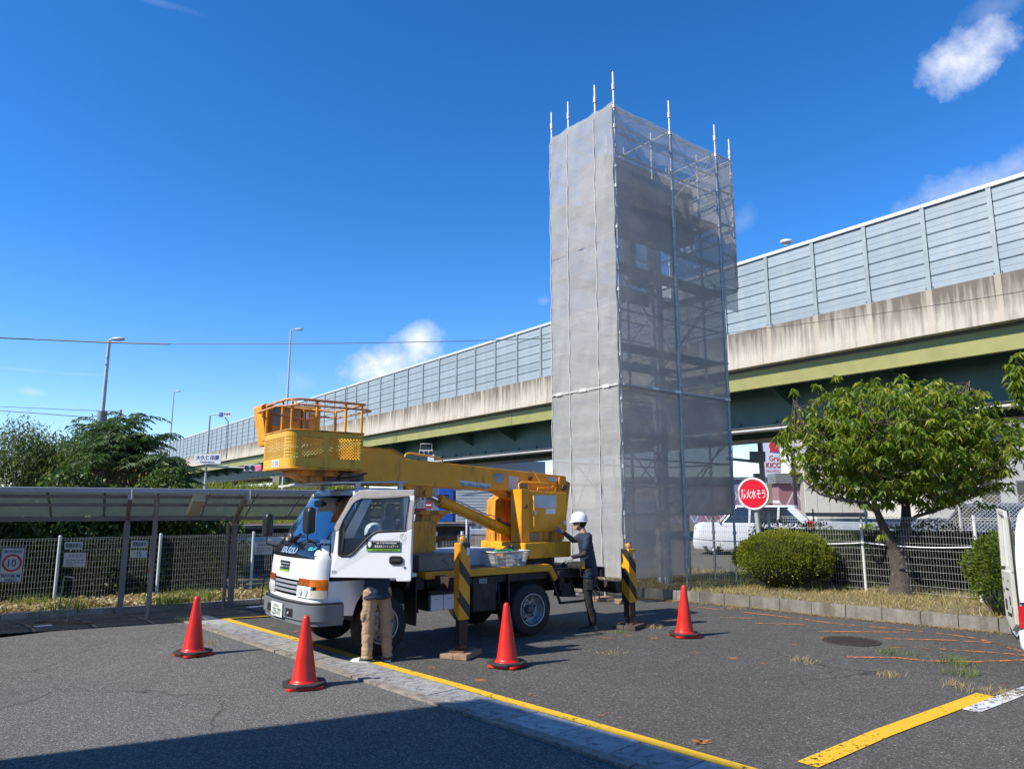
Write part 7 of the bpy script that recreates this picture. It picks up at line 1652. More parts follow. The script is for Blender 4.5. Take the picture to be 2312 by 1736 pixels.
# ---- foreground van at the right edge
vn = thing('parked_van', 'white van at the right edge with its door standing open', 'van', (6.65, 9.1, 0), 0)
VW = mat('white_van_paint', (.74, .76, .78), .3, var=.03, coat=.4)
vd = Vector((.80, .60, 0)); vs = Vector((vd.y, -vd.x, 0))     # vd: towards the front (away), vs: to its right
vo = at(2290, 1546, .0); vo = Vector((vo.x + .11, vo.y, 0))
VP = lambda f, s, z: vo + vd * f + vs * s + Vector((0, 0, z))
def vring(z, f0, s0, s1, r=.14):
    return [VP(*p) for p in [(f0 + r * (1 - math.cos(R(18 * i))) , s0 + r * (1 - math.sin(R(18 * i))), z) for i in range(5, -1, -1)][::-1]]
def vsec(z, ins, fi=0.0):
    pts = []; r = .12; f0, f1, s0, s1 = fi, 4.3, ins, 1.75 - ins
    for cx, cy, a0 in ((f0 + r, s0 + r, 180), (f0 + r, s1 - r, 90), (f1 - r, s1 - r, 0), (f1 - r, s0 + r, 270)):
        for i in range(6):
            a = R(a0 + 18 * i) if cx < 2 and cy < .8 else R(a0 + 90 - 18 * (5 - i)) if False else R(a0 + 18 * i)
            pts.append((cx + r * math.cos(a), cy + r * math.sin(a)))
    ang = sorted(pts, key=lambda p: math.atan2(p[1] - .875, p[0] - 2.15)); return [VP(a, b, z) for a, b in ang]
m = MB(); m.rings([vsec(.42, .05, .05), vsec(.60, .01, .0), vsec(.95, 0, 0), vsec(1.30, .0, .01), vsec(1.62, .02, .05), vsec(1.82, .05, .10), vsec(1.95, .12, .20), vsec(2.02, .25, .36), vsec(2.05, .45, .6)]); body = m.build('body', VW, vn)
m = MB(); m.rings([vsec(.30, .06, -.05), vsec(.40, .0, -.09), vsec(.56, .0, -.09), vsec(.60, .05, -.03)]); m.build('bumper', VW, vn)
m = MB(); m.prism([(.12, .74), (.02, .74), (.02, .68), (.02, .60), (.12, .60)], lambda a, z, d: VP(-.012 + d, a, z), 0, .04); m.build('tail_light', TAIL, vn)
m = MB(); m.prism([(.03, .60), (.24, .60), (.24, .80), (.03, .84)], lambda a, z, d: VP(d, a, z), -.014, .06); m.build('tail_light', TAIL, vn)
m = MB(); m.prism([(.05, .845), (1.6, .845), (1.6, .875), (.05, .875)], lambda a, z, d: VP(d, a, z), -.012, .03); m.build('chrome_strip', CHROME, vn)
wn_ = MB(); wn_.prism([(x, z) for x, z in rr(.17, 1.55, 1.16, 1.70, .09)], lambda a, z, d: VP(d + max(0, (z - 1.30)) * .24, a, z), -.02, .05); wn_.build('rear_window', CARGL, vn)
o = MB().prism([(.16, .985), (.60, .985), (.60, 1.12), (.16, 1.12)], lambda a, z, d: VP(d, a, z), -.008, .01).build('van_sticker', BST, vn); MB().prism([(.16, .965), (.60, .965), (.60, .99), (.16, .99)], lambda a, z, d: VP(d, a, z), -.009, .01).build('sticker_band', LIME, o)
MB().cyl(VP(-.014, .22, 1.055), VP(-.009, .22, 1.055), .035, n=12).build('sticker_picture', mat('pale_blue_print', (.35, .55, .75), .5), o)
# open door leaf, seen nearly edge on, with its pressed inner skin
dv_ = Vector((.40, .917, 0)).normalized(); dn2 = Vector((-dv_.y, dv_.x, 0)); hb = vo + Vector((.05, .02, 0))
DL = lambda u, z, d: hb + dv_ * u * .85 + dn2 * d + Vector((0, 0, z)) + Vector((0.06, 0.1, 0)) * (-(z - 1.2) * .0)
dpoly = [(0, .55), (.0, 1.75), (.06, 1.86), (.50, 1.90), (.56, 1.55), (.62, 1.28), (.66, 1.20), (.66, .60), (.60, .47), (.30, .44)]
dvo = link('open_door', None, vn); dvo.location = -vn.location
m = MB(); m.prism(dpoly, lambda a, z, d: DL(a, z, d), -.015, .0); m.build('outer_skin', VW, dvo)
m = MB(); m.prism([(.03, .62), (.03, 1.18), (.60, 1.18), (.60, .64), (.3, .52)], DL, .0, .045); m.prism([(.02, 1.18), (.02, 1.80), (.07, 1.84), (.07, 1.2)], DL, 0, .04); m.prism([(.44, 1.84), (.49, 1.52), (.55, 1.22), (.60, 1.22), (.55, 1.60), (.50, 1.86)], DL, 0, .04); m.prism([(.03, 1.80), (.5, 1.84), (.49, 1.89), (.05, 1.86)], DL, 0, .045)
m.build('inner_skin', mat('beige_inner_skin', (.50, .49, .43), .5, var=.1), dvo, bevel=.008)
for u, z, w, h in ((.2, 1.08, .02, .012), (.5, 1.08, .02, .012), (.3, .98, .09, .012), (.2, .86, .03, .05), (.45, .80, .05, .06), (.3, .70, .12, .02), (.52, .95, .02, .02), (.12, .75, .02, .05)): MB().prism([(u - w, z - h), (u + w, z - h), (u + w, z + h), (u - w, z + h)], DL, .040, .048).build('door_opening', BLK, dvo)
m = MB(); m.tube([DL(a, z, .0) for a, z in dpoly], .012, 6, closed=True); m.build('door_seal', BLK, dvo)
for s in (.15, 1.6):
    for f in (.75, 3.4): MB().cyl(VP(f, s - .1, .32), VP(f, s + .12, .32), .32, n=24).build('wheel', RUB, vn)

# =================================================================== RIGHT BACKGROUND: disc sign, billboard, buildings
sc_ = atD(1701, 1115, 16.35); t = thing('round_sign', 'round red sign with white Japanese lettering on a grey pole by the bush', 'sign', (sc_.x + .1, 16.35, KH))
MB().tube([(sc_.x + .17, 16.41, .2), (sc_.x + .04, 16.39, sc_.z - .1)], .052, 12).build('pole', STEEL, t)
nrm = Vector((-.30, -1, .02)).normalized(); sr = Vector((1, -.30, 0)).normalized(); su = sr.cross(nrm * -1).normalized(); su = su if su.z > 0 else -su
m = MB(); m.tube([sc_ + sr * (.315 * math.cos(a)) + su * (.335 * math.sin(a)) for a in np.linspace(0, 2 * math.pi, 41)[:-1]], .030, 8, closed=True); m.build('white_rim', WPAINT, t)
m = MB(); m.cyl(sc_ - nrm * -.012, sc_ + nrm * -.012, .315, n=40); m.cyl(sc_ + nrm * .0, sc_ + nrm * .018, .305, n=40); m.build('disc', mat('bright_sign_red', (.75, .010, .03), .3, var=.05, coat=.3), t)
text('lettering', '防火水そう', WPR, t, sc_ + nrm * .020, sr, su, .50, .21, .003, bold=.015)

def wallbox(name, mt, parent, a, b, z0, z1, th=.3):
    a, b = Vector(a), Vector(b); m = MB(); m.beam((a + b) / 2 * 0 + a + Vector((0, 0, (z0 + z1) / 2)), b + Vector((0, 0, (z0 + z1) / 2)), th, z1 - z0); return m.build(name, mt, parent)
bbd = thing('billboard', 'white billboard with red pachinko lettering beyond the bridge', 'billboard', (28.5, 80, 0))
c = atD(1755, 1044, 80); cr = Vector((1, .05, 0)).normalized()
m = MB(); m.beam(c - cr * 1.95 + Vector((0, 0, 1.0)), c + cr * 1.95 + Vector((0, 0, 1.0)), .4, 5.2); m.build('board', WPAINT, bbd)
RED = mat('logo_red', (.62, .03, .06), .5, var=.03); f_ = c - Vector((0, .22, 0))
text('lettering', 'Gran', RED, bbd, f_ + Vector((-.25, 0, .45)), cr, (0, 0, 1), 1.45, .62, .01, bold=.01); text('lettering', 'KICONA', RED, bbd, f_ + Vector((0, 0, -.30)), cr, (0, 0, 1), 2.75, .58, .01, bold=.02); text('lettering', 'PACHINCO&SLOT', RED, bbd, f_ + Vector((0, 0, -.92)), cr, (0, 0, 1), 2.75, .30, .01)
m = MB(); m.cyl(f_ + Vector((-.35, 0, 1.75)), f_ + Vector((-.35, -.03, 1.75)), .55, n=20); m.prism([(-.55, 0), (.55, 0), (.30, .5), (-.30, .5)], lambda u, z, d: (f_.x - .35 + u, f_.y - d - .04, f_.z + 1.15 + z), 0, .03); m.build('red_emblem', RED, bbd)
for dx in (-1.4, 0, 1.4): MB().beam((c.x + dx, 80.3, 0), (c.x + dx, 80.3, c.z - 1.2), .3, .3).build('leg', WPAINT, bbd)
# purple-grey hall with diamond pattern
hall = thing('building', 'long lilac grey hall with diamond lattice cladding behind the disc sign', 'building', (30, 92, 0))
dm = bpy.data.materials.new('diamond_cladding'); dm.use_nodes = True; g = NT(dm.node_tree); b = dm.node_tree.nodes['Principled BSDF']; tc = g.n('ShaderNodeTexCoord'); sp = g.n('ShaderNodeSeparateXYZ'); g.l(tc.outputs['Object'], sp.inputs[0])
u1 = g.math('ABSOLUTE', g.math('SUBTRACT', g.math('FRACT', g.math('ADD', g.math('MULTIPLY', sp.outputs[0], .55), g.math('MULTIPLY', sp.outputs[2], .30))), .5)); u2 = g.math('ABSOLUTE', g.math('SUBTRACT', g.math('FRACT', g.math('SUBTRACT', g.math('MULTIPLY', sp.outputs[0], .55), g.math('MULTIPLY', sp.outputs[2], .30))), .5))
fl = g.math('LESS_THAN', g.math('MINIMUM', u1, u2), .035); nz = g.n('ShaderNodeTexNoise', i_Scale=.35); g.l(tc.outputs['Object'], nz.inputs[0]); cc_ = g.mix(g.ramp(nz.outputs[0], [(.45, 0.0), (.6, 1.0)]), (.26, .23, .33), (.30, .14, .17)); g.l(g.mix(fl, cc_, (.55, .55, .6)), b.inputs['Base Color'])
a, b_ = atD(1560, 1100, 92), atD(1860, 1100, 92); zt = atD(1700, 1083, 92).z
MB().box((a.x - 10, 92, 0), (b_.x, 110, zt)).build('wall', dm, hall); MB().box((a.x - 10.2, 91.7, zt), (b_.x + .2, 110, zt + .35)).build('roof', STEELD, hall)
for px in (1710, 1735): p = atD(px, 1078, 91.5); MB().box((p.x - .5, 91, zt + .35), (p.x + .5, 91.6, zt + .75)).build('floodlight', BLK, hall)
# white clad building at right
wb = thing('building', 'white panel clad shop building with a dark base band behind the cherry tree', 'building', (24, 58, 0))
WCL = mat('cream_white_cladding', (.62, .60, .55), .6, var=.04)
x0, x1 = atD(1815, 1100, 58).x, atD(2420, 1100, 58).x; n_c = 22; pw = (x1 - x0) / n_c
for i in range(n_c):
    for j in range(5):
        MB().box((x0 + i * pw + .02, 57.9, 1.5 + j * 1.75), (x0 + (i + 1) * pw - .02, 58.0, 3.2 + j * 1.75 )).build('wall_panel', WCL, wb)
MB().box((x0 + .05, 58.01, 0), (x1, 60.5, 10.2)).build('wall', mat('panel_joint_grey', (.30, .29, .27), .8), wb); MB().box((x0, 57.86, 1.2), (x1, 58.0, 1.5)).build('base_band', mat('navy_band', (.03, .035, .06), .5), wb); MB().box((x0, 57.88, 0), (x1, 58.0, 1.2)).build('base_wall', WCL, wb)
for dx in (8.0, 11.5):
    fr = MB().box((x0 + dx, 57.8, 2.0), (x0 + dx + 2.6, 57.9, 3.0)).build('window', STEELD, wb); MB().box((x0 + dx + .1, 57.77, 2.1), (x0 + dx + 2.5, 57.8, 2.9)).build('pane', CARGL, fr)
x2 = atD(1790, 1100, 56).x
an = thing('building', 'narrow glazed annex with lozenge pattern between the sign poles and white building', 'building', (x2, 60, 0)); MB().box((x2, 59, 0), (x0 + .2, 60.5, 3.8)).build('wall', dm, an); MB().box((x2 - .3, 58.7, 3.8), (x0 + .2, 60.6, 4.6)).build('fascia', STEELD, an); MB().box((x0 - .8, 58.2, 4.61), (x0 + 1.6, 60.5, 11)).build('upper_wall', WCL, an)
m = MB(); p = atD(1794, 1100, 54); m.box((p.x - .1, 53.9, 0), (p.x + .12, 54.1, 5.9)); tag(m.build('sign_post', mat('brown_post', (.05, .035, .03), .6)), 'thin dark brown post in front of the annex corner', 'post')
# shop boards
nb_ = thing('shop_banner', 'brown and beige NEW OPEN banner board under the billboard', 'banner', (24, 64, 0)); p = atD(1732, 1108, 64); q2_ = atD(1764, 1136, 64)
MB().box((p.x, 63.9, q2_.z), (q2_.x, 64.1, p.z + .6)).build('board', mat('beige_banner', (.33, .27, .20), .6, var=.35, vscale=.6), nb_); MB().box((p.x - .1, 63.95, 0), (q2_.x + .1, 64.15, q2_.z)).build('base', mat('red_base', (.35, .05, .04), .6), nb_)
cN = Vector(((p.x + q2_.x) / 2 + .4, 63.88, (p.z + q2_.z) / 2 + .4)); gl_ = mat('pale_gold_print', (.60, .52, .38), .5); text('lettering', 'NEW', gl_, nb_, cN + Vector((0, 0, .3)), (1, 0, 0), (0, 0, 1), .8, .28); text('lettering', 'OPEN', gl_, nb_, cN + Vector((0, 0, -.1)), (1, 0, 0), (0, 0, 1), .8, .28)
ts_ = thing('totem_sign', 'tall thin sign tower with stacked white and yellow boards', 'sign', (25, 62, 0)); 
for (y0, y1, mt, tx) in ((1078, 1084, WPLAST, 'ホール'), (1086, 1094, mat('pale_yellow_board', (.60, .58, .25), .5), ''), (1096, 1103, WPLAST, ''), (1105, 1112, mat('pale_blue_board', (.45, .58, .68), .5), ''), (1114, 1121, WPLAST, ''), (1128, 1139, MATS['pale_yellow_board'], '')):
    a, b_ = atD(1763, y0, 62), atD(1776, y1, 62); MB().box((a.x, 61.9, b_.z), (b_.x, 62.1, a.z)).build('board', mt, ts_)
a = atD(1761, 1078, 62); b_ = atD(1778, 1078, 62); m = MB(); m.box((a.x - .04, 62, 0), (a.x + .05, 62.2, a.z + .1)); m.box((b_.x, 62, 0), (b_.x + .08, 62.2, a.z + .1)); m.build('frame', BLK, ts_)
fl_ = mat('tan_slats', (.30, .22, .13), .7, var=.3)
for i, px in enumerate((1781, 1784, 1787)): p = atD(px, 1078, 60); tag(MB().box((p.x - .06, 59.9, 0), (p.x + .05, 60.1, 4.6 - i * .2)).build('banner_pole', fl_), ['tan pole just right of the sign tower', 'middle of the three tan poles by the sign tower', 'tan pole nearest the dark brown post'][i], 'pole')
# pole with arm crossing under the bridge right of the tower
t = thing('signal_pole', 'grey steel pole with a horizontal arm right of the scaffold tower', 'pole', tuple(atD(1717, 1145, 44)) [:2] + (0,)); a, b_ = atD(1716, 1030, 44), atD(1722, 1170, 44); MB().cyl((a.x + .15, 44, 0), (a.x, 44, 8), .16, n=12).build('pole', STEELD, t)
a, b_ = atD(1640, 1035, 44), atD(1716, 1043, 44); MB().cyl(a, b_, .09, n=8).build('arm', STEEL, t); MB().beam(atD(1693, 1030, 43.8), atD(1727, 1031, 43.8), .2, .6).build('arm_bracket', STEELD, t)
# chain link fence and house far right
hs = thing('building', 'pale house with small windows glimpsed through the cherry tree leaves', 'building', (30, 47, 0)); a, b_ = atD(2090, 1100, 47), atD(2500, 1100, 47)
MB().box((a.x, 47, 0), (b_.x, 55, 6.5)).build('wall', WCL, hs); MB().box((a.x - .3, 46.7, 6.5), (b_.x, 55.4, 6.9)).build('roof', STEELD, hs)
for i in range(5):
    wx = a.x + 1.2 + i * 2.3; w_o = MB().box((wx, 46.93, 1.9), (wx + 1.1, 47, 3.6)).build('window', STEELD, hs); MB().box((wx + .08, 46.9, 2.0), (wx + 1.02, 46.94, 3.5)).build('pane', CARGL, w_o)
cf = thing('chain_link_fence', 'chain link fence in front of the grey minivan', 'fence', (11.2, 17.2, 0)); a, b_ = Vector((9.2, 19.2, 0)), Vector((14.5, 15.5, 0)); d = (b_ - a).normalized(); L = (b_ - a).length; m = MB(); k = 0; x = -1.0
while x < L:
    for s in (1, -1):
        x0_, x1_ = (x, x + 1.0) if s > 0 else (x + 1.0, x)
        p0_, p1_ = max(0, min(L, x0_)), max(0, min(L, x1_)); z0_ = 1.2 + abs(p0_ - x0_) ; z1_ = 2.2 - abs(p1_ - x1_)
        if z1_ > z0_: m.cyl(a + d * p0_ + Vector((0, 0, z0_)), a + d * p1_ + Vector((0, 0, z1_)), .004, n=3, caps=False)
    x += .09
m.build('chain_link', WIRE2, cf)
for x in (0.0, 2.1, 4.2, L): MB().cyl(a + d * x, a + d * x + Vector((0, 0, 2.25)), .03, n=8).build('post', STEEL, cf)
# far left: road side behind the fence
rd_ = thing('guard_rail', 'white guard rail with a rusty top pipe along the road behind the truck', 'guard rail', (-14, 42, 0)); ga, gb = atD(425, 1190, 41), atD(1250, 1178, 47); ga.z = gb.z = 0; gd = (gb - ga).normalized(); gL = (gb - ga).length; x = 0
while x < gL: p = ga + gd * x; MB().cyl(p, p + Vector((0, 0, .88)), .085, n=8).build('post', WPAINT, rd_); x += 2.0
MB().cyl(ga + Vector((0, 0, .98)), gb + Vector((0, 0, .98)), .045, n=8).build('top_pipe', RUST, rd_)
m = MB(); n_ = Vector((-gd.y, gd.x, 0))
for z0_, z1_ in ((.30, .42), (.46, .58)): m.beam(ga + Vector((0, 0, (z0_ + z1_) / 2)) - n_ * .12, gb + Vector((0, 0, (z0_ + z1_) / 2)) - n_ * .12, .06, z1_ - z0_)
m.beam(ga + Vector((0, 0, .44)) - n_ * .10, gb + Vector((0, 0, .44)) - n_ * .10, .02, .34); m.build('beam', WPAINT, rd_)
# grass bank beyond
bk0 = thing('grass_bank', 'sunlit grassy bank beyond the guard rail left of the truck', 'bank', (-22, 60, 0)); m = MB(); a, b_ = atD(300, 1145, 56), atD(800, 1145, 60)
m.add([(a.x - 6, 56, 0), (b_.x, 60, 0), (b_.x, 66, 3.6), (a.x - 6, 62, 3.9), (b_.x, 90, 3.6), (a.x - 6, 90, 3.9)], [(0, 1, 2, 3), (3, 2, 4, 5)]); m.build('slope', mat('lush_grass', (.16, .20, .04), .95, var=.4, vscale=1.5, bump=.8, bscale=8), bk0)
n = 16000; s_ = rng.random((n, 2)); pts = np.stack([(a.x - 6) + s_[:, 0] * (b_.x - a.x + 6), 56 + 4 * s_[:, 0] + 6 * s_[:, 1], 3.75 * s_[:, 1] - .05], 1); stuff(blades('grass', pts, .55, .06, leaf_mat('bank_grass', (.14, .20, .03), (.34, .36, .09), trans=.3), bk0))
# culvert, pipe
pp_ = thing('water_pipe', 'fat beige pipe running behind the fence beside the truck mirror', 'pipe', (-8, 20, .9)); a, b_ = Vector((-7.4, 19.6, .95)), Vector((-3.4, 21.5, .95)); MB().cyl(a, b_, .17, n=16).build('pipe', mat('old_beige_pipe', (.42, .37, .32), .6, var=.2), pp_)
for k in (.05, .35, .65, .95): MB().cyl(a.lerp(b_, k), a.lerp(b_, k) + (b_ - a).normalized() * .06, .20, n=16).build('pipe_collar', STEELD, pp_)
for k in (.1, .6): q_ = a.lerp(b_, k); MB().box((q_.x - .1, q_.y - .1, 0), (q_.x + .1, q_.y + .1, .8)).build('pipe_support', CONC, pp_)
cv = thing('retaining_wall', 'shadow-coloured concrete channel wall behind the fence left of the truck', 'wall', (-7, 22, 0)); MB().beam((-12, 20.2, .65), (-1.5, 25.2, .65), .3, 1.3).build('wall', mat('shadow_dark_concrete', (.04, .045, .05), .9, var=.4), cv); MB().beam((-12, 20.5, 1.33), (-1.5, 25.5, 1.33), 1.4, .1).build('coping', CONC, cv)  # near-black wall colour stands for the shadow in the culvert recess
# blue truck, box body under sheeting, white office behind
bt = thing('parked_truck', 'blue truck with a corrugated grey box body beyond the guard rail', 'truck', (-4, 52, 0)); a, b_ = atD(990, 1190, 52), atD(1027, 1105, 52)
BLU = mat('blue_cab_paint', (.01, .07, .35), .35, coat=.4); MB().box((a.x, 51.2, .6), (b_.x, 53.4, 3.3)).build('cab', BLU, bt, bevel=.08); MB().box((a.x + .15, 51.15, 1.9), (b_.x - .4, 51.22, 2.8)).build('window', CARGL, bt)
for k in range(4): MB().box((b_.x - .18, 51.15, 1.5 + k * .25), (b_.x - .10, 51.2, 1.62 + k * .25)).build('step', WPLAST, bt)
c_ = atD(1168, 1190, 52); COR = mat('silver_corrugated', (.46, .48, .50), .5, metal=.2)
m = MB(); nn2 = 26; 
for k in range(nn2): z = .75 + k * .10; m.box((b_.x + .15, 51.2 + (.05 if k % 2 else 0), z), (c_.x + 1.4, 53.5, z + .1))
m.build('box_body', COR, bt); m = MB(); m.rings([[(x, 51.1 + .04 * math.sin(x * 5), 3.28), (x, 51.3, 3.75 + .06 * math.sin(x * 3)), (x, 53.5, 3.75), (x, 53.6, 3.28)] for x in np.linspace(b_.x + .1, c_.x + 1.4, 16)]); m.build('tarpaulin', mat('grey_tarpaulin', (.42, .43, .44), .6, var=.15, vscale=1.5), bt)
m = MB(); m.tube([(b_.x + .15, 51.0, 3.1), ((b_.x + c_.x) / 2, 51.0, 3.45), (c_.x + 1.2, 51.0, 3.6)], .03, 5); m.tube([(c_.x - 1.3, 51, 3.6), (c_.x - 2.2, 51, 1.2)], .025, 5); m.build('rope', BLK, bt)
for x in (a.x + .6, (a.x + c_.x) / 2 + .6, c_.x + .6):
    w = MB().cyl((x, 50.95, .5), (x, 51.3, .5), .48, n=20).build('wheel', RUB, bt); MB().cyl((x, 50.92, .5), (x, 50.95, .5), .25, n=16).build('rim', SILV, w)
of = thing('building', 'white office block with balcony railing seen through the gap under the boom', 'building', (-8, 66, 0)); a, b_ = atD(905, 1180, 66), atD(1030, 1180, 66); MB().box((a.x, 66, 0), (b_.x + 8, 76, 6.0)).build('wall', mat('bright_white_wall', (.72, .73, .75), .6), of)
for k in range(14): x = b_.x - 2.2 + k * .25; MB().box((x, 65.7, 2.9), (x + .06, 65.76, 4.3)).build('baluster', STEEL, of)
MB().box((b_.x - 2.6, 65.6, 2.7), (b_.x + 6, 66, 2.9)).build('balcony', STEELD, of); MB().box((a.x + 2.2, 65.95, 2.3), (a.x + 3.8, 66, 2.9)).build('window', STEELD, of)
ns_ = thing('no_entry_sign', 'dark red round road sign beyond the boom rest', 'sign', (-8, 60, 0)); c_ = atD(968, 1140, 60); m = MB(); m.cyl(c_, c_ - Vector((0, .05, 0)), .33, n=20); m.build('disc', mat('dull_red_disc', (.22, .03, .05), .5), ns_); MB().box((c_.x - .22, 59.93, c_.z - .05), (c_.x + .22, 59.95, c_.z + .05)).build('bar', WPLAST, ns_); MB().cyl((c_.x, 60.03, 0), (c_.x, 60.03, c_.z + .3), .04, n=6).build('pole', STEEL, ns_)

# =================================================================== LAMP POSTS, SIGNALS, WIRES
def lamp(label, base_px, top_px, D, arm, r=.085, z0=0, sleeve=None, head_w=.16):
    a = atD(*top_px, D); b = atD(*base_px, D); t = thing('lamp_post', label, 'street lamp', (b.x, D, z0)); bx = b.x + (b.x - a.x) * (b.z - z0) / max(a.z - b.z, .1) * .0
    MB().cyl((a.x, D, z0), (a.x, D, a.z), r, r * .6, n=10).build('pole', STEEL, t)
    if sleeve: MB().cyl((a.x, D, z0), (a.x, D, sleeve), r * 1.7, n=10).build('base_sleeve', STEELD, t)
    s = 1 if arm > 0 else -1; e = Vector((a.x + arm, D, a.z + .05)); MB().tube([(a.x, D, a.z - .02), (a.x + arm * .5, D, a.z + .05), tuple(e)], r * .35, 6).build('arm', STEEL, t)
    m = MB(); m.sphere(tuple(e + Vector((s * .15, 0, .0))), head_w, 10, (2.0, 1, .55)); m.build('lamp_head', mat('lamp_housing', (.50, .52, .53), .4), t); return t
lamp('tall street lamp rising out of the trees on the left', (230, 981), (247, 768), 32, .25, .12, sleeve=6.1)
lamp('tall lamp post behind the bucket with its head turned right', (652, 893), (657, 745), 62, .55, .12, head_w=.2)
lamp('thin distant lamp post at the left end of the bridge barrier', (388, 1000), (393, 884), 80, .35, .11, head_w=.16)
lamp('lamp post carrying the junction name sign and red signal', (464, 1107), (474, 938), 40, .35, .085, head_w=.08)
p = atD(1776, 546, 34); t = thing('lamp_post', 'street lamp head peeping over the noise barrier on the right', 'street lamp', (p.x + 2.0, p.y + 6, 8.2)); 
MB().tube([(p.x + 1.6, 38.2, 8.2), (p.x + 1.45, 38.2, p.z + .0), (p.x + 1.1, 37, p.z + .1), (p.x + .1, 34.4, p.z)], .07, 7).build('pole', STEEL, t); m = MB(); m.sphere(p, .17, 12, (1.9, 1.2, .75)); m.build('lamp_head', WPLAST, t)
js = thing('junction_sign', 'white junction name sign with blue Japanese and Roman lettering', 'sign', tuple(atD(469, 1036, 39.8))); a, b_ = atD(440, 1025, 39.8), atD(498, 1047, 39.8); cS = (a + b_) / 2; wS, hS = b_.x - a.x, a.z - b_.z
MB().box((a.x, 39.78, b_.z), (b_.x, 39.84, a.z)).build('sign_face', WPLAST, js); text('lettering', '大久保田原', NAVYP, js, (cS.x, 39.775, cS.z + hS * .14), (1, 0, 0), (0, 0, 1), wS * .88, hS * .50, bold=.02); text('lettering', 'Okubotahara', NAVYP, js, (cS.x, 39.775, cS.z - hS * .30), (1, 0, 0), (0, 0, 1), wS * .55, hS * .20, bold=.02)
def signal(label, cx, cy, D, w, red=True, arm=None):
    c = atD(cx, cy, D); s = w / 3; t = thing('traffic_signal', label, 'traffic light', tuple(c)); MB().box((c.x - w / 2, D, c.z - s * .62), (c.x + w / 2, D + .15, c.z + s * .62)).build('housing', mat('pale_signal_housing', (.40, .42, .42), .5), t, bevel=.03)
    for k in range(3):
        q_ = Vector((c.x + (k - 1) * s, D, c.z)); on = (k == 2 and red)
        MB().cyl(q_, q_ - Vector((0, .03, 0)), s * .40, n=16).build('lens', mat('lit_red_lens', (.8, .02, .05), .4, emis=((1, .03, .08), 2.2)) if on else BLK, t)
    if arm: MB().cyl(arm[0], arm[1], .05, n=8).build('arm', STEEL, t)
    return t
signal('traffic signal with its red lens lit at the left of the bucket', 570, 1056, 39.7, .95, arm=(atD(472, 1053, 40), atD(560, 1056, 40)))
signal('small traffic signal hanging under the bridge above the boom', 962, 1022, 52, 1.0, red=False); c_ = atD(972, 1032, 52); tag(MB().box((c_.x - .2, 52, c_.z - .3), (c_.x + .25, 52.1, c_.z + .2)).build('pedestrian_signal', WPLAST), 'small square signal box below the hanging traffic signal', 'signal')
a, b_ = atD(950, 1002, 52.2), atD(975, 1018, 52.2); m = MB(); m.tube([(a.x, 52.2, b_.z), (a.x, 52.2, a.z), (b_.x, 52.2, a.z), (b_.x, 52.2, b_.z)], .04, 5); tag(m.build('signal_bracket', STEELD), 'rectangular bracket above the signal under the bridge', 'bracket')
gs = thing('city_sign', 'small blue and white municipal sign on a bent pole by the bridge barrier', 'sign', tuple(atD(508, 1000, 62))); a, b_ = atD(495, 930, 62), atD(523, 942, 62)
MB().box((a.x, 61.9, b_.z), (b_.x, 61.95, a.z)).build('sign_face', WPLAST, gs); MB().box((a.x + .05, 61.87, b_.z + .05), (a.x + .36, 61.9, a.z - .05)).build('emblem', mat('sign_blue', (.03, .14, .45), .5), gs); text('lettering', '宇治市', NAVYP, gs, ((a.x + b_.x) / 2 + .18, 61.89, (a.z + b_.z) / 2 + .04), (1, 0, 0), (0, 0, 1), .58, .22, bold=.02)
MB().tube([tuple(atD(508, 942, 62)), tuple(atD(515, 952, 62)), tuple(atD(514, 1000, 62)), tuple(atD(511, 1036, 62))], .05, 6).build('pole', STEELD, gs)
def wire(label, pts, D0_, D1_, r, lumps=()):
    n = len(pts); P = [atD(x, y, D0_ + (D1_ - D0_) * i / (n - 1)) for i, (x, y) in enumerate(pts)]; o = MB().tube(P, r, 4).build('overhead_wire', BLK); return tag(o, label, 'wire')
wire('thin overhead wire crossing the sky in front of the bridge', [(-200, 752), (0, 762), (210, 771), (385, 776), (600, 777), (850, 774), (1050, 770), (1245, 764), (1400, 757)], 34, 24, .016)
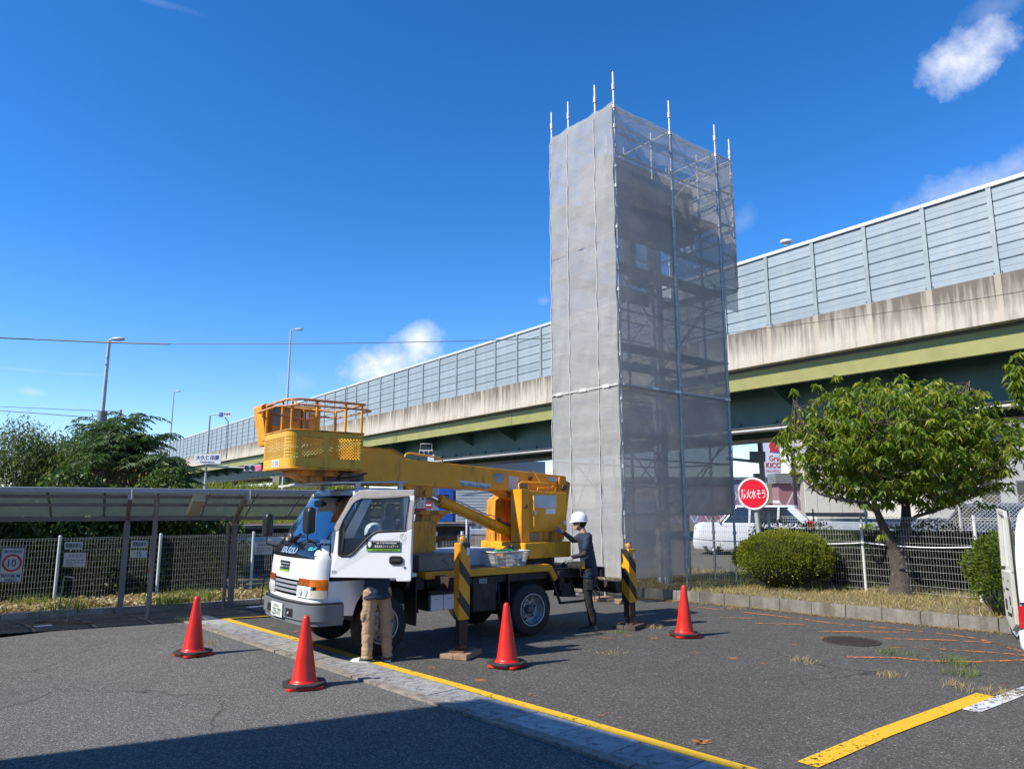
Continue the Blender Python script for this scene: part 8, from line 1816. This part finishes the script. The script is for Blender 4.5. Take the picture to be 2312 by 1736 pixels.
wire('thicker overhead wire at the upper left ending beyond the lamp', [(-200, 752), (0, 763), (120, 768), (235, 773), (383, 777)], 33.9, 30, .034)
wire('thin wire crossing the bridge parapet on the right', [(1640, 752), (1800, 733), (2000, 706), (2200, 676), (2420, 640)], 29, 18.5, .010)
wire('upper of the low wires at the far left', [(-100, 913), (0, 918), (140, 924), (272, 929)], 60, 60, .03)
wire('lower sagging cable at the far left', [(-100, 920), (0, 927), (110, 935), (200, 942), (272, 931)], 60, 60, .04)
up_ = thing('utility_pole', 'thin distant utility pole among the left treetops', 'pole', tuple(atD(273, 945, 60))[:2] + (0,)); p = atD(273, 925, 60); MB().cyl((p.x, 60, 0), (p.x, 60, p.z), .13, .09, n=8).build('pole', CONC, up_); MB().beam((p.x - .5, 60, p.z - .5), (p.x + .5, 60, p.z - .5), .08, .1).build('crossarm', STEELD, up_)

# ---- the building behind the camera whose roof corner shades the foreground
HB = 9.0; off_ = -SUN_TO / SUN_TO.z * HB
cnr = at(1100, 1578) - Vector((off_.x, off_.y, 0)); e1_ = (at(230, 1736) - at(1100, 1578)).normalized(); e2_ = Vector((.70, -.715, 0))
ofb = thing('building', 'plain office block behind the viewer that shades the foreground asphalt', 'building', (cnr.x, cnr.y, 0))
pb = [(cnr.x, cnr.y), (cnr.x + e1_.x * 26, cnr.y + e1_.y * 26), (cnr.x + e1_.x * 26 + e2_.x * 14, cnr.y + e1_.y * 26 + e2_.y * 14), (cnr.x + e2_.x * 14, cnr.y + e2_.y * 14)]
MB().prism(pb, lambda u, v, d: (u, v, d), 0, HB).build('wall', mat('pale_render', (.45, .44, .42), .85), ofb)
for k in range(6):
    q_ = Vector((cnr.x, cnr.y, 0)) + e2_ * (1.2 + 2.1 * k); nq = Vector((-e2_.y, e2_.x, 0)); nq = nq if nq.dot(e1_) < 0 else -nq
    for z in (1.2, 4.4): m = MB(); m.beam(q_ + nq * .02 + Vector((0, 0, z + .6)), q_ + e2_ * 1.2 + nq * .02 + Vector((0, 0, z + .6)), .05, 1.2); m.build('window', CARGL, ofb)
